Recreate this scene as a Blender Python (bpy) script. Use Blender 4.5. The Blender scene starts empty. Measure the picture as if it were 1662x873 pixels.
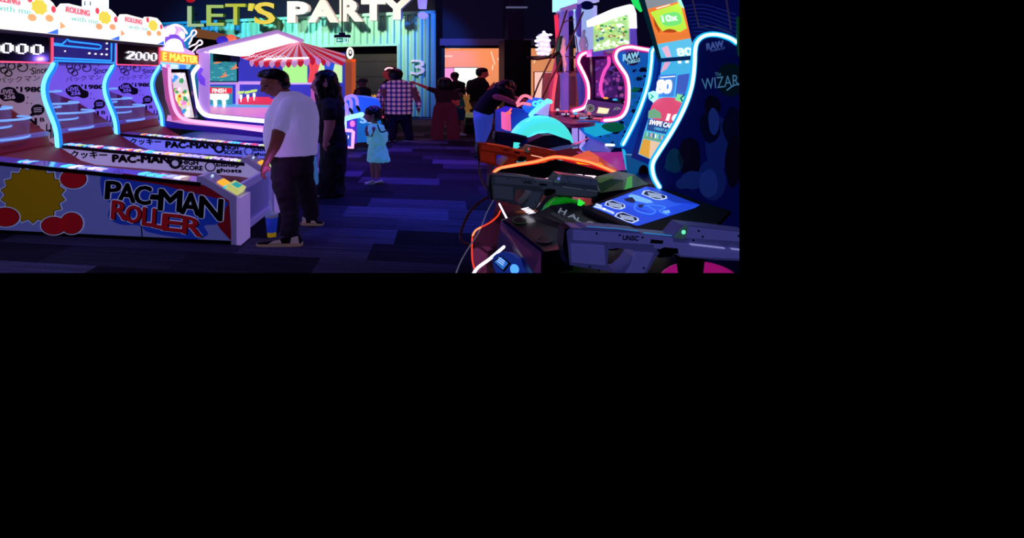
import bpy, bmesh, math, random
from mathutils import Vector, Matrix, Quaternion
random.seed(7)
scene = bpy.context.scene
COL = scene.collection
# ---------------------------------------------------------------- view set-up
F, CX, CY, H = 850.0, 600.0, 118.0, 1.7       # focal length in px of the 1662x873 frame, principal point, eye height
CAM = Vector((0, 0, H))
def P(px, py, Y): return Vector(((px-CX)/F*Y, Y, H-(py-CY)/F*Y))
def Pz(px, py, z): return P(px, py, F*(H-z)/(py-CY))
def G(px, py): return Pz(px, py, 0.0)
def V3(*a): return Vector(a)
def rotz(t): return Vector((math.cos(t), math.sin(t), 0))

def lin(c):
    if isinstance(c, str):
        c = c.lstrip('#'); c = [int(c[i:i+2], 16)/255 for i in (0, 2, 4)]
    return tuple(((x/12.92) if x <= .04045 else ((x+.055)/1.055)**2.4) for x in c[:3])

MATS = {}
def mat(name, col, rough=.5, metal=0., emit=0., ecol=None, var=.12, scale=6., alpha=None, trans=0., bump=0., coat=0.):
    if name in MATS: return MATS[name]
    m = bpy.data.materials.new(name); m.use_nodes = True; nt = m.node_tree
    b = nt.nodes['Principled BSDF']; c = lin(col)
    tc = nt.nodes.new('ShaderNodeTexCoord'); nz = nt.nodes.new('ShaderNodeTexNoise')
    nz.inputs['Scale'].default_value = scale; nz.inputs['Detail'].default_value = 3
    nt.links.new(tc.outputs['Object'], nz.inputs['Vector'])
    mx = nt.nodes.new('ShaderNodeMix'); mx.data_type = 'RGBA'
    mx.inputs[6].default_value = tuple(x*(1-var) for x in c)+(1,)
    mx.inputs[7].default_value = tuple(min(1, x*(1+var)) for x in c)+(1,)
    nt.links.new(nz.outputs['Fac'], mx.inputs[0]); nt.links.new(mx.outputs[2], b.inputs['Base Color'])
    b.inputs['Roughness'].default_value = rough; b.inputs['Metallic'].default_value = metal
    if coat: b.inputs['Coat Weight'].default_value = coat
    if emit:
        ec = lin(ecol) if ecol else c
        b.inputs['Emission Strength'].default_value = emit
        if var and ecol is None: nt.links.new(mx.outputs[2], b.inputs['Emission Color'])
        else: b.inputs['Emission Color'].default_value = ec+(1,)
    if trans: b.inputs['Transmission Weight'].default_value = trans
    if alpha is not None: b.inputs['Alpha'].default_value = alpha
    if bump:
        bp = nt.nodes.new('ShaderNodeBump'); bp.inputs['Strength'].default_value = bump; bp.inputs['Distance'].default_value = .02
        nt.links.new(nz.outputs['Fac'], bp.inputs['Height']); nt.links.new(bp.outputs['Normal'], b.inputs['Normal'])
    MATS[name] = m
    return m
def glow(name, col, s, var=.0): return mat(name, '#050505' if s > 1 else col, .6, emit=s, ecol=col, var=var)

# ---------------------------------------------------------------- cropping: only the part of the place the photograph shows is modelled
CUTS = [(CAM, Vector((850, -600, 0)).normalized()), (CAM, Vector((0, -325, -850)).normalized())]
def crop(me):
    vs = [v.co for v in me.vertices]
    if not vs: return
    todo = [(o, n) for o, n in CUTS if any((v-o).dot(n) > 1e-5 for v in vs)]
    if not todo: return
    bm = bmesh.new(); bm.from_mesh(me)
    for o, n in todo:
        bmesh.ops.bisect_plane(bm, geom=bm.verts[:]+bm.edges[:]+bm.faces[:], plane_co=o, plane_no=n, clear_outer=True, dist=1e-6)
    bm.to_mesh(me); bm.free()

class Plane:
    """A flat working surface: origin O, horizontal direction U, second direction V."""
    def __init__(s, O, U, V=(0, 0, 1)):
        s.O = Vector(O); s.U = Vector(U).normalized(); s.V = Vector(V).normalized()
        s.N = s.U.cross(s.V).normalized()
        if s.N.dot(CAM-s.O) < 0: s.N = -s.N
    def q(s, px, py, off=0.):
        d = Vector(((px-CX)/F, 1, -(py-CY)/F))
        t = (s.O-CAM).dot(s.N)/d.dot(s.N)
        return CAM+d*t+s.N*off
    def p(s, u, v, off=0.): return s.O+s.U*u+s.V*v+s.N*off

def bez(pts, n=6, closed=False):
    """Catmull-Rom through points (any dimension)."""
    pts = [Vector(p) for p in pts]; N = len(pts); out = []
    rng = range(N) if closed else range(N-1)
    for i in rng:
        p1, p2 = pts[i], pts[(i+1) % N]
        p0 = pts[(i-1) % N] if (closed or i > 0) else p1
        p3 = pts[(i+2) % N] if (closed or i+2 < N) else p2
        for k in range(n):
            t = k/n
            out.append(.5*((2*p1)+(p2-p0)*t+(2*p0-5*p1+4*p2-p3)*t*t+(3*p1-p0-3*p2+p3)*t**3))
    if not closed: out.append(pts[-1])
    return out
def spl(pts, n=6, closed=False): return [tuple(p) for p in bez(pts, n, closed)]

class MB:
    def __init__(s): s.v, s.f, s.m, s.s = [], [], [], []
    def add(s, vs, fs, mi=0, sm=False):
        o = len(s.v); s.v += [Vector(v) for v in vs]
        for f in fs: s.f.append([i+o for i in f]); s.m.append(mi); s.s.append(sm)
        return s
    def poly(s, pts, mi=0): return s.add(pts, [list(range(len(pts)))], mi)
    def prism(s, pts, vec, mi=0, side=None):
        n = len(pts); vec = Vector(vec); a = [Vector(p) for p in pts]; b = [p+vec for p in a]
        s.add(a+b, [list(range(n))[::-1], list(range(n, 2*n))], mi)
        o = len(s.v)-2*n
        for i in range(n):
            j = (i+1) % n; s.f.append([o+i, o+j, o+n+j, o+n+i]); s.m.append(mi if side is None else side); s.s.append(False)
        return s
    def box(s, lo, hi, mi=0, T=None, bev=0.):
        x0, y0, z0 = lo; x1, y1, z1 = hi
        if bev:
            bm = bmesh.new(); bmesh.ops.create_cube(bm, size=1)
            for v in bm.verts: v.co = Vector(((x0+x1)/2+v.co.x*(x1-x0), (y0+y1)/2+v.co.y*(y1-y0), (z0+z1)/2+v.co.z*(z1-z0)))
            bmesh.ops.bevel(bm, geom=bm.edges[:], offset=bev, segments=2, affect='EDGES', profile=.6)
            bm.verts.index_update()
            vs = [v.co.copy() for v in bm.verts]; fs = [[v.index for v in f.verts] for f in bm.faces]; bm.free()
        else:
            vs = [Vector(c) for c in ((x0,y0,z0),(x1,y0,z0),(x1,y1,z0),(x0,y1,z0),(x0,y0,z1),(x1,y0,z1),(x1,y1,z1),(x0,y1,z1))]
            fs = [(0,3,2,1),(4,5,6,7),(0,1,5,4),(1,2,6,5),(2,3,7,6),(3,0,4,7)]
        if T is not None: vs = [T(v) if callable(T) else T @ v for v in vs]
        return s.add(vs, fs, mi)
    def tube(s, path, r, n=8, mi=0, closed=False, k=1.0, cap=True, sq=1.0):
        """round tube; k stretches horizontally (people are traced in the proportions of the photo); sq flattens along the 2nd ring axis"""
        pts = [Vector((p[0]/k, p[1]/k, p[2])) for p in path]; N = len(pts)
        rs = r if isinstance(r, (list, tuple)) else [r]*N
        T = []
        for i in range(N):
            a = pts[(i-1) % N] if (closed or i > 0) else pts[i]; b = pts[(i+1) % N] if (closed or i < N-1) else pts[i]
            d = b-a; T.append(d.normalized() if d.length > 1e-9 else Vector((0, 0, 1)))
        up = Vector((0, 0, 1)) if abs(T[0].z) < .9 else Vector((0, 1, 0))
        nrm = (up-T[0]*up.dot(T[0])).normalized(); rings = []
        for i in range(N):
            nrm = (nrm-T[i]*nrm.dot(T[i]))
            nrm = nrm.normalized() if nrm.length > 1e-6 else T[i].orthogonal().normalized()
            bn = T[i].cross(nrm)
            rings.append([pts[i]+nrm*math.cos(2*math.pi*j/n)*rs[i]+bn*math.sin(2*math.pi*j/n)*rs[i]*sq for j in range(n)])
        if cap and not closed:   # rounded ends
            for e, (i, sg) in enumerate(((0, -1), (N-1, 1))):
                extra = []
                for th in (.55, .9):
                    c = pts[i]+T[i]*sg*rs[i]*math.sin(th*math.pi/2); f_ = math.cos(th*math.pi/2)
                    extra.append([c+(p-pts[i])*f_ for p in rings[0 if e == 0 else -1]][:])
                base = rings[0][:] if e == 0 else rings[-1][:]
                if e == 0:
                    extra = []
                    for th in (.55, .9):
                        c = pts[0]-T[0]*rs[0]*math.sin(th*math.pi/2); extra.append([c+(p-pts[0])*math.cos(th*math.pi/2) for p in base])
                    rings = extra[::-1]+rings; 
                else:
                    extra = []
                    for th in (.55, .9):
                        c = pts[-1]+T[-1]*rs[-1]*math.sin(th*math.pi/2); extra.append([c+(p-pts[-1])*math.cos(th*math.pi/2) for p in base])
                    rings = rings+extra
        M = len(rings); vs = [Vector((v.x*k, v.y*k, v.z)) for ring in rings for v in ring]; fs = []
        for i in range(M if closed else M-1):
            for j in range(n):
                a, b = i*n+j, i*n+(j+1) % n; c, d = ((i+1) % M)*n+(j+1) % n, ((i+1) % M)*n+j
                fs.append((a, b, c, d))
        if not closed: fs += [list(range(n))[::-1], list(range((M-1)*n, M*n))]
        return s.add(vs, fs, mi, True)
    def loft(s, rings, mi=0, n=20, sm=True):
        """rings: (centre, half-vector A, half-vector B) ellipses"""
        vs = []; 
        for c, A, B in rings:
            c, A, B = Vector(c), Vector(A), Vector(B)
            vs += [c+A*math.cos(2*math.pi*j/n)+B*math.sin(2*math.pi*j/n) for j in range(n)]
        M = len(rings); fs = [(i*n+j, i*n+(j+1) % n, (i+1)*n+(j+1) % n, (i+1)*n+j) for i in range(M-1) for j in range(n)]
        fs += [list(range(n))[::-1], list(range((M-1)*n, M*n))]
        return s.add(vs, fs, mi, sm)
    def ell(s, c, A, B=None, C=None, n=14, mi=0):
        c = Vector(c)
        if B is None: A, B, C = V3(A[0], 0, 0), V3(0, A[1], 0), V3(0, 0, A[2])
        A, B, C = Vector(A), Vector(B), Vector(C); vs = [c-C]; m = n//2+1
        for i in range(1, m):
            ph = -math.pi/2+math.pi*i/m
            for j in range(n):
                th = 2*math.pi*j/n; vs.append(c+A*math.cos(ph)*math.cos(th)+B*math.cos(ph)*math.sin(th)+C*math.sin(ph))
        vs.append(c+C); L = len(vs)-1; fs = []
        for j in range(n):
            fs.append((0, 1+(j+1) % n, 1+j)); fs.append((L, L-n+j, L-n+(j+1) % n))
        for i in range(m-2):
            for j in range(n):
                fs.append((1+i*n+j, 1+i*n+(j+1) % n, 1+(i+1)*n+(j+1) % n, 1+(i+1)*n+j))
        return s.add(vs, fs, mi, True)
    def cyl(s, a, b, r, n=20, mi=0, r2=None, sm=True):
        a, b = Vector(a), Vector(b); T = (b-a).normalized(); x = T.orthogonal().normalized(); y = T.cross(x); r2 = r if r2 is None else r2
        vs = [a+(x*math.cos(2*math.pi*j/n)+y*math.sin(2*math.pi*j/n))*r for j in range(n)]+[b+(x*math.cos(2*math.pi*j/n)+y*math.sin(2*math.pi*j/n))*r2 for j in range(n)]
        s.add(vs, [(j, (j+1) % n, n+(j+1) % n, n+j) for j in range(n)], mi, sm)
        o = len(s.v)-2*n
        for f in (list(range(n))[::-1], list(range(n, 2*n))): s.f.append([i+o for i in f]); s.m.append(mi); s.s.append(False)
        return s
    def text(s, pl, txt, corners, mi=0, off=.004, bold=0., ext=0., side=None):
        """writing stretched over the quad bl, br, tr, tl (photo px on plane pl)"""
        if bold > .015 and not ext:      # heavy lettering: the same outline laid five times, slightly shifted
            glyphs(txt, 0.); w_, h_ = GS[txt]; a, b = bold*.55/w_, bold*.55/h_
            (bx, by), (rx, ry), (ux, uy), (lx, ly) = corners; ex, ey = (rx-bx)*a, (ry-by)*a; fx, fy = (lx-bx)*b, (ly-by)*b
            for i, (p, q) in enumerate(((-1, -1), (1, -1), (1, 1), (-1, 1), (0, 0))): s.text(pl, txt, [(x+ex*p+fx*q, y+ey*p+fy*q) for x, y in corners], mi, off+i*2e-5, 0.)
            return s
        vs, fs = glyphs(txt, bold); bl, br, tr, tl = [pl.q(*c) for c in corners]
        M = [(bl*(1-x)+br*x)*(1-y)+(tl*(1-x)+tr*x)*y+pl.N*off for x, y in vs]
        if not ext: return s.add(M, fs, mi)
        B = [m-pl.N*ext for m in M]; n = len(M)
        s.add(M+B, fs, mi); o = len(s.v)-2*n
        edges = {}
        for f in fs:
            for i in range(len(f)):
                e = (f[i], f[(i+1) % len(f)]); k2 = (min(e), max(e)); edges.setdefault(k2, []).append(e)
        for k2, es in edges.items():
            if len(es) == 1:
                a, b = es[0]; s.f.append([o+a, o+n+a, o+n+b, o+b]); s.m.append(mi if side is None else side); s.s.append(False)
        return s
    def mesh(s, name, mats):
        me = bpy.data.meshes.new(name); me.from_pydata([tuple(v) for v in s.v], [], s.f)
        for i, p in enumerate(me.polygons): p.material_index = s.m[i]; p.use_smooth = s.s[i]
        for m in (mats if isinstance(mats, (list, tuple)) else [mats]): me.materials.append(m)
        me.update(); return me
    def build(s, name, mats, root=None, remesh=None, smooth=0, fix=True, docrop=True, sub=0, extra=None):
        me = s.mesh(name, mats)
        if fix and not remesh:
            bm = bmesh.new(); bm.from_mesh(me); bmesh.ops.recalc_face_normals(bm, faces=bm.faces[:]); bm.to_mesh(me); bm.free()
        if remesh: me = remeshed(me, remesh, smooth, mats, extra)
        if docrop: crop(me)
        o = bpy.data.objects.new(name, me); COL.objects.link(o)
        if root is not None:
            M = world(root); me.transform(M.inverted()); o.parent = root
        else: recentre(o)
        return o

def recentre(o):
    me = o.data
    if not me.vertices: return
    xs = [v.co.x for v in me.vertices]; ys = [v.co.y for v in me.vertices]; zs = [v.co.z for v in me.vertices]
    c = Vector(((min(xs)+max(xs))/2, (min(ys)+max(ys))/2, min(zs))); me.transform(Matrix.Translation(-c)); o.location = c
def world(o):
    M = Matrix.Identity(4)
    while o is not None:
        M = o.matrix_basis.copy() @ M if False else (Matrix.Translation(o.location) @ o.rotation_euler.to_matrix().to_4x4()) @ M; o = o.parent
    return M
def remeshed(me, vox, smooth, mats, extra=None):
    o = bpy.data.objects.new('tmp', me); COL.objects.link(o)
    r = o.modifiers.new('r', 'REMESH'); r.mode = 'VOXEL'; r.voxel_size = vox; r.use_smooth_shade = True
    if smooth:
        sm = o.modifiers.new('s', 'SMOOTH'); sm.factor = .5; sm.iterations = smooth
    if extra:   # soft cloth folds
        tx = bpy.data.textures.new('folds', 'CLOUDS'); tx.noise_scale = extra[1]
        d = o.modifiers.new('d', 'DISPLACE'); d.texture = tx; d.strength = extra[0]; d.texture_coords = 'LOCAL'
    dg = bpy.context.evaluated_depsgraph_get(); dg.update()
    new = bpy.data.meshes.new_from_object(o.evaluated_get(dg))
    bpy.data.objects.remove(o); new.materials.clear()
    for m in (mats if isinstance(mats, (list, tuple)) else [mats]): new.materials.append(m)
    for p in new.polygons: p.use_smooth = True; p.material_index = 0
    return new

GC, GS = {}, {}
def glyphs(txt, bold=0.):
    key = (txt, bold)
    if key in GC: return GC[key]
    cu = bpy.data.curves.new('t', 'FONT'); cu.body = txt; cu.size = 1; cu.offset = bold; cu.resolution_u = 3
    o = bpy.data.objects.new('t', cu); COL.objects.link(o); dg = bpy.context.evaluated_depsgraph_get(); dg.update()
    me = bpy.data.meshes.new_from_object(o.evaluated_get(dg))
    vs = [(v.co.x, v.co.y) for v in me.vertices]; fs = [list(p.vertices) for p in me.polygons]
    bpy.data.objects.remove(o); bpy.data.curves.remove(cu)
    if not vs: GC[key] = ([], []); return GC[key]
    x0, x1 = min(v[0] for v in vs), max(v[0] for v in vs); y0, y1 = min(v[1] for v in vs), max(v[1] for v in vs)
    GS[txt] = (max(1e-6, x1-x0), max(1e-6, y1-y0))
    vs = [((x-x0)/max(1e-6, x1-x0), (y-y0)/max(1e-6, y1-y0)) for x, y in vs]
    # merge double vertices so outlines are found
    mp, nv, idx = {}, [], []
    for v in vs:
        k2 = (round(v[0], 5), round(v[1], 5))
        if k2 not in mp: mp[k2] = len(nv); nv.append(v)
        idx.append(mp[k2])
    fs = [[idx[i] for i in f] for f in fs]; fs = [f for f in fs if len(set(f)) == len(f)]
    GC[key] = (nv, fs); return GC[key]

def tag(o, label=None, cat=None, group=None, kind=None):
    if label: o['label'] = label
    if cat: o['category'] = cat
    if group: o['group'] = group
    if kind: o['kind'] = kind
    return o
def empty(name, loc, label=None, cat=None, group=None, rz=0.):
    o = bpy.data.objects.new(name, None); COL.objects.link(o); o.location = loc; o.rotation_euler = (0, 0, rz); o.empty_display_size = .1
    return tag(o, label, cat, group)
def copy_tree(o, parent=None, off=None):
    c = o.copy(); COL.objects.link(c); c.parent = parent
    if off is not None: c.location = o.location+Vector(off)
    for ch in [x for x in COL.objects if x.parent == o]: copy_tree(ch, c)
    return c
def rect(px0, py0, px1, py1): return [(px0, py1), (px1, py1), (px1, py0), (px0, py0)]
def circ(cx, cy, rx, ry=None, n=24, a0=0, a1=2*math.pi):
    ry = rx if ry is None else ry
    return [(cx+rx*math.cos(a0+(a1-a0)*i/n), cy+ry*math.sin(a0+(a1-a0)*i/n)) for i in range(n+(0 if abs(a1-a0-2*math.pi) < 1e-6 else 1))]
def on(pl, pts, off=0.): return [pl.q(x, y, off) for x, y in pts]
def ring2(mb, pl, outer, inner, off, mi):
    a = on(pl, outer, off); b = on(pl, inner, off); n = len(a)
    return mb.add(a+b, [(i, (i+1) % n, n+(i+1) % n, n+i) for i in range(n)], mi)
def light(kind, name, loc, energy, col, size=1., tgt=None, sizey=None, spot=None, blend=.6):
    L = bpy.data.lights.new(name, kind); L.energy = energy; L.color = lin(col)
    if kind == 'AREA':
        L.size = size
        if sizey: L.shape = 'RECTANGLE'; L.size_y = sizey
    elif kind in ('POINT', 'SPOT'): L.shadow_soft_size = size
    if kind == 'SPOT': L.spot_size = math.radians(spot or 60); L.spot_blend = blend
    o = bpy.data.objects.new(name, L); COL.objects.link(o); o.location = loc
    if tgt is not None: o.rotation_euler = (Vector(tgt)-Vector(loc)).to_track_quat('-Z', 'Y').to_euler()
    return o
cam = bpy.data.cameras.new('camera'); cam.sensor_width = 36; cam.lens = 36*F/1662
cam.shift_x = (831-CX)/1662; cam.shift_y = -(436.5-CY)/1662; cam.clip_start = .05; cam.clip_end = 200
co = bpy.data.objects.new('camera', cam); COL.objects.link(co); co.location = CAM; co.rotation_euler = (math.radians(90), 0, 0)
scene.camera = co
scene.view_settings.view_transform = 'Standard'; scene.view_settings.look = 'None'
w = bpy.data.worlds.new('world'); scene.world = w; w.use_nodes = True
w.node_tree.nodes['Background'].inputs[0].default_value = (0, 0, 0, 1); w.node_tree.nodes['Background'].inputs[1].default_value = 0
scene.cycles.use_denoising = True
scene.cycles.max_bounces = 6; scene.cycles.transparent_max_bounces = 12
scene.cycles.sample_clamp_indirect = 4
# ================================================================ THE ROOM
TH = math.atan(120/F); cT, sT = math.cos(TH), math.sin(TH)
UD = V3(sT, cT, 0); VD = V3(cT, -sT, 0)           # depth direction of the machine rows, and the direction across
def carpet():
    m = bpy.data.materials.new('carpet'); m.use_nodes = True; nt = m.node_tree; N = nt.nodes; L = nt.links; b = N['Principled BSDF']
    def nd(t, **k):
        n = N.new(t)
        for a, v in k.items(): setattr(n, a, v)
        return n
    def mth(op, a, c=None):
        n = nd('ShaderNodeMath', operation=op)
        for i, x in enumerate((a, c)):
            if x is None: continue
            if isinstance(x, (int, float)): n.inputs[i].default_value = x
            else: L.new(x, n.inputs[i])
        return n.outputs[0]
    g = nd('ShaderNodeNewGeometry'); mp = nd('ShaderNodeMapping'); mp.vector_type = 'POINT'; mp.inputs['Rotation'].default_value = (0, 0, TH)
    L.new(g.outputs['Position'], mp.inputs['Vector']); sp = nd('ShaderNodeSeparateXYZ'); L.new(mp.outputs[0], sp.inputs[0])
    v = mth('DIVIDE', sp.outputs['Y'], .47); fv = mth('FLOOR', v)
    wn = nd('ShaderNodeTexWhiteNoise', noise_dimensions='1D'); L.new(fv, wn.inputs['W'])
    u = mth('ADD', mth('DIVIDE', sp.outputs['X'], 1.25), mth('MULTIPLY', wn.outputs['Value'], 3.7)); fu = mth('FLOOR', u)
    cb = nd('ShaderNodeCombineXYZ'); L.new(fu, cb.inputs[0]); L.new(fv, cb.inputs[1])
    w2 = nd('ShaderNodeTexWhiteNoise', noise_dimensions='3D'); L.new(cb.outputs[0], w2.inputs['Vector'])
    m2 = nd('ShaderNodeMapping'); m2.inputs['Scale'].default_value = (.6, 26, 1); L.new(mp.outputs[0], m2.inputs['Vector'])
    ad = nd('ShaderNodeVectorMath', operation='ADD'); L.new(m2.outputs[0], ad.inputs[0]); L.new(w2.outputs['Color'], ad.inputs[1])
    sn = nd('ShaderNodeTexNoise'); sn.inputs['Scale'].default_value = 1.5; sn.inputs['Detail'].default_value = 4; sn.inputs['Roughness'].default_value = .7; L.new(ad.outputs[0], sn.inputs['Vector'])
    fn = nd('ShaderNodeTexNoise'); fn.inputs['Scale'].default_value = 60; fn.inputs['Detail'].default_value = 3; L.new(g.outputs['Position'], fn.inputs['Vector'])
    cr = nd('ShaderNodeValToRGB'); e = cr.color_ramp.elements
    e[0].position = 0; e[0].color = (.007, .007, .014, 1); e[1].position = 1; e[1].color = (.095, .10, .165, 1)
    for p_, c_ in ((.45, (.012, .012, .024, 1)), (.62, (.03, .03, .052, 1)), (.8, (.06, .064, .11, 1))):
        x = e.new(p_); x.color = c_
    L.new(w2.outputs['Value'], cr.inputs['Fac'])
    st = nd('ShaderNodeMapRange'); st.inputs[1].default_value = .3; st.inputs[2].default_value = .7; st.inputs[3].default_value = .45; st.inputs[4].default_value = 1.7; L.new(sn.outputs['Fac'], st.inputs[0])
    ft = nd('ShaderNodeMapRange'); ft.inputs[1].default_value = .3; ft.inputs[2].default_value = .7; ft.inputs[3].default_value = .7; ft.inputs[4].default_value = 1.3; L.new(fn.outputs['Fac'], ft.inputs[0])
    vm = nd('ShaderNodeVectorMath', operation='SCALE'); L.new(cr.outputs[0], vm.inputs[0]); L.new(mth('MULTIPLY', st.outputs[0], ft.outputs[0]), vm.inputs['Scale'])
    L.new(vm.outputs[0], b.inputs['Base Color']); b.inputs['Roughness'].default_value = .95; b.inputs['Specular IOR Level'].default_value = .15
    bp = nd('ShaderNodeBump'); bp.inputs['Strength'].default_value = .3; bp.inputs['Distance'].default_value = .01; L.new(fn.outputs['Fac'], bp.inputs['Height']); L.new(bp.outputs[0], b.inputs['Normal'])
    return m
M_dark = mat('dark_wall_paint', '#141226', .8, var=.15, scale=1.5, emit=.55, ecol='#0d0a24')  # faint navy glow added so the unlit wall shows
M_black = mat('black_paint', '#07070c', .5)
M_blackg = mat('black_gloss', '#050508', .15, coat=.5)
fl = MB(); fl.box((-14, .3, -.1), (26, 30, 0)); o = fl.build('floor', carpet()); tag(o, kind='structure')
o = MB().box((-14, .3, 5.6), (16, 30, 5.8)).build('ceiling', M_black); tag(o, kind='structure')
o = MB().box((-14.2, .3, 0), (-14, 30, 5.6)).build('wall_left', M_dark); tag(o, kind='structure')
# back wall with the two openings of the lit shop
YW = 20.6
XA, XB, XC, XD = [(x-CX)/F*YW for x in (720, 816, 858, 1010)]
ZT, ZB = H+40*YW/F, .15
bw = MB()
bw.box((2.62, YW, 0), (XA, YW+.25, 5.6)); bw.box((-14, 27, 0), (2.87, 27.25, 5.6)); bw.box((2.62, YW, 0), (2.87, 27, 5.6)); bw.box((XA, YW, ZT), (XD, YW+.25, 5.6)); bw.box((XD, YW, 0), (26, YW+.25, 5.6)); bw.box((XA, YW, 0), (XD, YW+.25, ZB))
o = bw.build('wall_back', M_dark); tag(o, kind='structure')
M_lil = mat('lilac_fascia', '#5a4a6c', .7, emit=.10, ecol='#6a4f80')
o = MB().box((XA-.16, YW-.08, H+44*YW/F), (XD, YW, H+55*YW/F)).build('trim_1', M_lil); tag(o, kind='structure')
# window frames + panes
M_fr = mat('window_frame_black', '#0a0a10', .4)
M_glass = mat('window_glass', '#ffffff', .02, alpha=.08, var=0)
for i, (x0, x1) in enumerate(((XA, XB), (XC-.3, XD))):
    r = empty('window_%d' % (i+1), ((x0+x1)/2, YW, 0)); tag(r, kind='structure')
    f = MB()
    for a, b_ in (((x0-.1, YW-.06, ZB), (x0+.04, YW+.26, ZT+.1)), ((x1-.04, YW-.06, ZB), (x1+.1, YW+.26, ZT+.1)), ((x0-.1, YW-.06, ZT), (x1+.1, YW+.26, ZT+.12)), ((x0-.1, YW-.06, ZB-.05), (x1+.1, YW+.26, ZB+.08))): f.box(a, b_)
    if i == 1: f.box((x0, YW-.06, H+23*YW/F), (x1, YW+.2, H+27*YW/F))
    tag(f.build('window_frame', M_fr, r), kind='structure')
    tag(MB().box((x0+.03, YW+.1, ZB), (x1-.03, YW+.115, ZT)).build('pane', M_glass, r), kind='structure')
# room behind the glass
M_or = mat('orange_wall', '#c87a4e', .8, emit=.95, ecol='#dc9464', var=.1, scale=.7)  # wall given its own glow to paint in the shop lighting
YR = 25.
o = MB().box((XA-.03, YR, -.02), (XD+3, YR+.1, 5)).build('wall_shop', M_or); tag(o, kind='structure')
o = MB().box((XA-.03, YW+.3, -.02), (XA+.02, YR, 5)).build('wall_shop_left', M_or); tag(o, kind='structure')
o = MB().box((XA-.03, YW+.3, 4.0), (XD+3, YR, 4.05)).build('ceiling_shop', mat('shop_ceiling', '#8a4a30', .9)); tag(o, kind='structure')
light('AREA', 'shop_light', (4.6, 23, 3.9), 130, '#ffa060', 5, (4.6, 23, 0), 2)
def wscreen(name, px0, py0, px1, py1, col, s, label):
    pl = Plane((0, YR-.12, 0), (1, 0, 0)); mb = MB(); mb.prism(on(pl, rect(px0, py0, px1, py1)), (0, .08, 0), 0)
    r = empty(name, pl.q((px0+px1)/2, py1)); tag(r, label, 'screen')
    g2 = glow('wall_screen_'+col, col, s)
    mb.build('display', [g2], r)
    mb2 = MB(); mb2.prism(on(pl, rect(px0-1, py0-1, px1+1, py1+1), -.03), (0, .1, 0)); mb2.build('bezel', M_fr, r)
wscreen('wall_screen', 719, 110.5, 736.5, 141, '#d98fd6', 1., 'pink lit projection screen at left end of the orange shop wall')
wscreen('wall_screen', 737.5, 110, 775, 141, '#f3ffe6', 1.3, 'bright white projection screen on the orange shop wall')
wscreen('wall_screen', 868, 117, 897, 160, '#ffd0c8', 1., 'pale pink lit screen seen through the right-hand shop window')
sg = MB(); pl = Plane((0, YR-.1, 0), (1, 0, 0)); [sg.prism(on(pl, rect(722+i*3.2, 90, 724.4+i*3.2, 92.4)), (0, .02, 0)) for i in range(4)]; o = sg.build('shop_sign', glow('warm_white', '#ffe0c0', 1.1)); tag(o, 'row of tiny white lit marks high on the orange shop wall', 'sign')
lb = MB(); lb.box((P(731, 78, 22)+V3(0, 0, -.02)), (P(747, 78, 22)+V3(0, .2, .05))); o = lb.build('ceiling_lamp', glow('warm_white', '#ffe0c0', 1.1)); tag(o, 'white strip lamp at top of the left shop window', 'lamp')
for i, (a, b_) in enumerate((((797, 84), (803, 104)), ((800, 106), (799, 113)), ((808, 95), (811, 99)), ((867, 102), (868, 96)))):
    mb = MB(); mb.tube([P(*a, 23), P(*b_, 23)], .025, 6); o = mb.build('hanging_lamp', glow('warm_white', '#ffe0c0', 1.1)); tag(o, ['long slanting light tube hanging inside the left shop window', 'short light hanging just under the long slanting tube', 'small tilted light at right edge of the left shop window', 'small light inside the right shop window'][i], 'lamp')
# columns
M_col = mat('column_paint', '#23234a', .6); M_col2 = mat('column_black', '#0b0a14', .6)
YC = 18.5
r = empty('column', P(837, 118, YC)*V3(1, 1, 0) if False else Vector(((837-CX)/F*YC, YC, 0)), 'square dark column with a black boxed base between the shop windows', 'column')
a, b_ = (815-CX)/F*YC, (858-CX)/F*YC
MB().box((a, YC-.3, 0), (b_, YC+.5, H+52*YC/F), bev=.02).build('column_base', M_col2, r)
MB().box((a+.2, YC-.1, H+52*YC/F), (b_-.2, YC+.4, 5.6)).build('shaft', M_col, r)
zz = H+(118-14)*YC/F
cb = MB(); cb.box((a+.1, YC-.2, zz), (b_-.1, YC-.1, zz+.05)); cb.build('bracket', mat('bracket_metal', '#8080a8', .3, .6, emit=.35, ecol='#8a8ac0'), r)
MB().tube([Vector((a+.02, YC-.15, H+55*YC/F)), Vector((a+.02, YC-.15, 5.6))], .03, 6).build('conduit', M_col2, r)

# ---------------------------------------------------------------- the shipping container
Rr = Vector(((706-CX)/F*20, 20, 0)); Lf = Vector(((232-CX)/F*25.2, 25.2, 0))
CU = (Rr-Lf).normalized(); CP = Plane(Lf, CU); CL = (Rr-Lf).length
M_teal = mat('container_teal', '#7cc4b4', .55, var=.08, scale=1.)
ZC = H+101*20/F
def cw(u, v, off=0.): return CP.p(u, v, off)
cont = empty('shipping_container', (Lf+Rr)/2, 'long teal corrugated shipping container facade behind the games', 'container')
u_d0 = (CP.q(470, 100)-Lf).dot(CU); u_d1 = (CP.q(645.5, 100)-Lf).dot(CU); zdoor = CP.q(600, 74.5).z
mb = MB(); u = 0.; per = .285
def corr(u0, u1, z0, z1):
    u = u0; prof = []
    while u < u1-1e-6:
        for du, d in ((0, 0), (.10, 0), (.14, -.10), (.24, -.10)):
            if u+du <= u1: prof.append((u+du, d))
        u += per
    prof.append((u1, 0)); n = len(prof)
    mb.add([cw(a, z0, d) for a, d in prof]+[cw(a, z1, d) for a, d in prof], [(i, i+1, n+i+1, n+i) for i in range(n-1)])
corr(0, u_d0, 0, ZC-.12); corr(u_d0, u_d1, zdoor, ZC-.12); corr(u_d1, CL, 0, ZC-.12)
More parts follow.
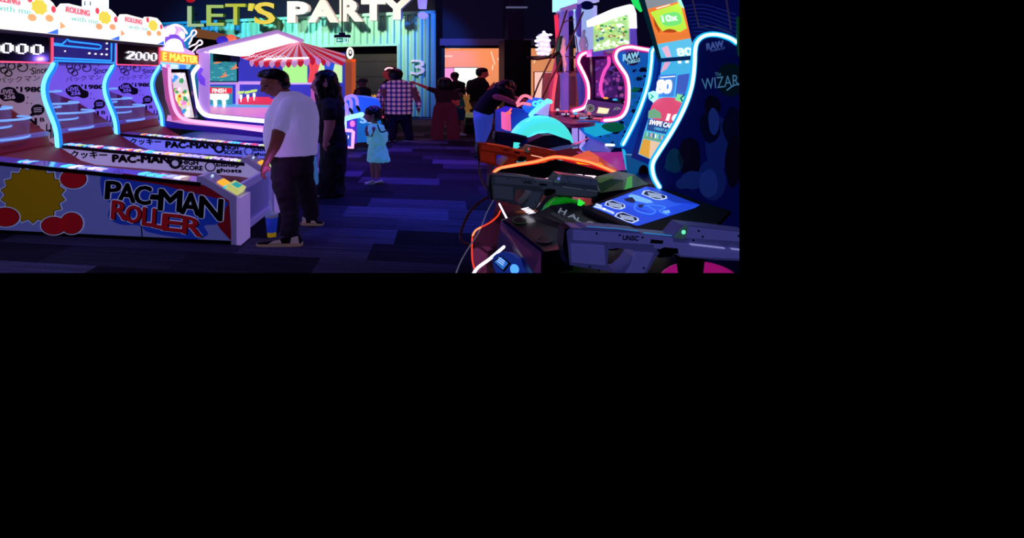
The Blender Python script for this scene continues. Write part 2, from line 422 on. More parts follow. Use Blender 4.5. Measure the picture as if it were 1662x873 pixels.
mb.build('corrugated_panel', M_teal, cont)
fr = MB(); T = lambda v: cw(v.x, v.z, v.y)
fr.box((0, -.15, ZC-.12), (CL, .05, ZC), T=T); fr.box((CL-.16, -.15, 0), (CL, .05, ZC), T=T); fr.box((u_d1-.02, -.14, 0), (u_d1+.06, .03, zdoor), T=T); fr.box((u_d0, -.14, zdoor-.02), (u_d1+.06, .03, zdoor+.07), T=T)
fr.build('frame', M_teal, cont)
sd = MB(); sd.prism([Rr, Rr+V3(.1, 2.3, 0), Rr+V3(.1, 2.3, ZC), Rr+V3(0, 0, ZC)], (-.05, 0, 0)); sd.build('end_wall', mat('container_blue', '#205090', .6), cont)
dr = MB(); dr.box((u_d0, -.5, 0), (u_d1, -.45, zdoor), T=T)
z = .3
while z < zdoor: dr.box((u_d0, -.45, z), (u_d1, -.43, z+.015), T=T); z += .62
dr.build('shutter', mat('shutter_dark', '#0c0c14', .6), cont)
tp = MB(); tp.add([cw(0, ZC, 0), cw(CL, ZC, 0), cw(CL, ZC, -1.2), cw(0, ZC, -1.2)], [(0, 1, 2, 3)]); tp.build('roof_edge', mat('rust_brown', '#4a2a1c', .8), cont)
# number 3
mb = MB(); P3 = Plane(cw(0, 0, .06), CU)
mb.text(P3, '3', rect(666, 97, 689.5, 121), 0, ext=.05, bold=-.004); o = mb.build('number_sign', mat('off_white', '#d9d2dc', .6, emit=.12, ecol='#d9d2dc')); tag(o, 'large off white number 3 mounted on the blue end of the container', 'sign')
# LET'S PARTY!
SP = Plane(cw(0, 0, .75), CU)
r = empty('party_sign', SP.q(498, 40), "big raised LET'S PARTY! lettering mounted along top of the container", 'sign')
yel = [('L', 304, 10, 331, 43.5, '#a8c488'), ('E', 335, 8, 363.5, 42, '#a8c030'), ('T', 365.5, 6, 398.5, 40.5, '#bcc020'), ("'", 401, 5.5, 410, 17, '#e8d840'), ('S', 412.5, 3.5, 447, 39.5, '#f0cc28')]
whi = [('P', 466, 2, 501.5, 37), ('A', 499, 0, 549, 36.5), ('R', 551, -1, 590, 35), ('T', 586, -2, 626, 33.5), ('Y', 619, -3, 670, 32)]
for ch, x0, y0, x1, y1, c in yel:
    if ch == "'":
        mb = MB(); mb.prism(on(SP, [(402, 17), (406, 17), (410, 5.5), (403.5, 5.5)]), SP.N*-.18)
    else:
        mb = MB(); mb.text(SP, ch, rect(x0, y0, x1, y1), 0, ext=.18, bold=.02 if ch == 'S' else .008, side=1)
    mb.build('letter', [mat('sign_%s' % c, '#1c1c14', .7, emit=.95, ecol=c, var=0), mat('sign_edge_olive', '#5a5a10', .6)], r)
def pm():
    m = mat('sign_white', '#303030', .6, emit=1., ecol='#fff0e2', var=0)
    return m
for ch, x0, y0, x1, y1 in whi:
    mb = MB(); mb.text(SP, ch, rect(x0, y0, x1, y1), 0, ext=.22, bold=.055, side=1)
    mb.build('letter', [pm(), mat('sign_edge_white', '#c8b8c8', .6)], r)
mb = MB(); mb.prism(on(SP, [(677, -4), (691.5, -4), (690, 14), (679, 14)]), SP.N*-.2); mb.prism(on(SP, circ(685.5, 25, 7.6, 5.6)), SP.N*-.2)
mb.build('letter', mat('sign_lilac', '#b7a2e0', .5, emit=.62, ecol='#b09ae0', var=0), r)
for x in (318, 350, 382, 430, 483, 524, 570, 606, 644, 685): 
    a = SP.q(x, 20, -.2); b_ = CP.q(x, 24, 0); br = MB(); br.tube([a, b_], .03, 6); br.build('bracket', M_black, r)

# exit sign hung from the ceiling
YE = 10.5; r = empty('exit_sign', P(556, 69, YE), 'hanging green and white emergency exit sign with left arrow', 'sign')
e_ = MB(); e_.tube([P(555.3, 54, YE), Vector(((555.3-CX)/F*YE, YE, 5.6))], .014, 8); e_.build('rod', M_black, r)
e_ = MB(); e_.box(P(542.5, 61, YE)-V3(0, .05, 0), P(569, 56.5, YE)+V3(0, .05, 0), bev=.008); e_.box(P(550, 57, YE)-V3(0, .04, 0), P(560.5, 53, YE)+V3(0, .04, 0), bev=.008); e_.build('housing', M_black, r)
pe = Plane((0, YE, 0), (1, 0, 0)); e_ = MB()
e_.prism(on(pe, rect(544.5, 60.8, 566.5, 69.5)), (0, .02, 0), 0)
for pts, mi in ((rect(546, 61.5, 557, 68.7), 1), ([(547, 65.1), (550, 62.4), (550, 64.3), (555, 64.3), (555, 65.9), (550, 65.9), (550, 67.8)], 0), (rect(565, 61.6, 566, 68.6), 1), (rect(558.2, 61.8, 560.2, 68.4), 2), (rect(560, 63, 562.5, 64.2), 1), (rect(561.2, 64, 563.2, 66.3), 1), ([(560.5, 68.6), (562, 65.6), (563, 66), (561.6, 68.6)], 1), ([(562.5, 65.8), (564.3, 67), (563.9, 67.8), (562, 66.6)], 1)):
    e_.poly(on(pe, pts, .004 if mi == 1 else .006), mi)
e_.poly(on(pe, circ(562.3, 62.3, .8), .005), 1)
e_.build('panel', [glow('exit_white', '#c8f4e8', 1.0), glow('exit_green', '#0a8a6a', .9), glow('exit_pale', '#90d8c8', .8)], r)
# lit box sign over the roller alleys and red dome lamp
YB = 12.; r = empty('ceiling_sign', P(148, 23, YB), 'glowing white box sign hanging high above the roller alleys', 'sign')
pb = Plane((0, YB, 0), (1, 0, 0)); e_ = MB(); e_.box(P(132, 23, YB), P(165, -6, YB)+V3(0, .35, 0), bev=.03); e_.build('light_box', glow('box_white', '#e4f0ff', 1.5), r)
for x in (138, 147):
    e_ = MB(); e_.poly(on(pb, circ(x, 3.6, 1.1), .01)); e_.poly(on(pb, [(x-.8, 5), (x+.8, 5), (x+1.1, 8.5), (x-1.1, 8.5)], .01))
    e_.build('symbol', mat('grey_ink', '#555566', .8), r)
e_ = MB(); e_.tube([P(138, -6, YB), Vector((P(138, 0, YB).x, YB, 5.6))], .02, 6); e_.tube([P(158, -6, YB), Vector((P(158, 0, YB).x, YB, 5.6))], .02, 6); e_.build('rod', M_black, r)
YL = 15.; r = empty('dome_lamp', P(309, 4, YL), 'red glowing dome lamp hanging left above the lettering', 'lamp')
e_ = MB(); e_.ell(P(309, -1, YL), (.13, .13, .09)); e_.build('lamp_shade', glow('red_dome', '#b01020', .9), r)
MB().tube([P(309, -5, YL), Vector((P(309, 0, YL).x, YL, 5.6))], .02, 6).build('rod', M_black, r)
# timber beam/awning behind the bowling machine
mb = MB(); mb.prism([P(313, 45.5, 14), P(374, 58, 12.5), P(374, 69, 12.5), P(318, 61, 14)], (.1, .5, 0)); o = mb.build('timber_canopy', mat('timber', '#9a5f38', .7, emit=.45, ecol='#9a6038', var=.25, scale=3)); tag(o, 'brown timber canopy board sloping down behind the pin marquee', 'canopy')  # board given its own glow to brighten it
mb = MB(); mb.prism([P(312, 60, 14), P(374, 68, 12.5), P(374, 100, 12.5), P(300, 100, 14)], (.1, .5, 0)); o = mb.build('kiosk_wall', M_black); tag(o, 'black kiosk wall under the brown timber canopy', 'wall')
# ================================================================ ROLLER ALLEYS (left row)
P0 = Vector((-1.31, 5.18, 0)); S = 1.18
def W(a, b, z): return P0-VD*a+UD*b+V3(0, 0, z)
TA = lambda v: W(v.x, v.y, v.z)                    # (a: along the alley to the back, b: row depth, z)
def pb_(b): return Plane(W(0, b, 0), -VD)          # planes facing the camera
def pa_(a): return Plane(W(a, 0, 0), UD)           # planes facing the players
def ab(pl, px, py):
    q = pl.q(px, py)-P0; return (-q.dot(VD), q.dot(UD), q.z)
zr = lambda a: .60+.068*(a-.38)
M_white = mat('white_laminate', '#c9c6dc', .35); M_red = mat('red_panel', '#a01820', .45); M_dred = mat('dark_red_panel', '#5a0d18', .5)
M_lilp = mat('lilac_panel', '#b8a8e0', .4); M_blk = mat('black_trim', '#08080e', .35)
M_graf = mat('white_graffiti_panel', '#d8d4e6', .5); M_ink = mat('black_ink', '#0a0814', .6)
M_side = mat('side_art_ground', '#7c82c4', .5, emit=.2, ecol='#6a70d0'); M_sred = mat('side_art_red', '#a01a2c', .5, emit=.05, ecol='#c01830')  # side art ground given its own glow to brighten it
M_sblue = mat('side_art_blue', '#2438b0', .5, emit=.16, ecol='#2040d8'); M_swh = mat('side_art_white', '#b8bcd8', .5, emit=.32, ecol='#a0a8e0'); M_sblk = mat('side_art_black', '#050508', .5)  # white print also glows, brightness put into the colour
M_sred2 = mat('side_art_letter_red', '#b81828', .5, emit=.12, ecol='#c01828'); M_syel = mat('side_art_yellow', '#c8a010', .5, emit=.10, ecol='#b89008')
M_cyan = glow('neon_cyan', '#7af0ff', 1.5); M_cyan2 = mat('neon_cyan_halo', '#1898e8', .5, emit=.7, ecol='#1a8cf0')
M_clear = mat('clear_acrylic', '#e0e8ff', .08, alpha=.22, var=0); M_clear2 = mat('clear_cup', '#c8c8ff', .1, alpha=.16, emit=.10, ecol='#a8a0ff', var=0)
M_rim = mat('cup_rim', '#b0e0ff', .2, emit=.55, ecol='#80b8ff', alpha=.8, var=0)
M_cap = mat('glossy_cap', '#4a3cae', .12, coat=.6, emit=.35, ecol='#5a48c8', var=.2, scale=3)
def fat(mb, pl, ch, q, mi, off, d):
    for i in range(9):
        dx, dy = (0, 0) if i == 8 else (d*math.cos(i*math.pi/4), d*.75*math.sin(i*math.pi/4))
        mb.text(pl, ch, [(x+dx, y+dy) for x, y in q], mi, off+i*.00004, .0)
def graffiti_wall(mb, pl, sx, sy, k, mi):
    """doodles of the far side wall, given in photo px of the first bay and moved by affine sx, sy"""
    def c(x, y): return (sx(x, y), sy(x, y))
    def ln(pts, w=.9):
        q = [pl.q(*c(*p), .012) for p in pts]; mb.tube(q, .0085*w, 5, mi)
    def txt(t, x0, y0, x1, y1, bold=.03, sk=0): mb.text(pl, t, [c(x0, y1), c(x1, y1+sk), c(x1, y0+sk), c(x0, y0)], mi, .01, bold)
    for a, b_ in ((8, 114), (20, 108), (15, 119), (5, 106)): ln([(a+5.6*math.cos(t/8*math.pi), b_+5*math.sin(t/8*math.pi)) for t in range(17)])
    ln([(38+8*math.cos(t/8*math.pi), 109+7*math.sin(t/8*math.pi)) for t in range(17)]); mb.poly(on(pl, [c(30, 110), c(38, 107), c(34, 104)], .01), mi)
    txt('Since', 52, 110, 78, 121, .02, -3); txt('パックマン', -2, 126, 66, 136, .0, -5)
    txt("'1980", 28, 141, 70, 149, .07, 0)
    # speech bubble with LEVEL 256
    bl = [c(x, y) for x, y in spl([(2, 146), (12, 141), (24, 143), (30, 150), (40, 154), (40, 164), (30, 167), (20, 163), (8, 164), (0, 158), (-3, 151)], 4, True)]
    mb.poly(on(pl, bl, .008), mi); mb.text(pl, 'LEVEL', [c(2, 153), c(24, 152), c(24, 145), c(2, 146)], 0, .014, .05); mb.text(pl, '256', [c(8, 161), c(26, 160), c(26, 153.5), c(8, 154.5)], 0, .014, .05)
    mb.poly(on(pl, [c(x, y) for x, y in circ(62, 178, 11, 9)]+[], .008), mi); mb.poly(on(pl, [c(53, 182), c(58, 187), c(46, 190)], .008), mi); [mb.poly(on(pl, [c(56, yy), c(69, yy-.6), c(69, yy-1.8), c(56, yy-1.2)], .014), 0) for yy in (176, 179, 182)]
    txt('N', 46, 190, 60, 200, .09, 2); txt('B', 66, 191, 73, 197, .05); txt('HI', 76, 202, 88, 226, .04, -4); txt('2', 54, 204, 66, 214, .09)
    for x, y in ((50, 113), (46, 158), (52, 168), (45, 167), (76, 160), (24, 100), (60, 104)): mb.poly(on(pl, [c(*p) for p in circ(x, y, 1.2, 1.1, 8)], .01), mi)
S_front = [(88, 104), (84, 112), (76, 126), (72, 142), (74, 160), (81, 180), (89, 200), (93, 216), (95, 238)]
def bay_aff(k):   # photo px of divider 1 -> divider k+1, through the vanishing point
    q = [1, 530/625, 456/625][k]; return (lambda x, y: 720-(720-x)*q), (lambda x, y: 117.5+(y-117.5)*q)
DIG = {'0': ['01110', '11011', '10011', '10111', '11001', '11011', '01110'], '2': ['01110', '11011', '00011', '00111', '01110', '11100', '11111']}
D0 = ['001110', '010011', '110011', '110011', '110011', '110010', '011100']
D2 = ['011111', '110011', '000111', '001110', '011100', '111000', '111111']
def pix(mb, pl, rows, x0, y0, x1, y1, mi, sk=0):
    w_, h_ = (x1-x0)/len(rows[0]), (y1-y0)/len(rows)
    for j, row in enumerate(rows):
        for i, c in enumerate(row):
            if c == '1': mb.poly(on(pl, [(x0+i*w_, y0+(j+1)*h_+sk*i), (x0+(i+1)*w_, y0+(j+1)*h_+sk*(i+1)), (x0+(i+1)*w_, y0+j*h_+sk*(i+1)), (x0+i*w_, y0+j*h_+sk*i)], .012), mi)
LBL = ['roller ball alley nearest the camera, with PAC-MAN ROLLER lettering on its side', 'middle roller ball alley with the blue line video screen above it', 'farthest roller ball alley showing 2000 on its scoreboard']
A0, AB_ = 2.90, 4.35        # front of the target cabinet, back of the machine
for k in range(3):
    b0 = (0, 1.16, 2.44)[k]; S = (1.16, 1.28, 1.28)[k]; r = empty('roller_alley', W(1.5, b0+S/2, 0), LBL[k], 'arcade game', 'roller ball alleys in a row', -TH)
    near, far = pb_(b0), pb_(b0+S-.03)
    # side panel
    aL = 4.35; prof = [(0.0, .0), (0.0, .463), (.36, .64), (.40, zr(.4)-.02), (aL, zr(aL)-.02), (aL, 0)]
    prof[1] = (0.02, .46)
    mb = MB(); mb.prism([W(a, b0, z+.03 if z == 0 else z) for a, z in prof], UD*.05, 0)
    if k == 0:
        pr = lambda pts, mi, off=.003: mb.poly(on(near, pts, off), mi)
        pr([(200, 281), (262, 290), (330, 300), (372, 322), (376, 392), (358, 372), (330, 330), (262, 302), (226, 306), (196, 292)], 1, .002)
        pr([(98, 352), (142, 318), (178, 330), (178, 352), (140, 366)], 0, .0015)
        halo = [(163, 292), (172, 286), (222, 294), (262, 300), (300, 310), (366, 326), (366, 338), (356, 362), (332, 366), (338, 380), (318, 388), (280, 384), (240, 376), (226, 366), (196, 364), (176, 352), (180, 330), (168, 322)]
        pr([p for p in spl(halo, 4, True)], 2, .004)
        cxh = 265; 
        for ch, x0, y0, x1, y1, dy in (('P', 172, 294, 195, 322, 1), ('A', 193, 297, 219, 326, 2), ('C', 219, 301, 244, 330, 2), ('-', 245, 316, 257, 322, 1), ('M', 258, 307, 294, 340, 3), ('A', 294, 312, 324, 346, 3), ('N', 324, 318, 360, 352, 6)):
            q = [(x0-2, y1+1.5), (x1+1, y1+dy+1.5), (x1+3, y0+dy-2), (x0+1, y0-2)]
            fat(mb, near, ch, [(x0, y1), (x1, y1+dy), (x1+2, y0+dy), (x0+2, y0)], 3, .006, 3.5); fat(mb, near, ch, [(x0, y1), (x1, y1+dy), (x1+2, y0+dy), (x0+2, y0)], 4, .009, 1.9)
        for ch, x0, y0, x1, y1, dy in (('R', 182, 325, 206, 354, 2), ('O', 205, 333, 228, 360, 1), ('L', 232, 336, 246, 364, 2), ('L', 248, 338, 262, 367, 3), ('E', 264, 346, 294, 372, 3), ('R', 297, 350, 327, 377, 6)):
            fat(mb, near, ch, [(x0, y1), (x1, y1+dy), (x1+2, y0+dy), (x0+2, y0)], 3, .010, 3.3)
            fat(mb, near, ch, [(x0+2, y1+1), (x1+2, y1+dy+1), (x1+4, y0+dy+1), (x0+4, y0+1)], 4, .012, 1.5)
            fat(mb, near, ch, [(x0, y1), (x1, y1+dy), (x1+2, y0+dy), (x0+2, y0)], 5, .014, 1.4)
        # generic starburst where the printed figure is, with red cloud shapes
        st = []
        for i in range(36):
            R_ = 1.0 if i % 2 else .86
            st.append((54+52*R_*math.cos(i*math.pi/18), 316+46*R_*math.sin(i*math.pi/18)))
        pr([(54+(x-54)*1.07, 316+(y-316)*1.07) for x, y in st], 3, .003); pr([(54+(x-54)*1.03, 316+(y-316)*1.03) for x, y in st], 4, .0045); pr(st, 6, .006)
        for cx, cy, rx, ry in ((120, 290, 21, 15), (88, 366, 20, 14), (117, 362, 18, 17), (10, 352, 22, 15)):
            pr(circ(cx, cy, rx+2.5, ry+2), 3, .0065); pr(circ(cx, cy, rx+.8, ry+.8), 4, .008); pr(circ(cx, cy, rx, ry), 5, .0095)
        # seams between boards
        mb.tube(on(near, [(228, 340), (231, 387)], .004), .006, 5, 4)
    else:
        # doodles on the strip of this side that shows over the alley in front
        for t, a0_, a1_, z0, z1, bo in (('PAC-MAN', 1.36, 2.12, -.12, -.03, .06), ('HIGH', .98, 1.2, -.085, -.03, .0), ('SCORE', .92, 1.2, -.15, -.095, .0), ('ghosts', .42, .74, -.145, -.085, .0), ('blinky', .44, .74, -.075, -.03, .0), ('クッキー', 2.2, 2.7, -.13, -.04, .0)):
            vs, fs = glyphs(t, 0.); [mb.add([W(a1_+(a0_-a1_)*x+dx, b0-.004, zr((a0_+a1_)/2)+z0+(z1-z0)*y+dz) for x, y in vs], fs, 4) for dx, dz in ((0, 0), (.006+bo*.12, 0), (-.006-bo*.12, 0), (0, .004+bo*.08), (0, -.004-bo*.08))]
        for ac in (1.28, .82): 
            mb.tube([W(ac+.065*math.cos(t*math.pi/8), b0-.004, zr(ac)-.085+.055*math.sin(t*math.pi/8)) for t in range(17)], .008 if ac < 1 else .02, 5, 4)
    base = M_side if k == 0 else (mat('graffiti_rail', '#d8d4e6', .5, emit=.42, ecol='#a8a0e0') if k == 1 else mat('graffiti_rail_blue_lit', '#d8d4e6', .5, emit=.65, ecol='#4860f8'))  # light put into the rail colours as glow
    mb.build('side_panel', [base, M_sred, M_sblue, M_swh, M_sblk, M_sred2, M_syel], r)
    # far rail inner wall (graffiti), caps
    cap = MB(); e_ = MB()
    for bb in (b0, ):
        n_ = 12
        for i in range(n_):
            a_, c_ = .40+(A0+.0-.40)*i/n_, .40+(A0+.0-.40)*(i+1)/n_
            cap.add([W(a_, bb, zr(a_)), W(c_, bb, zr(c_)), W(c_, bb+.25, zr(c_)), W(a_, bb+.25, zr(a_)), W(a_, bb, zr(a_)-.02), W(c_, bb, zr(c_)-.02), W(c_, bb+.25, zr(c_)-.02), W(a_, bb+.25, zr(a_)-.02)], [(0, 1, 2, 3), (0, 1, 5, 4), (3, 2, 6, 7), (4, 5, 6, 7)])
    cap.build('rail_cap', M_cap, r)
    e_.prism([W(.38, b0-.012, zr(.38)-.035), W(A0+1.4, b0-.012, zr(A0+1.4)-.035), W(A0+1.4, b0-.012, zr(A0+1.4)+.005), W(.38, b0-.012, zr(.38)+.005)], UD*.02)
    e_.prism([W(0, b0-.006, 0), W(aL, b0-.006, 0), W(aL, b0-.006, .035), W(0, b0-.006, .035)], UD*.06)
    e_.build('edge_trim', M_blk, r)
    # glowing shapes laid on the cap to paint its rainbow text reflections
    rnd = random.Random(k+3); tx = MB(); a = .62
    cols = ['#fff8e0', '#f8d040', '#ff5070', '#58e8ff', '#e8c8ff', '#fff8e0', '#c8f048', '#ffd8e8', '#b8c8ff']
    mts = [glow('strip_'+c, c, .95) for c in cols]
    words = ['ROLLER', 'BONUS', 'SPEED', 'FRUIT', 'POWER', 'CHASE', 'EXTRA', 'GO'] 
    rng = [(.62, 1.12), (1.5, 2.0), (2.35, 2.5)] if k == 0 else [(.45+.27*i, .70+.27*i) for i in range(9 if k == 1 else 8)]
    for i, (a_, c_) in enumerate(rng):
        tx = MB()
        for j in range(5):
            aa, cc = a_+(c_-a_)*j/5, a_+(c_-a_)*(j+.8)/5; o1, o2 = .03+rnd.random()*.05, .17+rnd.random()*.05; sl = .03
            tx.add([W(aa, b0+o1, zr(aa)+.004), W(cc, b0+o1, zr(cc)+.004), W(cc+sl, b0+(o1+o2)/2, zr(cc)+.004), W(cc, b0+o2, zr(cc)+.004), W(aa, b0+o2, zr(aa)+.004), W(aa+sl, b0+(o1+o2)/2, zr(aa)+.004)], [(0, 1, 2, 3, 4, 5)], rnd.randrange(len(cols)) if k else rnd.choice([0, 4, 0, 3, 8]))
        tx.build('cap_reflection', mts, r)

    # alley bed with its run-up
    mb = MB(); pts = [(.10, .40), (.45, .44), (2.35, zr(2.35)-.20), (2.55, zr(2.5)-.16), (2.98, .82), (3.0, .60), (.12, .25)]
    mb.prism([W(a, b0+.22, z) for a, z in pts], UD*(S-.24)); mb.build('alley_bed', M_red, r)
    # front panel between the end posts
    mb = MB(); mb.prism([W(.06, b0+.20, .06), W(.06, b0+S, .06), W(.06, b0+S, .52), W(.06, b0+.20, .52)], -VD*.05)
    mb.build('front_panel', mat('front_white', '#b8b4cc', .35, emit=.14, ecol='#6060e8'), r)  # blue glow added to brighten the front panel
    mb = MB()
    for p_, q_ in (((.20, .04), (.26, .54)), ((S-.06, .04), (S, .54)), ((.20, .04), (S, .10)), ((.20, .48), (S, .56))): mb.box((.03, b0+p_[0], p_[1]), (.07, b0+q_[0], q_[1]), T=TA)
    mb.build('panel_frame', mat('frame_lilac', '#b8a8e0', .4, emit=.22, ecol='#8878f0'), r)
    # console at the player's end
    mb = MB(); mb.prism([W(a, b0-.01, z) for a, z in ((-.03, .0), (-.03, .468), (.0, .475), (.36, .665), (.42, .665), (.42, .60), (.36, .60), (.06, .42), (.06, 0))], UD*.25)
    con = mb.build('console', mat('console_white', '#b8b4cc', .35, emit=.12, ecol='#9080e0'), r)  # lilac glow added to brighten the console
    sl = (W(0, 0, .475)-W(.36, 0, .665)); sn = sl.normalized()
    cpn = Plane(W(.36, b0-.01, .668), UD, -sl)
    def cpt(u, v, off=.0): return W(.36, b0-.01, .668)+UD*u+sl*v+V3(-cT*0, 0, 0)+cpn.N*off
    def cbx(mb, u0, v0, u1, v1, h, mi=0): mb.prism([cpt(u0, v0), cpt(u1, v0), cpt(u1, v1), cpt(u0, v1)], cpn.N*h, mi)
    for (v0, u0) in ((.36, .05), (.36, .13)):
        bt = MB(); cbx(bt, u0, v0, u0+.07, v0+.20, .015); bt.build('button', glow('button_yellow', '#ffb030', 1.1), con)
    bt = MB(); bt.ell(cpt(.12, .13, .01), (.014, .014, .014)); bt.build('button', glow('button_blue_white', '#c0e0ff', 1.), con)
    cr_ = MB(); cbx(cr_, .03, .63, .22, .97, .05); crd = cr_.build('card_reader', mat('card_reader_shell', '#d8d090', .3, emit=.55, ecol='#e8f080'), r)
    cr_ = MB(); cbx(cr_, .07, .70, .19, .88, .055); cr_.build('screen', glow('reader_teal', '#28a8a0', .8), crd)
    cr_ = MB(); cbx(cr_, .02, .58, .24, .63, .012); cr_.build('light_bar', glow('reader_cyan', '#20c8e0', .9), crd)
    # end post
    mb = MB(); mb.box((-.045, b0-.02, 0), (.0, b0+.24, .47), T=TA, bev=.006); mb.build('end_post', mat('post_white', '#d0c8e8', .35, emit=.34, ecol='#b090f4'), r)  # lilac glow put into the post to show it brightly lit
    # target cabinet: ramps, ledge, cups
    mb = MB(); mb.prism([W(a, b0+.08, z) for a, z in ((2.90, .80), (2.95, .95), (3.5, 1.26), (4.25, 1.50), (4.25, .60), (2.90, .60))], UD*(S-.2)); mb.build('target_ramp', M_red, r)
    mb = MB(); mb.box((2.93, b0+.05, .80), (4.3, b0+.10, .90), T=TA, bev=.008); mb.box((2.93, b0+.10, .90), (3.02, b0+S-.1, .96), T=TA, bev=.008); mb.build('ledge', M_lilp, r)
    mb = MB(); mb.box((2.94, b0+.06, .66), (4.3, b0+.09, .80), T=TA); mb.build('lower_panel', M_dred, r)
    for i, (ac, zc, R_) in enumerate(((3.22, 1.00, .38), (3.36, 1.12, .30), (3.5, 1.28, .20))):
        cup = MB(); cen = W(ac, b0+.50, zc); n = 22
        ringp = lambda rr, z: [cen+(-VD)*(-math.cos(t)*rr)+UD*math.sin(t)*rr+V3(0, 0, z) for t in [(-.5+j/(n-1))*math.pi for j in range(n)]]
        A_, B_ = ringp(R_, -.06), ringp(R_*1.02, .16)
        cup.add(A_+B_, [(j, j+1, n+j+1, n+j) for j in range(n-1)], 0, True)
        co_ = cup.build('cup', M_clear2, r)
        rm = MB(); rm.tube(B_, .014, 6); rm.tube(A_, .014, 6); rm.build('cup_rim', M_rim, co_)
    # side wall with doodles and S-curved neon
    sx, sy = bay_aff(k)
    wallpl = far
    fpts = [(sx(x, y), sy(x, y)) for x, y in spl(S_front, 5)]
    front = on(wallpl, fpts)
    mb = MB(); zt = front[0].z; back = W(AB_+.1, b0+S-.03, 0)
    mb.prism(front+[Vector((back.x, back.y, front[-1].z-.1)), Vector((back.x, back.y, zt))], UD*.025, 0)
    graffiti_wall(mb, wallpl, sx, sy, k, 1)
    mb.build('side_wall', [mat('graffiti_wall', '#c8b8c0' , .5, emit=.36, ecol='#b898b8') if k == 0 else mat('graffiti_wall_violet_lit', '#a898e8', .5, emit=.60, ecol='#8060f8'), M_ink], r)  # pink and violet light put into the wall colours as glow
    mb = MB(); mb.tube([p-UD*.02 for p in front], .026, 8); mb.build('neon_tube', M_cyan, r)
    mb = MB(); mb.tube([p+UD*.02-VD*.01 for p in front], .046, 8); mb.build('neon_halo', M_cyan2, r)  # wider glowing band paints the blue halo around the tube
    mb = MB(); mb.box((AB_, b0, 0), (AB_+.1, b0+S, 2.15), T=TA); mb.build('back_panel', M_lilp, r)
    # scoreboard
    sb = pa_(2.93); xe = [(-150, 88), (88, 190), (190, 262.5)][k]
    if k == 0: x0s = -20
    z0, z1 = 1.815, 2.185
    mb = MB(); mb.box((2.96, b0+.0, z0), (3.3, b0+S, z1), T=TA); scb = mb.build('scoreboard', M_blackg, r)
    if k != 1:
        mb = MB()
        for p_, q_ in (((.01, z0), (S-.01, z0+.02)), ((.01, z1-.02), (S-.01, z1)), ((.01, z0), (.035, z1)), ((S-.035, z0), (S-.01, z1))): mb.box((2.94, b0+p_[0], p_[1]), (2.96, b0+q_[0], q_[1]), T=TA)
        mb.build('border', glow('border_red', '#ff5068', .9), scb)
        mb = MB(); sp2 = pa_(2.955)
        cs = [(-26, -2), (-1, 21), (24, 45), (48, 70)] if k == 0 else [(204, 218), (218, 230.5), (231, 242.5), (243, 254.5)]
        for i, (c0, c1) in enumerate(cs):
            yy = (67.5+i*1.2, 84.5+i*1.2) if k == 0 else (82.5+i*.9, 96+i*.9)
            mb = MB(); pix(mb, sp2, D2 if i == 0 else D0, c0, yy[0], c1, yy[1], 0, .3 if k == 0 else .2); mb.build('digit', glow('digit_white', '#f4f0ff', 1.2), scb)
    else:
        mb = MB(); mb.box((2.945, b0+.01, z0+.005), (2.96, b0+S-.01, z1-.005), T=TA, mi=0)
        sp2 = pa_(2.94)
        for path in ([(88, 70.5), (100, 72), (103, 69), (106, 66.5)], [(108, 63), (112, 67), (160, 72.5), (164, 75), (163, 78), (159, 79.5), (88, 73)], [(88, 94), (180, 98.5), (180.5, 71)], [(88, 98.5), (184, 102), (186.5, 100), (187, 71)]):
            mb.tube(on(sp2, path, .006), .012, 6, 1)
        for x, y, rr in ((154, 87.5, 2.1), (164, 88, 2.2), (172, 88.5, 2.2), (172.5, 79.5, 2), (172.5, 70.5, 2), (104.5, 83, 1.8), (144, 86.5, 2.3)): mb.poly(on(sp2, circ(x, y, rr, rr*.75, 14), .01), 2)
        mb.build('video_screen', [glow('screen_navy', '#10104a', .9), glow('screen_line', '#2898f8', 1.), glow('screen_dot', '#f8f0ff', 1.1)], scb)
    # lit marquee
    mq = pa_(2.86); q = [1, 102/117, 0][k] if False else 1
    def mp(u, z): return W(2.86, b0+u*S, z)
    top = [(0, 2.50), (.08, 2.56), (.12, 2.61), (.46, 2.59), (.50, 2.57), (.60, 2.58), (.64, 2.64), (.80, 2.64), (.90, 2.58), (.96, 2.50), (1, 2.46)]
    mb = MB(); mb.prism([mp(0, 2.19)]+[mp(u, z) for u, z in top]+[mp(1, 2.19)], -VD*.12, 0)
    def mtxt(t, u0, u1, z0, z1, mi, bo=.03, off=.006):
        vs, fs = glyphs(t, 0.); [mb.add([mp(u0+(u1-u0)*x+du, z0+(z1-z0)*y)+VD*(off) for x, y in vs], fs, mi) for du in (0, bo*.06, -bo*.06)]
    def mpoly(pts, mi, off=.004): mb.poly([mp(*p)+VD*off for p in pts], mi)
    mpoly([(.06, 2.50), (.10, 2.58), (.45, 2.56), (.45, 2.47)], 5, .003); mtxt('ROLLING', .08, .44, 2.49, 2.565, 1, .06); mtxt('with me', .15, .58, 2.39, 2.46, 3, .02)
    mpoly([(.70+.12*math.cos(t*math.pi/8)*(1 if t % 2 else .84), 2.50+.10*math.sin(t*math.pi/8)*(1 if t % 2 else .84)) for t in range(16)], 4)
    for u_, z_ in ((.57, 2.58), (.90, 2.50)): mpoly([(u_+.035*math.cos(t*math.pi/6), z_+.045*math.sin(t*math.pi/6)) for t in range(12)], 1)
    for u_, z_ in ((.60, 2.36), (.84, 2.38)): mpoly([(u_+.06*math.cos(t*math.pi/6), z_+.045*math.sin(t*math.pi/6)) for t in range(12)], 2)
    mpoly([(.80, 2.19), (.97, 2.19), (.97, 2.26)], 6); mpoly([(0, 2.26), (.08, 2.30), (0, 2.36)], 2)
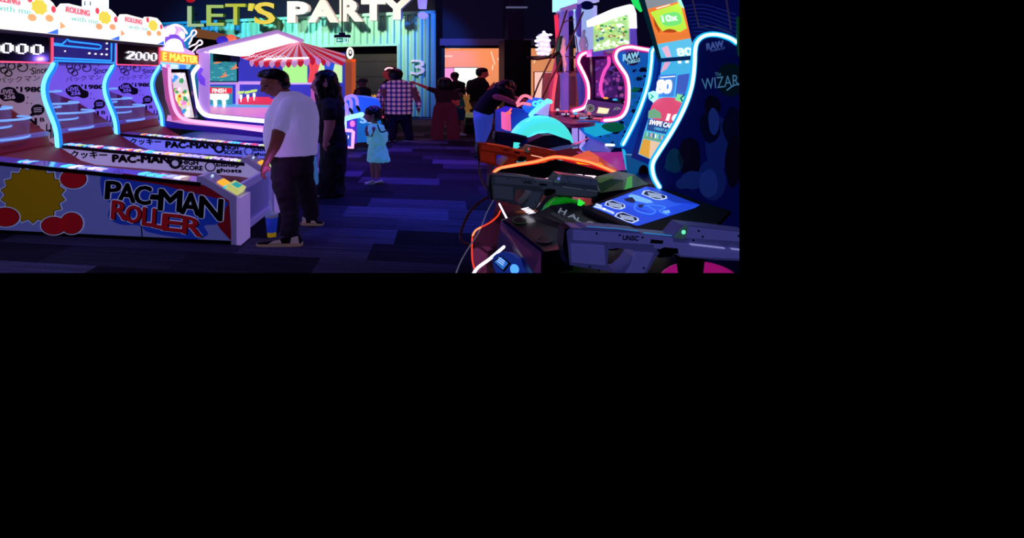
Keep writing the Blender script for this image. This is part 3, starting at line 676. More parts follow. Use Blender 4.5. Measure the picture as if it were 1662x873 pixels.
    mb.build('marquee', [glow('marquee_white', '#fff8f4', 1.25), glow('marquee_red', '#e84a50', 1.), glow('marquee_orange', '#f8a860', 1.), glow('marquee_teal', '#60b8a8', 1.), glow('marquee_yellow', '#f4dc50', 1.05), glow('marquee_pale', '#f0d8e8', 1.05), glow('marquee_blue', '#3878e0', .9)], r)
    mb = MB(); mb.box((2.90, b0, 2.15), (3.35, b0+S, 2.42), T=TA); mb.build('marquee_box', M_blk, r)

# ================================================================ BOWLING MACHINE
r = empty('bowling_machine', W(1.5, 3.9, 0), 'pink framed bowling game with glowing pin arch marquee beyond the roller alleys', 'arcade game', None, -TH)
BP = pa_(3.0); B1 = 3.75
zz = lambda x, y: BP.q(x, y)
mb = MB(); mb.prism(on(BP, [(262, 82), (321, 90), (321, 104.5), (262, 99)]), -VD*.2, 0)
mb.text(BP, 'E MASTER', [(264, 97), (320, 102), (320, 92), (264, 85)], 1, .006, .07); mb.build('marquee', [glow('bowl_orange', '#f09030', 1.0), glow('bowl_yellow', '#fff060', 1.2)], r)
mb = MB()
mb.prism(on(BP, [(262, 81)]+spl([(263, 62), (268, 50), (276, 43), (286, 40.5), (296, 44.5), (303, 54), (305, 62)], 6)+[(300, 66), (304, 78), (320, 86), (320, 90)], -.05), -VD*.06, 0)
mb.build('arch_panel', glow('arch_lilac', '#c8a0f0', .9), r)
mb = MB(); mb.prism(on(BP, spl([(264, 76), (267, 64), (274, 58), (284, 56), (293, 61), (298, 70), (300, 78)], 6), .01), -VD*.03); mb.build('arch_band', glow('arch_violet', '#8050d8', .8), r)
mb = MB(); mb.prism(on(BP, spl([(265, 82), (268, 70), (275, 64), (284, 63), (292, 68), (297, 84)], 6), .03), -VD*.03); mb.build('ball_dome', glow('arch_white', '#ffffff', 1.3), r)
mb = MB(); mb.tube(on(BP, spl([(263, 62), (268, 50), (276, 43), (286, 40.5), (296, 44.5), (303, 54)], 6), .0), .022, 6); mb.build('arch_neon', glow('pin_pink', '#ffe0ff', 1.4), r)
for cx, cy in ((270, 53), (280, 49.5), (295, 57)):
    mb = MB(); mb.prism(on(BP, circ(cx, cy, 4.6, 6.5), .01), -VD*.02); mb.build('ball', glow('arch_pale', '#f8ecff', 1.2), r)
for (hx, hy), (tx_, ty_) in (((253, 41), (268, 64)), ((312.5, 52), (298, 72)), ((322.5, 68.5), (304, 82))):
    L_ = math.hypot(tx_-hx, ty_-hy); ux, uy = (tx_-hx)/L_, (ty_-hy)/L_; nx, ny = -uy, ux
    pin = [(.0, 1.6), (.10, 3.6), (.22, 3.4), (.36, 2.2), (.52, 2.4), (.72, 3.8), (.95, 4.4)]
    out = [(hx+ux*L_*(t-.1)+nx*w_, hy+uy*L_*(t-.1)+ny*w_) for t, w_ in pin[::-1]]+[(hx+ux*L_*(t-.1)-nx*w_, hy+uy*L_*(t-.1)-ny*w_) for t, w_ in pin]
    mb = MB(); mb.tube(on(BP, spl(out, 4), .04), .017, 6); mb.build('pin', glow('pin_pink', '#ffe0ff', 1.4), r)
mb = MB(); mb.prism(on(BP, [(262, 99.5), (318, 105), (312, 117), (262, 112)], -.1), -VD*.06, 0)
for i, (x0, x1, c) in enumerate(((263, 276, 1), (277, 283, 2), (285, 296, 1), (298, 309, 3))): mb.poly(on(BP, [(x0, 103+i*.6), (x1, 104+i*.6), (x1, 113+i*.8), (x0, 111+i*.8)], -.09), c)
mb.build('score_panel', [glow('bowl_cyan', '#70c8f0', .95), glow('bowl_pale', '#c8e8ff', 1.), glow('bowl_pink', '#f080c8', 1.), glow('bowl_blue', '#3080e8', .9)], r)
# tilted screen with colourful picture, in its dark frame
BS = Plane(W(3.1, 3.78, 0), (UD*.75-VD*-.66).normalized() if False else (UD*.8+VD*.6).normalized())
mb = MB(); mb.prism(on(BS, [(275, 112), (305, 112), (318, 192), (300, 194), (288, 182), (282, 150)], -.03), V3(0, .15, 0)); mb.build('screen_surround', M_blackg, r)
mb = MB(); scr = on(BS, [(276, 118), (300, 118), (315, 191), (301, 191), (289, 184), (284, 165)], .01); mb.poly(scr, 0)
rnd = random.Random(5)
for i in range(46):
    t = rnd.random(); y = 121+t*66; xl = 278+t*11; x = xl+rnd.random()*(22-t*3); rr = 1.5+rnd.random()*3.5
    pts = [(min(max(x+rr*math.cos(a_*1.26)*rnd.uniform(.6, 1.2), xl-1), xl+24-t*2), y+rr*math.sin(a_*1.26)) for a_ in range(5)]
    mb.poly(on(BS, pts, .013+i*.0004), 1+rnd.randrange(6))
mb.build('screen', [glow('pic_pale', '#e0d8c8', .85), glow('pic_red', '#d83848', .9), glow('pic_green', '#48b060', .8), glow('pic_yellow', '#e8e048', .9), glow('pic_blue', '#40a0e8', .9), glow('pic_white', '#f0f0ff', 1.), glow('pic_pink', '#f090c0', .9)], r)
mb = MB(); mb.prism(on(pb_(B1), [(262, 108), (275, 112), (283, 160), (300, 194), (280, 196), (268, 160)], 0), V3(0, .04, 0)); mb.build('side_wall', mat('bowl_side', '#c86a90', .4, emit=.35, ecol='#e06098'), r)
mb = MB(); mb.tube(on(pb_(B1-.02), spl([(276, 112), (277, 140), (281, 165), (288, 183), (300, 193), (330, 199)], 5)+[(430, 212)], .02), .03, 8); mb.build('neon_tube', glow('neon_pink', '#ffb0f0', 1.4), r)
mb = MB(); mb.prism(on(pb_(B1), [(272, 187), (300, 193), (430, 205), (430, 213), (300, 201), (270, 196)]), UD*.05); mb.build('rail', mat('pink_rail', '#e8a0c8', .4, emit=.55, ecol='#f8a0e0'), r)
mb = MB(); mb.prism(on(pb_(B1), [(262, 197), (300, 202), (430, 214), (430, 224), (262, 206)], -.01), UD*.05); mb.build('side_panel', mat('indigo_panel', '#2a1a90', .4, emit=.25, ecol='#3420b0'), r)
mb = MB(); mb.box((-.2, B1+.02, .0), (2.9, B1+1.2, .52), T=TA); mb.build('lane_bed', mat('violet_lane', '#3a2ab0', .35, emit=.1, ecol='#3a2ac0'), r)
mb = MB(); mb.box((3.2, B1+.1, 0), (3.9, B1+1.2, 2.4), T=TA); mb.build('cabinet', M_blk, r)
# small steel hoop on the alley wall
# ================================================================ CARNIVAL GAME BOOTH beyond the bowling game
YF, YK = 10.8, 13.2      # near side of the booth, inner back wall
fp, kp = Plane((0, YF, 0), (1, 0, 0)), Plane((0, YK, 0), (1, 0, 0))
r = empty('carnival_booth', Vector(((400-CX)/F*YF, YF, 0)), 'carnival game booth with glowing roof, red and white striped awning and pink deck', 'arcade game')
M_booth = mat('booth_lilac', '#c8a8e8', .4, emit=.45, ecol='#d098f8'); M_ind = mat('booth_indigo', '#2a1a9a', .4, emit=.28, ecol='#3018c0')
mb = MB(); mb.prism(on(fp, [(322, 84), (338, 82), (338, 186), (334, 186), (322, 176)]), (0, .12, 0)); mb.build('corner_post', M_booth, r)
mb = MB(); mb.prism(on(fp, [(322, 108), (330, 112), (326, 120), (333, 128), (333, 140), (325, 136), (320, 125)], .01), (0, .01, 0)); mb.build('post_print', glow('post_purple', '#7040d8', .8), r)
mb = MB(); mb.tube(on(fp, spl([(322, 108), (313.5, 121), (315, 140), (318, 160), (324, 176), (334, 186), (350, 189)], 5)+[(547, 207)], .03), .045, 8); mb.build('neon_tube', glow('neon_white_pink', '#fff0ff', 1.6), r)
mb = MB(); mb.prism(on(fp, [(334, 184), (547, 203), (547, 212), (430, 202), (334, 195), (318, 176), (322, 172)]), (0, .08, 0)); mb.build('sill', M_ind, r)
mb = MB(); mb.prism([P(334, 195, YF)+V3(0, 0, 0), P(547, 212, YF), Vector((P(547, 0, YF).x, YF, .02)), Vector((P(334, 0, YF).x, YF, .02))], (0, .1, 0)); mb.build('front_panel', M_ind, r)
# deck and walls
dk = MB(); dk.prism([P(338, 186, YF+.1), P(547, 204, YF+.1), P(545, 172, YK), P(336, 170, YK)], (0, 0, -.05)); dk.build('deck', mat('deck_pink', '#e090c8', .4, emit=.62, ecol='#e888d8'), r)
mb = MB(); mb.prism(on(kp, [(330, 85), (560, 85), (560, 175), (330, 175)], -.02), (0, .08, 0)); mb.build('back_wall', mat('booth_blue', '#3038a8', .5, emit=.5, ecol='#3a40d0', var=.2, scale=2), r)
mb = MB(); mb.prism(on(kp, [(336, 168), (560, 172), (560, 176), (336, 177)], .3), (0, .5, 0)); mb.build('turf_step', glow('turf_cyan', '#58a8d8', .8), r)
# shelf and posts
mb = MB()
for q in (rect(336, 132, 506, 137), rect(376, 84, 386, 133), rect(384, 137, 389, 172), rect(336, 137, 340, 172)): mb.prism(on(kp, q, .1), (0, .1, 0))
mb.build('shelf_frame', mat('booth_frame', '#d8b8f0', .4, emit=.6, ecol='#d8a8f8'), r)
# shark/sea screen -> plain turquoise water screen with orange shapes
mb = MB(); mb.prism(on(kp, rect(333, 84, 389, 133), .16), (0, .05, 0), 0); sc_ = mb.build('screen', M_blackg, r)
mb = MB(); mb.poly(on(kp, rect(335, 87, 387, 131.5), .165), 0)
rnd = random.Random(2)
for i in range(34):
    x, y = rnd.uniform(337, 378), rnd.uniform(89, 130); mb.poly(on(kp, [(x, y), (x+rnd.uniform(5, 9), y-.8), (x+rnd.uniform(4, 8), y+1.2)], .167+i*.0001), 1+i % 2)
for x, y in ((356, 100), (366, 122), (383, 109)): mb.poly(on(kp, [(x-7, y+3), (x-1, y), (x+3, y-6), (x+4, y-1), (x+7, y+1), (x+2, y+3), (x-3, y+4)], .172), 3)
mb.build('picture', [glow('sea', '#2f9098', .85), glow('sea_light', '#68c0b8', .85), glow('sea_dark', '#1a6888', .85), glow('sea_orange', '#e08858', .9)], sc_)
# FINISH panel
mb = MB(); mb.prism(on(kp, rect(341.5, 139, 381.5, 180), .28), (0, .04, 0), 0); mb.prism(on(kp, [(342, 141), (381, 142.5), (381, 151), (342, 150.5)], .285), (0, .002, 0), 1)
mb.text(kp, 'FINISH', rect(350, 143.2, 372, 149.5), 2, .29, .05)
mb.build('finish_panel', [glow('panel_teal', '#2a90a0', .75), glow('panel_red', '#e02840', .95), glow('panel_white', '#ffffff', 1.2)], r)
for x in (355, 369):
    mb = MB(); mb.prism(on(kp, [(x-9, 154), (x-8, 151.5), (x+6, 151.5), (x+8, 154), (x+7, 160), (x+2.5, 161.5), (x+3, 168), (x+1.8, 173), (x-1.8, 173), (x-2.5, 168), (x-3, 161.5), (x-8, 160)], .32), (0, .03, 0)); mb.build('lit_target', glow('target_white', '#f4fff4', 1.25), r)
# shelf goods: green labels with lamps and red counter
mb = MB(); mb.prism(on(kp, [(389, 160), (450, 160), (450, 171), (389, 171)], .12), (0, .02, 0)); mb.prism(on(kp, [(396, 160), (398, 157), (440, 157), (440, 160)], .12), (0, .02, 0)); mb.build('red_counter', glow('counter_red', '#d83050', .85), r)
for x, y in ((394, 150), (405, 149.5), (415, 147.5)):
    mb = MB(); mb.prism(on(kp, [(x-5, y-2), (x+5, y-3), (x+4, y+1), (x-5, y+2.4)], .2), (0, .03, 0), 0)
    mb.prism(on(kp, [(x-2, y+3), (x+2, y+3), (x+2.2, y+8), (x+.8, y+11), (x+.6, y+15), (x-.6, y+15), (x-.8, y+11), (x-2, y+8)], .2), (0, .03, 0), 1); mb.build('lit_bottle', [glow('label_green', '#b8e868', .95), glow('bottle_white', '#f4f0ff', 1.15)], r)
# roof: luminous gable + striped awning with scalloped valance
mb = MB(); mb.prism([P(326, 84, 10.7), P(345, 79, 11.), P(450, 53, 12.2), P(486, 67, 12.8), P(462, 73, 12.6), P(440, 80, 12.2), P(419, 86, 11.8), P(400, 91, 11.4), P(389, 91.5, 11.2), P(340, 86, 10.8)], (0, .06, 0)); mb.build('glowing_roof', glow('roof_white', '#fff4ff', 1.35), r)
mb = MB(); mb.tube([P(322, 84, 10.68), P(345, 77.5, 10.95), P(450, 51.5, 12.15), P(490, 66, 12.8)], .05, 6); mb.build('roof_edge', mat('roof_lilac', '#c8a8e0', .4, emit=.55, ecol='#c8a0e8'), r)
M_awr, M_aww = mat('awning_red', '#d02030', .6, emit=.5, ecol='#e02038'), mat('awning_white', '#e8c8d8', .6, emit=.45, ecol='#e8a8c8')
apex = P(484, 67, 12.9)
E = [(389, 93, 11.3), (394, 95, 11.4), (399, 97, 11.5), (405, 98.5, 11.5), (412, 99.5, 11.5), (420, 100, 11.5), (428, 100.5, 11.5), (437, 101, 11.5), (446, 101, 11.5), (455, 101, 11.5), (464, 101, 11.5), (473, 100.5, 11.5), (483, 100, 11.5), (493, 99, 11.5), (503, 97, 11.5), (512, 96, 11.6), (521, 97, 11.7), (529, 98.5, 11.8), (536, 100.5, 11.9), (545, 104, 12), (556, 107, 12.1), (559.5, 101, 12.3), (561, 96, 12.5), (561, 91.5, 12.7), (560, 88, 12.9), (552, 85, 13)]
mb = MB()
for i in range(len(E)-1):
    mb.poly([apex, P(*E[i]), P(*E[i+1])], i % 2)
mb.build('awning', [M_awr, M_aww], r, fix=False)
mb = MB()
for i in range(3, 18):
    a, b_ = P(*E[i]), P(*E[i+1]); n = 7; lo = [a+(b_-a)*(j/n)+V3(0, -.01, -.055-.07*math.sin(math.pi*j/n)) for j in range(n+1)]
    mb.poly([a+V3(0, .01, 0)]+lo+[b_+V3(0, .01, 0)], i % 2)
mb.build('valance', [M_awr, M_aww], r, fix=False)
mb = MB()
for i in range(20):   # little white lights on the eave
    mb = MB(); x = 405+i*3.1; mb.ell(P(x, 91.5+(1 if i % 2 else -.6), 11.45), (.014, .014, .012), n=6)
    mb.build('bulb', glow('bulb_white', '#fff0ff', 1.4), r)
mb = MB(); mb.tube([P(430, 96, 11.6), P(458, 95, 11.6), P(500, 94, 11.6)], .022, 6); mb.build('eave_tube', glow('eave_white', '#fff0ff', 1.3), r)
# drapes
def drape(px, Y, c, name):
    mb = MB(); n = 9; t = spl(px[0], 3); b_ = spl(px[1], 3); 
    vs = []
    for row in range(7):
        for j in range(n+1):
            u = j/n; v_ = row/6
            a = Vector(t[int(round(v_*(len(t)-1)))]+(0,)); c_ = Vector(b_[int(round(v_*(len(b_)-1)))]+(0,)); q = a+(c_-a)*u
            vs.append(P(q.x, q.y, Y+.06*math.sin(u*math.pi*5)))
    mb.add(vs, [(i*(n+1)+j, i*(n+1)+j+1, (i+1)*(n+1)+j+1, (i+1)*(n+1)+j) for i in range(6) for j in range(n)], 0, True); mb.build(name, mat(name+c, c, .7, emit=.55, ecol=c), r, fix=False)
drape(([(499, 86), (500, 100), (503, 115), (499, 134)], [(520, 92), (519, 105), (514, 120), (510, 134)]), 11.9, '#f05a60', 'drape')
drape(([(525, 92), (526, 105), (528, 120), (530, 134)], [(546, 95), (543, 105), (540, 120), (541, 134)]), 12.4, '#3068e0', 'drape')
mb = MB(); mb.prism(on(kp, rect(461, 100, 500, 134), .2), (0, .04, 0)); mb.build('green_screen', glow('screen_green', '#98f080', .95), r)
mb = MB(); mb.prism(on(kp, rect(518, 100, 556, 134), .2), (0, .04, 0)); mb.build('green_screen', glow('screen_green2', '#b8f0a0', .95), r)
mb = MB(); mb.prism(on(kp, rect(506, 136, 552, 165), .2), (0, .04, 0)); mb.build('pink_panel', glow('pink_panel_', '#b060a8', .6), r)
# two domes on the roof
mb = MB(); mb.ell(P(361, 66, 11.4), (.13, .13, .10)); mb.build('beacon', glow('beacon_indigo', '#3828b8', .8), r)
mb = MB(); mb.ell(P(375, 64, 11.6), (.12, .12, .11)); mb.build('beacon', glow('beacon_orange', '#ff6848', .95), r)

# ================================================================ tall orange cabinet with round topper
YO = 14.2; r = empty('fortune_cabinet', Vector(((565-CX)/F*YO, YO, 0)), 'tall orange framed glass cabinet with round white clock topper', 'arcade cabinet')
po = Plane((0, YO, 0), (1, 0, 0)); M_oc = mat('cabinet_orange', '#e06828', .4, emit=.5, ecol='#f06828')
mb = MB()
for q in (rect(553, 96, 559, 170), rect(571, 96, 576.5, 170), rect(553, 96, 576.5, 100), rect(553, 158, 576.5, 176)): mb.prism(on(po, q), (0, .5, 0))
mb.prism([P(553, 176, YO), P(576.5, 176, YO), Vector((P(576.5, 0, YO).x, YO, 0)), Vector((P(553, 0, YO).x, YO, 0))], (0, .5, 0)); mb.build('frame', M_oc, r)
mb = MB(); mb.prism(on(po, rect(559, 100, 571, 158), -.3), (0, .05, 0)); mb.build('inner_panel', glow('cab_inner', '#7a5028', .6), r)
mb = MB(); mb.prism(on(po, rect(559, 100, 571, 158), -.05), (0, .01, 0)); mb.build('glass', M_glass, r)
mb = MB(); mb.prism(on(po, circ(568, 86, 6, 9.8)), (0, .15, 0), 0); mb.prism(on(po, circ(568.5, 86, 3, 5.2), .004), (0, .001, 0), 1); mb.poly(on(po, circ(568.5, 85, 1.6, 2.6), .01), 0)
mb.build('topper', [glow('topper_white', '#fff8f0', 1.1), mat('topper_mark', '#806858', .6)], r)

# ================================================================ blue water game with lettering
YQ = 11.6; pq = Plane((0, YQ, 0), (1, 0, 0))
r = empty('blue_ride_game', G(590, 236), 'low bright blue arcade ride with curved fenders and white tubes behind the girl', 'arcade game')
M_bl = mat('ride_blue', '#2f6fe8', .35, emit=.5, ecol='#2868f0'); M_bl2 = mat('ride_blue_dark', '#1a38a8', .4, emit=.3, ecol='#1838c0')
mb = MB(); mb.prism([pq.q(x, y) for x, y in spl([(556, 186), (556, 166), (562, 158), (580, 157), (600, 159), (614, 163), (618, 176), (616, 190)], 5)], (0, .8, 0)); mb.build('hood', M_bl, r)
mb = MB(); mb.prism([pq.q(x, y, .35) for x, y in [(580, 186), (600, 184), (618, 186), (618, 226), (580, 228)]], (0, .6, 0)); mb.build('body', mat('ride_cyan', '#2088d0', .4, emit=.4, ecol='#1888e0'), r)
mb = MB(); mb.text(pq, "'SE", rect(581, 185, 607, 197), 0, .36, .06); mb.build('lettering', mat('ride_letter', '#a8d8f8', .5, emit=.6, ecol='#a0d8ff'), r)
for pts in ([(564, 184), (564, 170), (560, 163), (566, 158), (571, 164), (570, 186)], [(563, 157), (572, 154), (579, 158), (581, 170)]):
    mb = MB(); mb.tube(on(pq, spl(pts, 5), .4), .035, 8); mb.build('hose', mat('hose_lilac', '#c8b0f0', .3, emit=.6, ecol='#c0a0f8'), r)
for x, y in ((571, 178), (582, 174)):
    mb = MB(); mb.tube(on(pq, [(x-1.5, y-3), (x+1.5, y+3)], .42), .035, 8); mb.build('handle', M_blk, r)
mb = MB(); mb.tube(on(pq, spl([(549, 186), (560, 190), (572, 187), (588, 183)], 5), .45), .05, 8); mb.build('neon_tube', glow('neon_cyan_w', '#98f0ff', 1.5), r)
mb = MB(); mb.prism(on(pq, [(553, 189), (563, 191), (563, 210), (557, 210)], .4), (0, .3, 0)); mb.build('lit_leg', glow('leg_white', '#c8e8ff', 1.1), r)
mb = MB(); mb.prism(on(pq, [(564, 190), (580, 188), (580, 228), (572, 232), (564, 228)], .38), (0, .5, 0), 0); mb.poly(on(pq, circ(573, 198, 4, 5), .39), 1); mb.build('side_panel', [mat('ride_violet', '#5030c8', .4, emit=.5, ecol='#5838e0'), glow('ride_pink', '#ff78c0', 1.)], r)
YS = 10.9; ps = Plane((0, YS, 0), (1, 0, 0))
r = empty('neon_stool', G(562, 245), 'neon outlined square seat frame glowing pink beside the woman in black', 'seat')
mb = MB(); mb.tube(on(ps, [(554, 211), (571, 212), (573.5, 214), (572, 240), (559, 238)], 0), .035, 8); mb.build('neon_tube', glow('neon_rose', '#ffa0f0', 1.6), r)
mb = MB(); mb.tube(on(ps, [(556, 220), (554.5, 238), (553.5, 251)], .1), .035, 8); mb.build('neon_tube', glow('neon_rose', '#ffa0f0', 1.6), r)
mb = MB(); mb.prism(on(ps, [(554, 213), (570, 214), (569, 238), (556, 236)]), (0, .5, 0)); mb.build('body', mat('stool_blue', '#3058c8', .4, emit=.45, ecol='#3060e0'), r)
mb = MB(); mb.prism(on(ps, spl([(556, 222), (560, 218), (566, 220), (566, 224), (563, 228), (564, 236), (558, 236), (558, 226)], 3, True), .01), (0, .005, 0)); mb.build('print', glow('stool_print', '#ffe8ff', 1.1), r)
# ================================================================ RIGHT SIDE
M_pur = mat('post_lilac', '#8878e0', .4, emit=.42, ecol='#7868e8'); M_navy = mat('navy_cabinet', '#10144a', .35, emit=.06, ecol='#1020a0')
# ---- pirate mast attraction
YM = 10.3; pm_ = Plane((0, YM, 0), (1, 0, 0))
r = empty('pirate_ride', Vector(((915-CX)/F*YM, YM, 0)), 'pirate themed game with lilac mast, rope rigging and hanging skeleton figures', 'arcade game')
mb = MB(); mb.prism(on(pm_, [(912, 18), (923, 18), (923, 182), (914, 182)]), (0, .16, 0)); mb.build('mast', M_pur, r)
mb = MB(); mb.prism(on(pm_, [(911, 13), (936, 5), (941, 8), (941, 12), (924, 18), (911, 19)]), (0, .3, 0)); mb.build('yard_arm', mat('arm_lilac', '#a080d0', .4, emit=.5, ecol='#a078d8'), r)
mb = MB(); mb.prism(on(pm_, [(936, 8), (943, 6), (943, 60), (938, 56)], .02), (0, .1, 0)); mb.prism(on(pm_, [(918, 20), (934, 14), (934, 24), (924, 28)], -.1), (0, .1, 0), 0); mb.build('rear_post', mat('post_violet', '#5040b0', .4, emit=.35, ecol='#5840d0'), r)
mb = MB(); mb.prism(on(pm_, [(908, 22), (912, 20), (912, 80), (900, 140), (896, 182), (904, 182), (914, 120), (914, 30)], -.2), (0, .1, 0)); mb.build('sail', mat('sail_red', '#d04060', .6, emit=.55, ecol='#d84070'), r)
mb = MB(); mb.prism(on(pm_, [(907, 60), (912, 58), (912, 118), (908, 118), (906, 90)], .05), (0, .2, 0)); mb.prism(on(pm_, [(923, 58), (929, 56), (930, 116), (924, 119)], .05), (0, .2, 0)); mb.build('black_box', M_blk, r)
for pts in ([(912, 20), (902, 52), (890, 90), (868, 134), (858, 160)], [(938, 22), (926, 50), (905, 95), (885, 133), (872, 163)]):
    mb = MB(); q = on(pm_, pts, .25); mb.tube(q, .016, 6); mb.build('rope', mat('rope_brown', '#5a3a40', .8, emit=.06, ecol='#805060', var=.4, scale=40), r)
for pts in ([(905, 40), (912, 36), (923, 34)], [(900, 96), (912, 92), (923, 95), (934, 90)], [(897, 118), (912, 116), (930, 117)], [(926, 60), (930, 90), (927, 118)]):
    mb = MB(); mb.tube(on(pm_, pts, .26), .010, 6); mb.build('rope', MATS['rope_brown'], r)
mb = MB(); mb.tube(on(pm_, [(897, 122), (893, 150), (890, 180)], .2), .028, 6); mb.tube(on(pm_, [(890, 180), (940, 182)], .2), .03, 6); mb.build('red_neon', glow('pirate_red', '#ff5068', 1.1), r)
# small figures hanging in the rigging: one continuous body each
def fig(pts, name, c, lab, Yo):
    mb = MB()
    for a in pts: mb.tube([pm_.q(x, y, Yo) for x, y, _ in a], [w_*YM/F for _, _, w_ in a], 8)
    o = mb.build(name, mat('fig_'+c, c, .5, emit=.35, ecol=c, var=.4, scale=14), None, remesh=.02, smooth=1); tag(o, lab, 'figure'); return o
fig([[(904, 65, 2.6), (904, 70, 2.8)], [(903, 74, 3.2), (904, 90, 2.8)], [(901, 76, 1.3), (899, 86, 1.2), (902, 92, 1)], [(907, 76, 1.3), (908, 86, 1)], [(903, 90, 1.8), (904, 106, 1.5), (906, 118, 1.2)], [(905, 90, 1.6), (908, 104, 1.4), (907, 116, 1.1)]], 'skeleton_figure', '#b8b0c8', 'grey skeleton figure hanging left of the lilac mast', .35)
fig([[(938, 52, 2.6), (937, 57, 2.8)], [(937, 62, 3.6), (937, 78, 3.0)], [(933, 63, 1.5), (930, 72, 1.3), (933, 82, 1.1)], [(941, 63, 1.5), (944, 74, 1.3), (942, 84, 1.)], [(935, 78, 1.8), (933, 92, 1.5), (934, 106, 1.2)], [(939, 78, 1.8), (939, 92, 1.5), (937, 108, 1.1)]], 'skeleton_figure', '#8090c8', 'bluish skeleton figure hanging right of the lilac mast', .3)
# hull panels under the mast
mb = MB(); mb.prism(on(pm_, [(892, 118), (912, 118), (912, 182), (888, 182)], -.3), (0, .1, 0)); mb.prism(on(pm_, [(924, 118), (944, 110), (950, 182), (924, 182)], -.3), (0, .1, 0)); mb.build('hull', mat('hull_brown', '#8a4a48', .6, emit=.4, ecol='#a04858', var=.4, scale=2), r)
for x, x2, y0, y1 in ((904, 910, 120, 176), (928, 936, 124, 172)):
    mb = MB(); mb.prism(on(pm_, [(x, y0), (x2, y0), (x2+1, (y0+y1)/2), (x2, y1), (x, y1), (x-1, (y0+y1)/2)], -.05), (0, .1, 0)); mb.build('barrel', mat('barrel_dark', '#5a3050', .5, emit=.2, ecol='#804060', var=.4), r)
mb = MB(); mb.prism([pm_.q(888, 182, -.3), pm_.q(950, 182, -.3), Vector((pm_.q(950, 0).x, YM+.3, 0)), Vector((pm_.q(888, 0).x, YM+.3, 0))], (0, .2, 0)); mb.build('base', M_navy, r)
mb = MB(); mb.box(pm_.q(908, 16, -.1), pm_.q(940, -8, -.1)+V3(0, .3, 0)); mb.build('top_light', glow('top_cyan', '#a8f0ff', 1.2), r)
# ---- bright cluster sign on its own arm
r = empty('bubble_sign', pm_.q(880, 95), 'white glowing cluster of lamps held on a dark arm beside the column', 'sign')
rnd = random.Random(9)
mb = MB(); mb.prism(on(pm_, spl([(874, 57), (880, 54), (887, 55), (890, 66), (892, 78), (891, 87), (882, 90), (874, 89), (875, 78), (872, 66)], 3, True), .06), (0, .12, 0)); mb.build('backing', mat('cluster_lilac', '#c0b8e8', .4, emit=.75, ecol='#b8b0f0', var=.3, scale=9), r)
for x, y in ((877, 58), (884, 57), (874, 64), (881, 65), (888, 66), (877, 72), (885, 73), (874, 79), (882, 80), (889, 81), (878, 87), (886, 88), (870, 61), (868, 67), (869, 74), (869, 81), (871, 87), (880, 53), (890, 57)):
    mb = MB(); mb.ell(pm_.q(x, y, .1), (.045*rnd.uniform(.7, 1.1), .04, .028*rnd.uniform(.8, 1.2)), n=8); mb.build('lamp', mat('cluster_white', '#f0f4ff', .4, emit=1.1, ecol='#f0f4ff'), r)
mb = MB(); mb.tube(on(pm_, [(858, 94), (872, 95), (886, 93), (900, 89), (910, 84)], .02), .035, 8); mb.build('arm', M_blk, r)
# ---- tall white cabinets behind
YT = 11.2; pt_ = Plane((0, YT, 0), (1, 0, 0))
r = empty('white_tower', Vector(((955-CX)/F*YT, YT, 0)), 'tall pale tower cabinet with rounded navy cap behind the mast', 'arcade cabinet')
mb = MB(); mb.prism(on(pt_, [(941, 12), (962, 14), (965, 40), (965, 84), (948, 88), (944, 50)]), (0, .4, 0)); mb.build('tower', mat('tower_pale', '#a8b8e8', .4, emit=.72, ecol='#a8c0ff', var=.15, scale=2), r)
mb = MB(); mb.prism(on(pt_, spl([(942, 6), (950, 2), (960, 5), (961, 13), (952, 16), (943, 13)], 4, True), .05), (0, .3, 0)); mb.build('cap', M_navy, r)
mb = MB(); mb.prism(on(pt_, rect(962, 6, 979, 30), -.3), (0, .3, 0)); mb.prism(on(pt_, [(910, -2), (972, -2), (972, 3), (950, 4), (912, 12)], .02), (0, .2, 0)); mb.build('header', mat('header_pale', '#b0b0f0', .4, emit=.75, ecol='#b8b8ff'), r)
mb = MB(); mb.box(pt_.q(945, 88, -.1), Vector((pt_.q(966, 88, -.1).x, YT+.5, 0))) if False else mb.prism([pt_.q(944, 84, -.05), pt_.q(966, 84, -.05), Vector((pt_.q(966, 0).x, YT+.05, 0)), Vector((pt_.q(944, 0).x, YT+.05, 0))], (0, .3, 0)); mb.build('plinth', mat('plinth_violet', '#5848c0', .4, emit=.3, ecol='#6050e0'), r)

# ---- four player cabinet with pink neon and RAW THRILLS side
YN, YNF = 7.9, 9.8
pn, pf = Plane((0, YN, 0), (1, 0, 0)), Plane((0, YNF, 0), (1, 0, 0))
r = empty('four_player_cabinet', Vector(((1010-CX)/F*YN, YN, 0)), 'arcade cabinet outlined in pink neon with RAW THRILLS disc on its blue side', 'arcade game')
edge = [(1056, 82), (1038, 79), (1024, 76.5), (1012, 77.5), (1002, 81.5), (998, 90), (1000, 99), (1007, 110), (1015, 122), (1018.5, 134), (1019.5, 148), (1018, 170), (1011, 186), (999, 193), (980, 195)]
es = spl(edge, 4)
mb = MB(); side = on(pn, es+[(975, 200), (968, 196), (940, 196), (942, 210), (960, 228), (985, 238), (1010, 240), (1058, 236), (1058, 84)])
mb.prism(side, (0, .05, 0), 0)
SD = lambda pts, mi, off: mb.poly(on(pn, pts, off), mi)
SD(circ(1026, 95, 12.5, 11.5), 1, .004)
mb.text(pn, 'RAW', [(1011, 99), (1036, 93), (1036, 84), (1011, 89)], 2, .008, .08); mb.text(pn, 'THRILLS', [(1017, 105), (1038, 99.5), (1038, 94), (1017, 99)], 2, .008, .06)
rnd = random.Random(11)
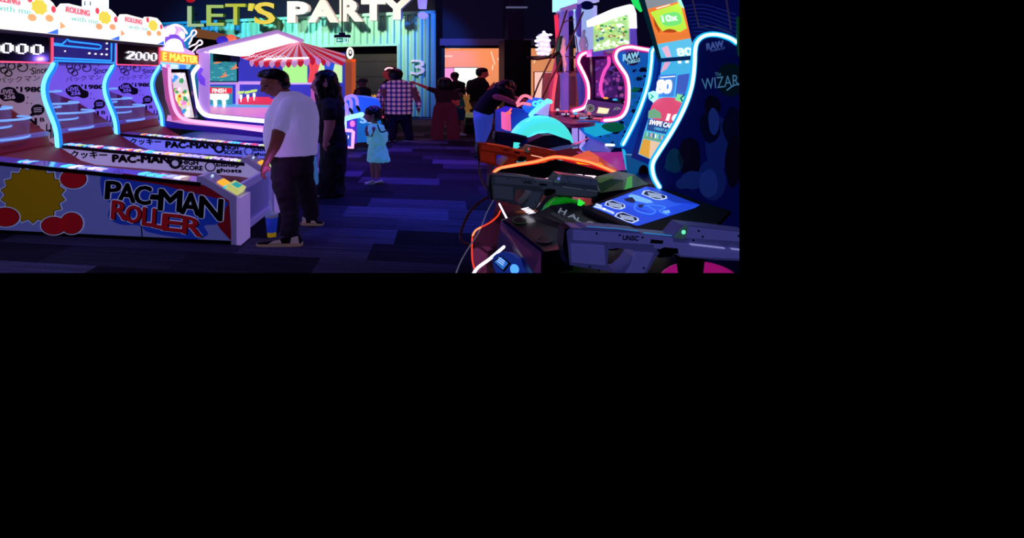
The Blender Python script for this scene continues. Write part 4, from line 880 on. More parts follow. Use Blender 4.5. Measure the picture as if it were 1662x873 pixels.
for i in range(70):
    y = rnd.uniform(112, 232); xl = 1024 if y < 180 else 1024-(y-180)*1.3; x = rnd.uniform(max(950, xl), 1052); rr = rnd.uniform(2.5, 8)
    SD([(x+rr*rnd.uniform(.6, 1.2)*math.cos(a_*1.05), y+.6*rr*rnd.uniform(.6, 1.2)*math.sin(a_*1.05)) for a_ in range(6)], 3+rnd.randrange(4), .004+i*.0002)
SD([(945, 198), (975, 200), (1000, 200), (1015, 205), (990, 216), (965, 222), (948, 214)], 7, .02)
SD(spl([(975, 205), (985, 199), (1000, 198), (1012, 204), (1008, 212), (990, 214)], 3, True), 4, .0215)
mb.build('side_panel', [mat('tp_blue', '#1f78d8', .4, emit=.5, ecol='#1c70e0', var=.2, scale=2), mat('tp_purple', '#281a50', .5, emit=.2, ecol='#3a2070'), mat('tp_pale', '#a8e0f8', .5, emit=.75, ecol='#98e0ff'), mat('tp_navy', '#12205a', .5, emit=.15, ecol='#182878'), mat('tp_green', '#0e6a58', .5, emit=.3, ecol='#108868'), mat('tp_teal', '#1480b8', .5, emit=.35, ecol='#1480c8'), mat('tp_dark', '#0c1440', .5, emit=.12, ecol='#101c60'), mat('tp_cyan', '#20b0e0', .5, emit=.75, ecol='#20b8e8')], r)
M_pk, M_pk2 = glow('neon_pink_w', '#ffd8ec', 1.6), mat('neon_pink_halo', '#ff3aa0', .5, emit=.8, ecol='#ff3aa0')
mb = MB(); mb.tube(on(pn, es, .03), .022, 8); mb.build('neon_tube', M_pk, r)
mb = MB(); mb.tube(on(pn, es, -.01), .042, 8); mb.build('neon_halo', M_pk2, r)  # glowing band stands in for the pink halo of the tube
e2 = spl([(1000, 80), (978, 83), (956, 85), (943, 89), (938, 100), (942, 110), (948, 122), (953, 135), (954.5, 150), (953, 165), (946, 175), (930, 180)], 4)
mb = MB(); mb.prism(on(pf, e2+[(930, 190), (1005, 190)]), (0, .06, 0)); mb.build('far_side_panel', mat('fp_dark', '#2a0a3a', .4, emit=.1, ecol='#601070'), r)
mb = MB(); mb.tube(on(pf, e2, .03), .026, 8); mb.build('neon_tube', M_pk, r)
mb = MB(); mb.tube(on(pf, e2, -.01), .05, 8); mb.build('neon_halo', M_pk2, r)  # same painted pink halo for the far tube
# screen at the back of the cabinet, top hood
ptop0, ptop1 = pn.q(1012, 78), pf.q(956, 86)
mb = MB(); mb.prism([pn.q(1006, 80), pf.q(948, 88), pf.q(950, 93), pn.q(1004, 86)], V3(.5, .0, 0)); mb.build('hood', mat('hood_magenta', '#5a1060', .4, emit=.35, ecol='#a01890'), r)
psn = Plane((pn.q(1046, 120).x-.1, 8.6, 1), V3(.55, .84, 0)) 
YSC = 9.5; psc = Plane((0, YSC, 0), (1, 0, 0))
mb = MB(); mb.prism(on(psc, [(960, 92), (1004, 88), (1016, 110), (1018, 168), (962, 163), (964, 140)]), (0, .1, 0), 0); sc_ = mb.build('screen', mat('screen_black_purple', '#180828', .2, emit=.1, ecol='#501070'), r)
mb = MB(); rnd = random.Random(4)
mb.poly(on(psc, [(966, 97), (1002, 94), (1012, 112), (1016, 160), (966, 158)], .004), 0)
for i in range(60):
    x, y = rnd.uniform(968, 1010), rnd.uniform(97, 158); rr = rnd.uniform(1.5, 5)
    mb.poly(on(psc, [(x+rr*rnd.uniform(.5, 1.2)*math.cos(a_*1.26), y+rr*rnd.uniform(.5, 1.2)*math.sin(a_*1.26)) for a_ in range(5)], .006+i*.0002), 1+rnd.randrange(4))
mb.build('picture', [glow('tp_scr0', '#4a2070', .7), glow('tp_scr1', '#7a3898', .7), glow('tp_scr2', '#b050a8', .7), glow('tp_scr3', '#28183a', .6), glow('tp_scr4', '#5840a0', .7)], sc_)
mb = MB(); mb.tube(on(psc, spl([(986, 93), (986, 104), (979, 116), (974, 132), (973, 146), (976, 156)], 5), .05), .03, 8); mb.build('neon_tube', glow('neon_reflection', '#ff50c0', 1.1), sc_)  # tube shape stands in for the neon reflected in the screen
# dash with speakers and card reader
dsh = [pf.q(953, 161), pn.q(1018, 170), pn.q(1008, 188), pf.q(946, 181)]
mb = MB(); mb.prism(dsh, V3(.0, .12, -.05)); mb.build('dash', mat('dash_indigo', '#38206a', .4, emit=.28, ecol='#5028a0'), r)
pd = Plane(dsh[0], (dsh[1]-dsh[0]), (dsh[0]-dsh[3]))
for cx, cy in ((959, 176), (1003, 181)):
    mb = MB(); ring2(mb, pd, circ(cx, cy, 7, 6.5), circ(cx, cy, 5.4, 5), .012, 0); ring2(mb, pd, circ(cx, cy, 3.8, 3.4), circ(cx, cy, 2.8, 2.4), .012, 0); mb.poly(on(pd, circ(cx, cy, 6.6, 6), .008), 1); mb.build('speaker', [mat('speaker_ring', '#88b0a0', .4, emit=.45, ecol='#90c0b0'), M_blk], r)
mb = MB(); mb.poly(on(pd, [(968, 185), (972, 173), (993, 176), (989, 187)], .02), 0); mb.poly(on(pd, [(971, 184), (974, 175), (991, 177.5), (987.5, 185.5)], .025), 1); mb.build('card_reader', [M_white, glow('reader_cream', '#e8f0b8', 1.)], r)
for x, y, c in ((977, 158.5, '#f0a040'), (992, 161, '#30b0e8'), (1010, 165, '#50c8f0')):
    mb = MB(); mb.ell(psc.q(x, y, .15), (.05, .03, .02), n=8); mb.build('lit_knob', glow('knob'+c, c, 1.), r)
# control deck with joysticks
dz = .96
dkp = [Pz(x, y, dz) for x, y in spl([(888, 180), (905, 178), (925, 180), (950, 184), (978, 194), (970, 197), (950, 200), (925, 201), (905, 196), (893, 190)], 3, True)]
mb = MB(); mb.prism(dkp, (0, 0, -.06)); mb.build('control_deck', mat('deck_plum', '#4a1440', .35, emit=.25, ecol='#801860', var=.3, scale=4), r)
for x, y, c in ((905, 184, '#d0d8f0'), (919, 187, '#ff5070'), (934, 190.5, '#58c8f8'), (956, 191, '#f87088')):
    b_ = Pz(x, y+2, dz); j = MB(); j.cyl(b_, b_+V3(0, 0, .015), .05, 12); j.cyl(b_, b_+V3(0, 0, .07), .012, 8); jo = j.build('joystick', M_blk, r); j = MB(); j.ell(b_+V3(0, 0, .085), (.032, .032, .024), n=10); j.build('ball_top', glow('ball'+c, c, .8), jo)
    for q in range(3): j = MB(); j.cyl(b_+V3(.09+.055*q, .02*q, 0), b_+V3(.09+.055*q, .02*q, .018), .02, 10); j.build('button', glow('ball'+c, c, .8), r)
for x in (932, 944):
    mb = MB(); mb.prism([Pz(x, 201, .9), Pz(x+6, 201, .9), Pz(x+6, 201, .9)*V3(1, 1, .0), Pz(x, 201, .9)*V3(1, 1, .0)], (0, .1, 0)); mb.build('deck_leg', glow('deck_leg', '#b098f0', .8), r)
mb = MB(); lo = pn.q(985, 238); mb.box((lo.x, YN+.06, 0), (pn.q(1056, 200).x, YNF, .9)); mb.build('body', M_navy, r)
# arched marquee
r = empty('arch_marquee', pn.q(1000, 83), 'white glowing arched marquee with green printed picture above the pink neon cabinet', 'sign')
YA = 8.6; pa2 = Plane((0, YA, 0), (1, 0, 0))
mb = MB(); mb.prism(on(pa2, [(965, 41)]+spl([(964, 31), (980, 23), (1000, 14), (1015, 8.5), (1027, 8), (1033, 22)], 5)+[(1034, 46), (1024, 46), (1022, 22), (998, 30), (965, 42)]), (0, .3, 0)); mb.build('light_box', glow('arch_w', '#f8f4ff', 1.35), r)
mb = MB(); mb.poly(on(pa2, [(965, 41), (998, 29.5), (1023, 21), (1024, 74), (965, 84)], -.05), 0); rnd = random.Random(8)
for i in range(90):
    x = rnd.uniform(967, 1020); y = rnd.uniform(41-(x-965)*.3, 80-(x-965)*.1); rr = rnd.uniform(1.5, 4.5); lowp = (y > 66)
    mb.poly(on(pa2, [(min(1023, x+rr*rnd.uniform(.5, 1.1)*math.cos(a_*1.26)), y+.8*rr*rnd.uniform(.5, 1.1)*math.sin(a_*1.26)) for a_ in range(5)], -.045+i*.0003), 4 if lowp else 1+rnd.randrange(5))
mb.build('picture', [glow('am0', '#a8d888', .95), glow('am1', '#3c9c48', .9), glow('am2', '#f0e888', 1.), glow('am3', '#4878a0', .8), glow('am4', '#f8fff0', 1.15), glow('am5', '#a88850', .85)], r)
mb = MB(); mb.prism(on(pa2, [(1024, 45), (1034, 46), (1036, 80), (1024, 80)], -.02), (0, .2, 0)); mb.prism(on(pa2, [(963, 80), (1030, 74), (1040, 84), (963, 92)], -.06), (0, .2, 0)); mb.build('bracket', mat('am_violet', '#6850d0', .4, emit=.5, ecol='#7858e8'), r)

# ---- big cyan-lit pusher cabinet, turned 20 degrees
TC = math.atan(310/F); UC = V3(math.cos(TC), -math.sin(TC), 0); DC = V3(math.sin(TC), math.cos(TC), 0)
q0 = P(1069, 303, 3.3); pc = Plane(q0, UC)
q1 = q0+DC*2.1; pcf = Plane(q1, UC)
r = empty('tall_pusher_cabinet', Vector((q0.x+.3, q0.y, 0)), 'tall arcade cabinet with thick cyan neon curve, SWIPE CARD screen and dark WIZARD side panel', 'arcade game')
ne = [(1196, 70), (1186, 63), (1170, 57.5), (1155, 56), (1141, 59), (1131, 68), (1127.5, 82), (1126.5, 105), (1123, 135), (1115, 163), (1102, 192), (1086, 220), (1068, 248), (1060, 262), (1058.5, 274), (1062, 289), (1070, 303)]
ns = spl(ne, 5)
mb = MB(); mb.prism(on(pc, [(1230, 85), (1215, 75)]+ns+[(1090, 340), (1240, 420)], 0), DC*.06, 0)
CP_ = lambda pts, mi, off: mb.poly(on(pc, pts, off), mi)
mb.text(pc, 'RAW', [(1147, 81), (1174, 76), (1173, 66), (1146, 71)], 1, .006, .09); mb.text(pc, 'THRILLS', [(1152, 85), (1176, 79), (1176, 75.5), (1152, 81.5)], 1, .006, .05)
mb.text(pc, 'WIZARD', [(1140, 146), (1212, 137), (1212, 119), (1138, 128)], 2, .006, .0); mb.text(pc, 'The', [(1160, 124), (1170, 122.5), (1170, 116.5), (1160, 118)], 2, .006, .0)
mb.tube(on(pc, spl([(1180, 146), (1190, 139), (1200, 136)], 4), .004), .004, 5, 2)
# generic standing group where the printed picture is: plain soft shapes only
rnd = random.Random(21)
def blob(cx, cy, rx, ry, mi, off): CP_(spl([(cx+rx*math.cos(t)*rnd.uniform(.88, 1.1), cy+ry*math.sin(t)*rnd.uniform(.88, 1.1)) for t in [i*math.pi/5 for i in range(10)]], 3, True), mi, off)
blob(1185, 128, 24, 28, 6, .002)
blob(1168, 232, 26, 46, 3, .002); blob(1152, 205, 16, 26, 4, .003); blob(1190, 205, 18, 30, 4, .0035); blob(1120, 255, 18, 34, 5, .003); blob(1095, 262, 14, 20, 7, .003); blob(1155, 292, 22, 34, 3, .004); blob(1125, 292, 20, 16, 8, .0045)
blob(1118, 240, 15, 18, 5, .005); blob(1190, 262, 14, 40, 5, .005); blob(1108, 298, 12, 9, 8, .0055); blob(1150, 298, 15, 22, 9, .006); blob(1156, 172, 13, 17, 5, .005); blob(1158, 196, 9, 22, 9, .0055); blob(1088, 270, 10, 8, 7, .006)
mb.build('side_panel', [mat('wz_navy', '#0a1450', .35, emit=.16, ecol='#0a1478', var=.3, scale=2), mat('wz_letter', '#5068b0', .5, emit=.4, ecol='#5068c0'), mat('wz_script', '#70b0d0', .5, emit=.38, ecol='#5898c8'), mat('wz_a', '#1c2c80', .5, emit=.14, ecol='#2038a0', var=.3), mat('wz_b', '#0c1440', .5, emit=.05, ecol='#101c60', var=.3), mat('wz_c', '#1a1030', .5, emit=.04, ecol='#201040', var=.3), mat('wz_green', '#0a2a38', .5, emit=.08, ecol='#0a3848', var=.3), mat('wz_teal', '#0c4060', .5, emit=.15, ecol='#0c5078', var=.3), mat('wz_d', '#2840a0', .5, emit=.1, ecol='#3050b8', var=.3), mat('wz_e', '#2a48a8', .5, emit=.14, ecol='#3050c0', var=.3)], r)
M_cw = glow('neon_cyan_core', '#c8ffff', 1.8); M_ch = mat('neon_cyan_halo_wide', '#18b8f0', .5, emit=.95, ecol='#18b8f8')
mb = MB(); mb.tube(on(pc, ns, .012), .0095, 10); mb.build('neon_tube', M_cw, r)
mb = MB(); mb.tube(on(pc, ns, -.006), .019, 10); mb.build('neon_halo', M_ch, r)  # thick glowing band paints the cyan halo behind the tube
nf = spl([(1062, 78), (1058, 84), (1057, 100), (1053, 130), (1045, 158), (1033, 190), (1020, 217), (1011, 234)], 5)
mb = MB(); mb.prism(on(pcf, [(1100, 78)]+nf+[(1015, 262), (1060, 300), (1100, 280)]), DC*.05); mb.build('far_side_panel', mat('wz_blue', '#1050c0', .35, emit=.35, ecol='#1050d0'), r)
mb = MB(); mb.tube(on(pcf, nf, .012), .013, 10); mb.build('neon_tube', M_cw, r)
mb = MB(); mb.tube(on(pcf, nf, -.006), .028, 10); mb.build('neon_halo', M_ch, r)  # painted cyan halo of the far tube
# screens: plane through the two side panels' front edges
mid = q0+DC*1.05
n_ = V3(-.62, -.78, 0)
psr = Plane(P(1080, 180, 4.3), V3(.80, -.60, 0).cross(V3(0, 0, 1)).cross(V3(0, 0, -1)) if False else V3(.80, -.60, 0))
def scr(corners, off=0.): return on(psr, corners, off)
mb = MB(); mb.prism(scr([(1050, 0), (1044, -8), (1112, -8), (1124, 30), (1128, 92), (1127, 100), (1122, 140), (1112, 168), (1064, 262), (1060, 270), (1024, 256), (1040, 200), (1062, 140), (1069, 98), (1048, 20), (1040, -8)], -.01), psr.N*-.12); mb.build('screen_frame', mat('wz_frame', '#0c2880', .3, emit=.35, ecol='#0c30a8'), r)
lo_c = [(1036, 250), (1061, 260.5), (1084, 225), (1104, 185), (1116, 150), (1122, 120), (1125, 97), (1074, 101), (1072, 120), (1066, 145), (1055, 185), (1045, 215)]
mb = MB(); mb.poly(scr(lo_c, .006), 0)
SC = lambda pts, mi, off: mb.poly(scr(pts, off), mi)
SC([(1079, 101), (1089, 100.5), (1082, 112), (1072, 118)], 4, .008); SC([(1100, 99), (1106, 98.7), (1106, 103), (1101, 103)], 5, .009); SC([(1112, 98.5), (1118, 98), (1118, 102), (1113, 102.5)], 5, .009)
SC([(1070, 122), (1098, 120), (1094, 157), (1062, 157)], 1, .008); SC([(1100, 122), (1120, 119), (1112, 160), (1096, 157)], 9, .008)
SC([(1072, 126.5), (1096, 124.5), (1096.5, 123), (1072.5, 125)], 5, .011)
for d_, x0, x1 in (('8', 1066, 1077), ('0', 1077.5, 1089)): fatn = [(x0, 151), (x1, 150), (x1+1.5, 130), (x0+1.5, 131)]; mb.text(psr, d_, fatn, 5, .012, .1)
SC(spl([(1060, 168), (1070, 160), (1085, 158), (1100, 160), (1112, 166), (1106, 184), (1098, 200), (1058, 192), (1055, 182)], 4, True), 2, .010)
SC([(1053, 180), (1062, 176), (1072, 182), (1074, 192), (1052, 191)], 6, .0115)
mb.text(psr, '10', [(1082, 195), (1103, 197), (1106, 186), (1085, 185)], 5, .013, .09)
SC([(1053, 192), (1099, 201), (1096, 208), (1088, 219), (1050, 211)], 8, .0135); mb.text(psr, 'SWIPE CARD', [(1054, 201), (1096, 209), (1099, 201.5), (1056, 194)], 5, .016, .07); mb.text(psr, 'CREDIT 0 !', [(1062, 209.5), (1084, 214), (1085, 210), (1063, 206)], 7, .016, .02)
SC([(1048, 213), (1087, 221), (1080, 232), (1044, 224)], 6, .009); SC([(1044, 225), (1080, 233), (1061, 260), (1037, 249)], 3, .009); SC([(1056, 228), (1080, 233), (1061, 260), (1054, 256)], 10, .0105)
for i in range(10):
    x, y = 1050+i*3.4, 214+i*.8; SC([(x, y), (x+2, y+.4), (x+1.5, y+7), (x-.5, y+6.4)], (7, 1, 4, 9, 5)[i % 5], .0112+i*.0001)
mb.build('lower_screen', [glow('ws_sky', '#48b8e8', .95), glow('ws_blue', '#4888e0', .9), glow('ws_red', '#e05078', .95), glow('ws_gold', '#e0a840', .95), glow('ws_pink', '#e8a8c8', 1.), glow('ws_white', '#fffaf4', 1.15), glow('ws_green', '#78b890', .85), glow('ws_cyan', '#70e0f0', 1.), glow('ws_navy', '#3058a0', .8), glow('ws_violet', '#4868d0', .8), glow('ws_beige', '#e8c8a8', 1.)], r)
mb = MB(); mb.poly(scr([(1044, -8), (1106, -8), (1116, 25), (1124, 60), (1126, 90), (1073, 95), (1062, 60), (1052, 20)], .006), 0)
SC([(1052, 18), (1106, 5), (1117, 48), (1118, 50), (1068, 55), (1062, 40)], 0, .008); SC([(1056, 20), (1104, 5), (1115, 46), (1104, 52), (1092, 50), (1084, 49), (1076, 51), (1067, 40)], 1, .009)
SC(spl([(1072, 26), (1100, 20), (1106, 38), (1080, 42)], 4, True), 2, .0095); mb.text(psr, '10x', [(1076, 36), (1100, 33), (1098, 23), (1074, 26)], 6, .011, .07); SC([(1066, 15), (1088, 8.5), (1087.5, 7), (1065.5, 13.5)], 6, .011)
SC([(1060, 26), (1072, 49), (1070, 54), (1063, 42)], 3, .0092); SC(spl([(1076, 52), (1086, 47), (1098, 50), (1094, 53)], 4, True), 3, .0098)
SC([(1066, 72), (1122, 62), (1125, 90), (1073, 95)], 4, .010); mb.text(psr, '80', [(1101, 91), (1124, 89), (1122, 77), (1098, 79)], 6, .012, .06); SC([(1074, 78), (1084, 74), (1090, 92), (1082, 93)], 5, .011)
SC([(1044, -8), (1104, -8), (1106, 2), (1050, 15)], 7, .010)
mb.build('upper_screen', [glow('wu_orange', '#f08038', .95), glow('wu_lime', '#c0f048', 1.), glow('wu_green', '#78e878', 1.), glow('wu_brown', '#b85018', .9), glow('wu_cyan', '#60c8f0', .95), glow('wu_pink', '#f0b8d0', 1.), glow('wu_white', '#e8fff0', 1.1), glow('wu_grey', '#a0a8b0', .7)], r)
mb = MB(); mb.prism(scr([(1068, 95), (1127, 90.5), (1127, 96.5), (1070, 101)], .03), psr.N*-.03); mb.build('divider_bar', mat('wz_bar', '#184080', .3, emit=.2, ecol='#1850a0'), r)
mb = MB(); mb.prism(scr([(1036, -8), (1045, -8), (1074, 96), (1069, 100), (1052, 45)], .03), psr.N*-.05); mb.build('screen_rail', mat('wz_rail', '#0a1a40', .25, emit=.12, ecol='#106078'), r)
mb = MB(); mb.prism(scr([(1022, -8), (1034, -8), (1043, 18), (1040, 20), (1030, 10)], .05), psr.N*-.04); mb.build('green_light', glow('green_neon', '#20e060', 1.), r)
mb = MB(); mb.tube(scr([(1106, -8), (1108, 2), (1112, 8)], .03), .03, 8); mb.build('top_lamp', glow('top_lamp_c', '#a0ffd8', 1.3), r)
# lit arrow buttons
mb = MB(); mb.prism(on(psr, [(1054, 150), (1062, 147), (1070, 151), (1069, 160), (1062, 166), (1055, 160)], .06), psr.N*-.02, 0); mb.poly(on(psr, [(1056, 152), (1060, 153), (1064, 156.5), (1059, 160), (1055, 161), (1060, 156)], .063), 1); mb.build('arrow_button', [glow('arrow_cyan', '#a8f8ff', 1.4), glow('arrow_green', '#30c890', .9)], r)
mb = MB(); mb.prism(on(psr, [(1100, 152), (1112, 155), (1116, 160), (1110, 167), (1097, 162)], .04), psr.N*-.02, 0); mb.tube(on(psr, [(1113, 153), (1106, 159), (1111, 167)], .05), .006, 5, 1); mb.build('arrow_button', [glow('arrow_lime', '#88e898', 1.), glow('arrow_navy', '#104878', .8)], r)
# upper shell behind, ticket base, speaker
mb = MB(); mb.prism(on(pc, [(1108, -8), (1115, 10), (1126, 60), (1130, 75), (1150, 50), (1180, 52), (1200, 66), (1215, 70), (1215, -8)], -.07), DC*.01, 0)
for i in range(9): mb.tube(on(pc, spl([(1115+i*2, 8+i*6), (1150, 6+i*6.5), (1200, 22+i*7)], 5), -.066), .0020, 4, 1)
mb.tube(on(pc, [(1128, -4), (1139, 43)], -.066), .005, 5, 2); mb.tube(on(pc, [(1184, -4), (1192, 46)], -.066), .005, 5, 2); mb.tube(on(pc, spl([(1139, 43), (1150, 41), (1170, 43), (1192, 52)], 4), -.066), .004, 5, 2)
mb.build('upper_shell', [mat('wz_shell', '#080c40', .7, emit=.20, ecol='#0c1480', var=.2, scale=1.5), mat('wz_lines', '#2838a0', .4, emit=.25, ecol='#3048c0'), mat('wz_struts', '#605880', .4, emit=.1, ecol='#706090')], r)
mb = MB(); mb.prism(on(psr, [(1014, 252), (1036, 254), (1062, 266), (1062, 290), (1072, 305), (1050, 312), (1018, 290)], -.02), psr.N*-.1); mb.build('lower_front', mat('wz_low', '#0c60a8', .35, emit=.4, ecol='#0c70c0', var=.5, scale=3), r)
mb = MB(); mb.prism(on(psr, circ(1044, 280, 8, 12), .0), psr.N*-.02); mb.build('speaker', mat('wz_spk', '#081828', .5), r)
mb = MB(); mb.prism(on(pc, [(1194, 28), (1206, 24), (1206, 100), (1197, 90), (1194, 70)], .03), DC*.02); mb.build('green_trim', mat('wz_gt', '#0a5030', .5, emit=.2, ecol='#0c6040'), r)
mb = MB(); a = q0+UC*.05+DC*.1; b_ = q0+UC*1.1+DC*2.0; mb.prism([Vector((q0.x, q0.y, 0))+UC*.06+DC*.08, Vector((q0.x, q0.y, 0))+UC*1.4+DC*.08, Vector((q0.x, q0.y, 0))+UC*1.4+DC*2.0, Vector((q0.x, q0.y, 0))+UC*.0+DC*2.0], (0, 0, .85)); mb.build('base', M_navy, r)

# ---- glowing wheel game
YG = 6.8; pg = Plane((0, YG, 0), (1, 0, 0))
r = empty('glowing_wheel_game', Vector(((875-CX)/F*YG, YG, 0)), 'arcade ride with large glowing cyan wheel that the leaning woman is playing', 'arcade game')
cen = pg.q(877, 240); mb = MB()
mb.tube([cen+V3(math.cos(t)*.315, 0, math.sin(t)*.31) for t in [i*math.pi/16 for i in range(32)]], .115, 14, closed=True, sq=1.0); mb.build('wheel', mat('wheel_glow', '#50e8e0', .25, emit=1.0, ecol='#4ce8e0', var=.25, scale=2.5, coat=.5), r)
mb = MB(); mb.tube([cen+V3(math.cos(t)*.16, -.06, math.sin(t)*.15) for t in [i*math.pi/12 for i in range(24)]], .035, 8, closed=True); mb.build('inner_ring', mat('wheel_inner', '#1890e0', .3, emit=.7, ecol='#1890f0'), r)
mb = MB(); mb.cyl(cen+V3(0, .02, 0), cen+V3(0, .12, 0), .2, 24); mb.build('hub', glow('wheel_hub', '#88fff0', .9), r)
mb = MB(); mb.prism(on(pg, [(826, 186), (845, 178), (880, 184), (905, 190), (905, 250), (826, 250)], -.25), (0, .5, 0)); bp_ = pg.q(826, 250, -.25); mb.box((bp_.x, YG+.25, 0), (pg.q(905, 250, -.25).x, YG+.75, bp_.z)); mb.build('cabinet', mat('wheel_cab', '#1828a0', .4, emit=.3, ecol='#1828c0'), r)
mb = MB(); mb.prism(on(pg, [(862, 184), (886, 163), (892, 164), (893, 168), (890, 188)], .0), (0, .35, 0)); mb.build('console_side', mat('console_lilac', '#b0a0e8', .4, emit=.7, ecol='#c0a0f8'), r)
mb = MB(); mb.tube(on(pg, [(860, 186), (872, 175), (888, 162.5), (892, 165)], .03), .028, 8); mb.build('neon_tube', glow('neon_aqua', '#70ffff', 1.4), r)
mb = MB(); mb.prism([pg.q(858, 176, .0), pg.q(882, 160, .0), pg.q(886, 163, -.4), pg.q(862, 184, 0)], (0, .3, 0)); mb.build('console_top', mat('console_blue', '#2068e8', .3, emit=.6, ecol='#1878f8', var=.5, scale=7), r)
for x, y in ((868, 168), (876, 166)):
    mb = MB(); mb.tube([pg.q(x+4*math.cos(t), y+3.4*math.sin(t), .03) for t in [i*math.pi/6 for i in range(12)]], .014, 6, closed=True); mb.build('lit_ring', glow('ring_aqua', '#58f0f0', 1.1), r)
mb = MB(); mb.prism(on(pg, [(819.5, 183), (827, 184), (828, 212), (820, 211)], .05), (0, .25, 0)); mb.build('red_light_panel', glow('red_pink_panel', '#f060a0', .95), r)
mb = MB(); mb.ell(pg.q(822.5, 182, .1), (.035, .035, .02), n=10); mb.tube([pg.q(818, 184, .1), pg.q(822, 182, .1), pg.q(826, 176, .1)], .012, 6); mb.build('red_lamp', glow('red_lamp_', '#ff6050', 1.5), r)
mb = MB(); mb.tube(on(pg, spl([(843, 168), (850, 158), (858, 156), (866, 160)], 5), -.1), .02, 8); mb.tube(on(pg, spl([(842, 172), (850, 168), (862, 170)], 5), -.05), .018, 8); mb.build('red_neon', glow('red_neon_', '#ff7890', 1.3), r)
# ================================================================ SHOOTING CONSOLE ROW in the foreground
def hz(z): return Plane((0, 3, z), (1, 0, 0), (0, 1, 0))
M_cb = mat('console_black', '#07070e', .3, coat=.4); M_cb2 = mat('console_charcoal', '#12121c', .45)
r = empty('shooter_console', Pz(960, 380, .9)*V3(1, 1, 0), 'black shooting game console with HALO panel and blue tilted display in the foreground', 'arcade game')
# body of the row, floor to deck
def slab(pts, z, depth, name, m, root):
    mb = MB(); mb.prism([Pz(x, y, z) for x, y in pts], (0, 0, -depth)); return mb.build(name, m, root)
slab([(790, 268), (815, 252), (880, 243), (930, 243), (975, 262), (1010, 290), (1040, 330), (1060, 360), (1075, 372), (1210, 385), (1210, 470), (768, 470), (766, 400), (768, 383), (800, 352), (806, 330), (797, 318), (794, 290)], .74, .72, 'body', M_cb, r)
# deck with cup rings
dk_ = [(813, 357), (826, 353), (869, 343), (893, 345), (925, 368), (930, 388), (930, 402), (878, 409)]
slab(dk_, .93, .10, 'deck', mat('deck_charcoal', '#16161f', .3, coat=.3, var=.5, scale=30), r)
mb = MB(); mb.prism([Pz(813, 358.5, .93), Pz(878, 410, .93), Pz(878, 460, .93), Pz(813, 372, .90)], (0, .02, -.03)); a, b_ = Pz(814, 358, .93), Pz(878, 409.5, .93)
mb.prism([a, b_, b_+V3(-.02, 0, -.5), a+V3(-.08, 0, -.5)], (.02, .02, 0)); mb.build('front_panel', mat('console_navy', '#0a0a1c', .45, coat=.1, emit=.04, ecol='#2020c0'), r)
hp = hz(.935)
for cx, cy, rx, ry, c, mn in ((843.5, 358, 12, 6, '#0a6020', 'green'), (884, 388.5, 14, 6.5, '#303050', 'grey')):
    mb = MB(); ring2(mb, hp, circ(cx, cy, rx, ry), circ(cx, cy, rx-1.5, ry-1), .002, 0); mb.poly(on(hp, circ(cx, cy, rx-1.4, ry-.9), .001), 1); mb.build('cup_ring', [mat('ring_'+mn, c, .3, .4, emit=.25, ecol=c), mat('ring_in_'+mn, '#082010' if mn == 'green' else '#08080e', .2)], r)
# HALO panel
slab([(869, 347), (895, 333), (928, 329), (962, 337), (1040, 372), (1000, 385), (930, 385), (925, 368)], .945, .06, 'halo_panel', mat('halo_panel_black', '#08080c', .35, var=.3, scale=40), r)
h2 = hz(.95); mb = MB()
for ch, q in (('H', [(905.5, 345.5), (916, 349.5), (920.5, 341.5), (910, 338)]), ('A', [(921, 352.5), (935, 357), (934, 349), (929, 347.5)]), ('L', [(935, 358.5), (944, 362), (943.5, 355.5), (938.5, 353)]), ('O', [(950, 366), (963, 369), (965, 361), (953, 359)])):
    mb.text(h2, ch, q, 0, .002, .03)
mb.text(h2, 'FIRETEAM RAVEN', [(893.5, 347.5), (938, 373), (941, 370), (898, 345)], 1, .002, .03)
mb.build('lettering', [mat('letter_silver', '#9aa0b0', .4, emit=.42, ecol='#a0a8b8'), mat('letter_grey', '#50505c', .4, emit=.2, ecol='#606070')], r)
# display
h3 = hz(.965)
mb = MB(); mb.prism(on(h3, [(945, 337), (1050, 298), (1066, 300), (1140, 328), (1186, 342), (1162, 366), (1100, 384), (1042, 379)]), (0, 0, -.02)); dp = mb.build('display', mat('bezel_black', '#050508', .7), r)
mb = MB(); D = lambda pts, mi, off: mb.poly(on(h3, pts, off), mi)
D([(961, 336), (1049, 303), (1062, 305), (1136, 333), (1128, 338), (1036, 367), (1030, 366)], 0, .002)
D([(990, 327), (1049, 303.5), (1062, 306), (1120, 328), (1060, 345)], 1, .0028)
D([(1049, 303.5), (1062, 305.5), (1135, 333), (1095, 330), (1060, 314)], 7, .0034)
for q in ([(1041, 316), (1045, 310), (1054, 310), (1082, 319), (1083, 323), (1074, 325.5), (1064, 325)], [(981, 334), (984, 328), (993, 325.5), (1014, 333), (1015, 338), (1007, 341), (998, 340)], [(997, 352), (1001, 347), (1010, 345), (1036, 355), (1037, 359), (1027, 363.5), (1017, 361)]):
    cx = sum(p[0] for p in q)/7; cy = sum(p[1] for p in q)/7
    D(q, 2, .004); D([(cx+(x-cx)*.86, cy+(y-cy)*.84) for x, y in q], 3, .005)
    x0, y0 = min(p[0] for p in q)+7, cy
    for j in (-1, 0, 1): D([(cx-11+j*1, cy-1+j*2.4), (cx+11+j, cy+3+j*2.4), (cx+11+j, cy+1.9+j*2.4), (cx-11+j, cy-2.1+j*2.4)], 2, .006)
D([(1019, 319), (1024, 316), (1034, 318), (1056, 326), (1060, 330), (1050, 331), (1030, 327)], 4, .0045); D([(1012, 324), (1026, 321), (1032, 328), (1028, 331), (1016, 328)], 3, .0052); D([(1035, 334), (1045, 333), (1047, 336), (1038, 339)], 3, .0052)
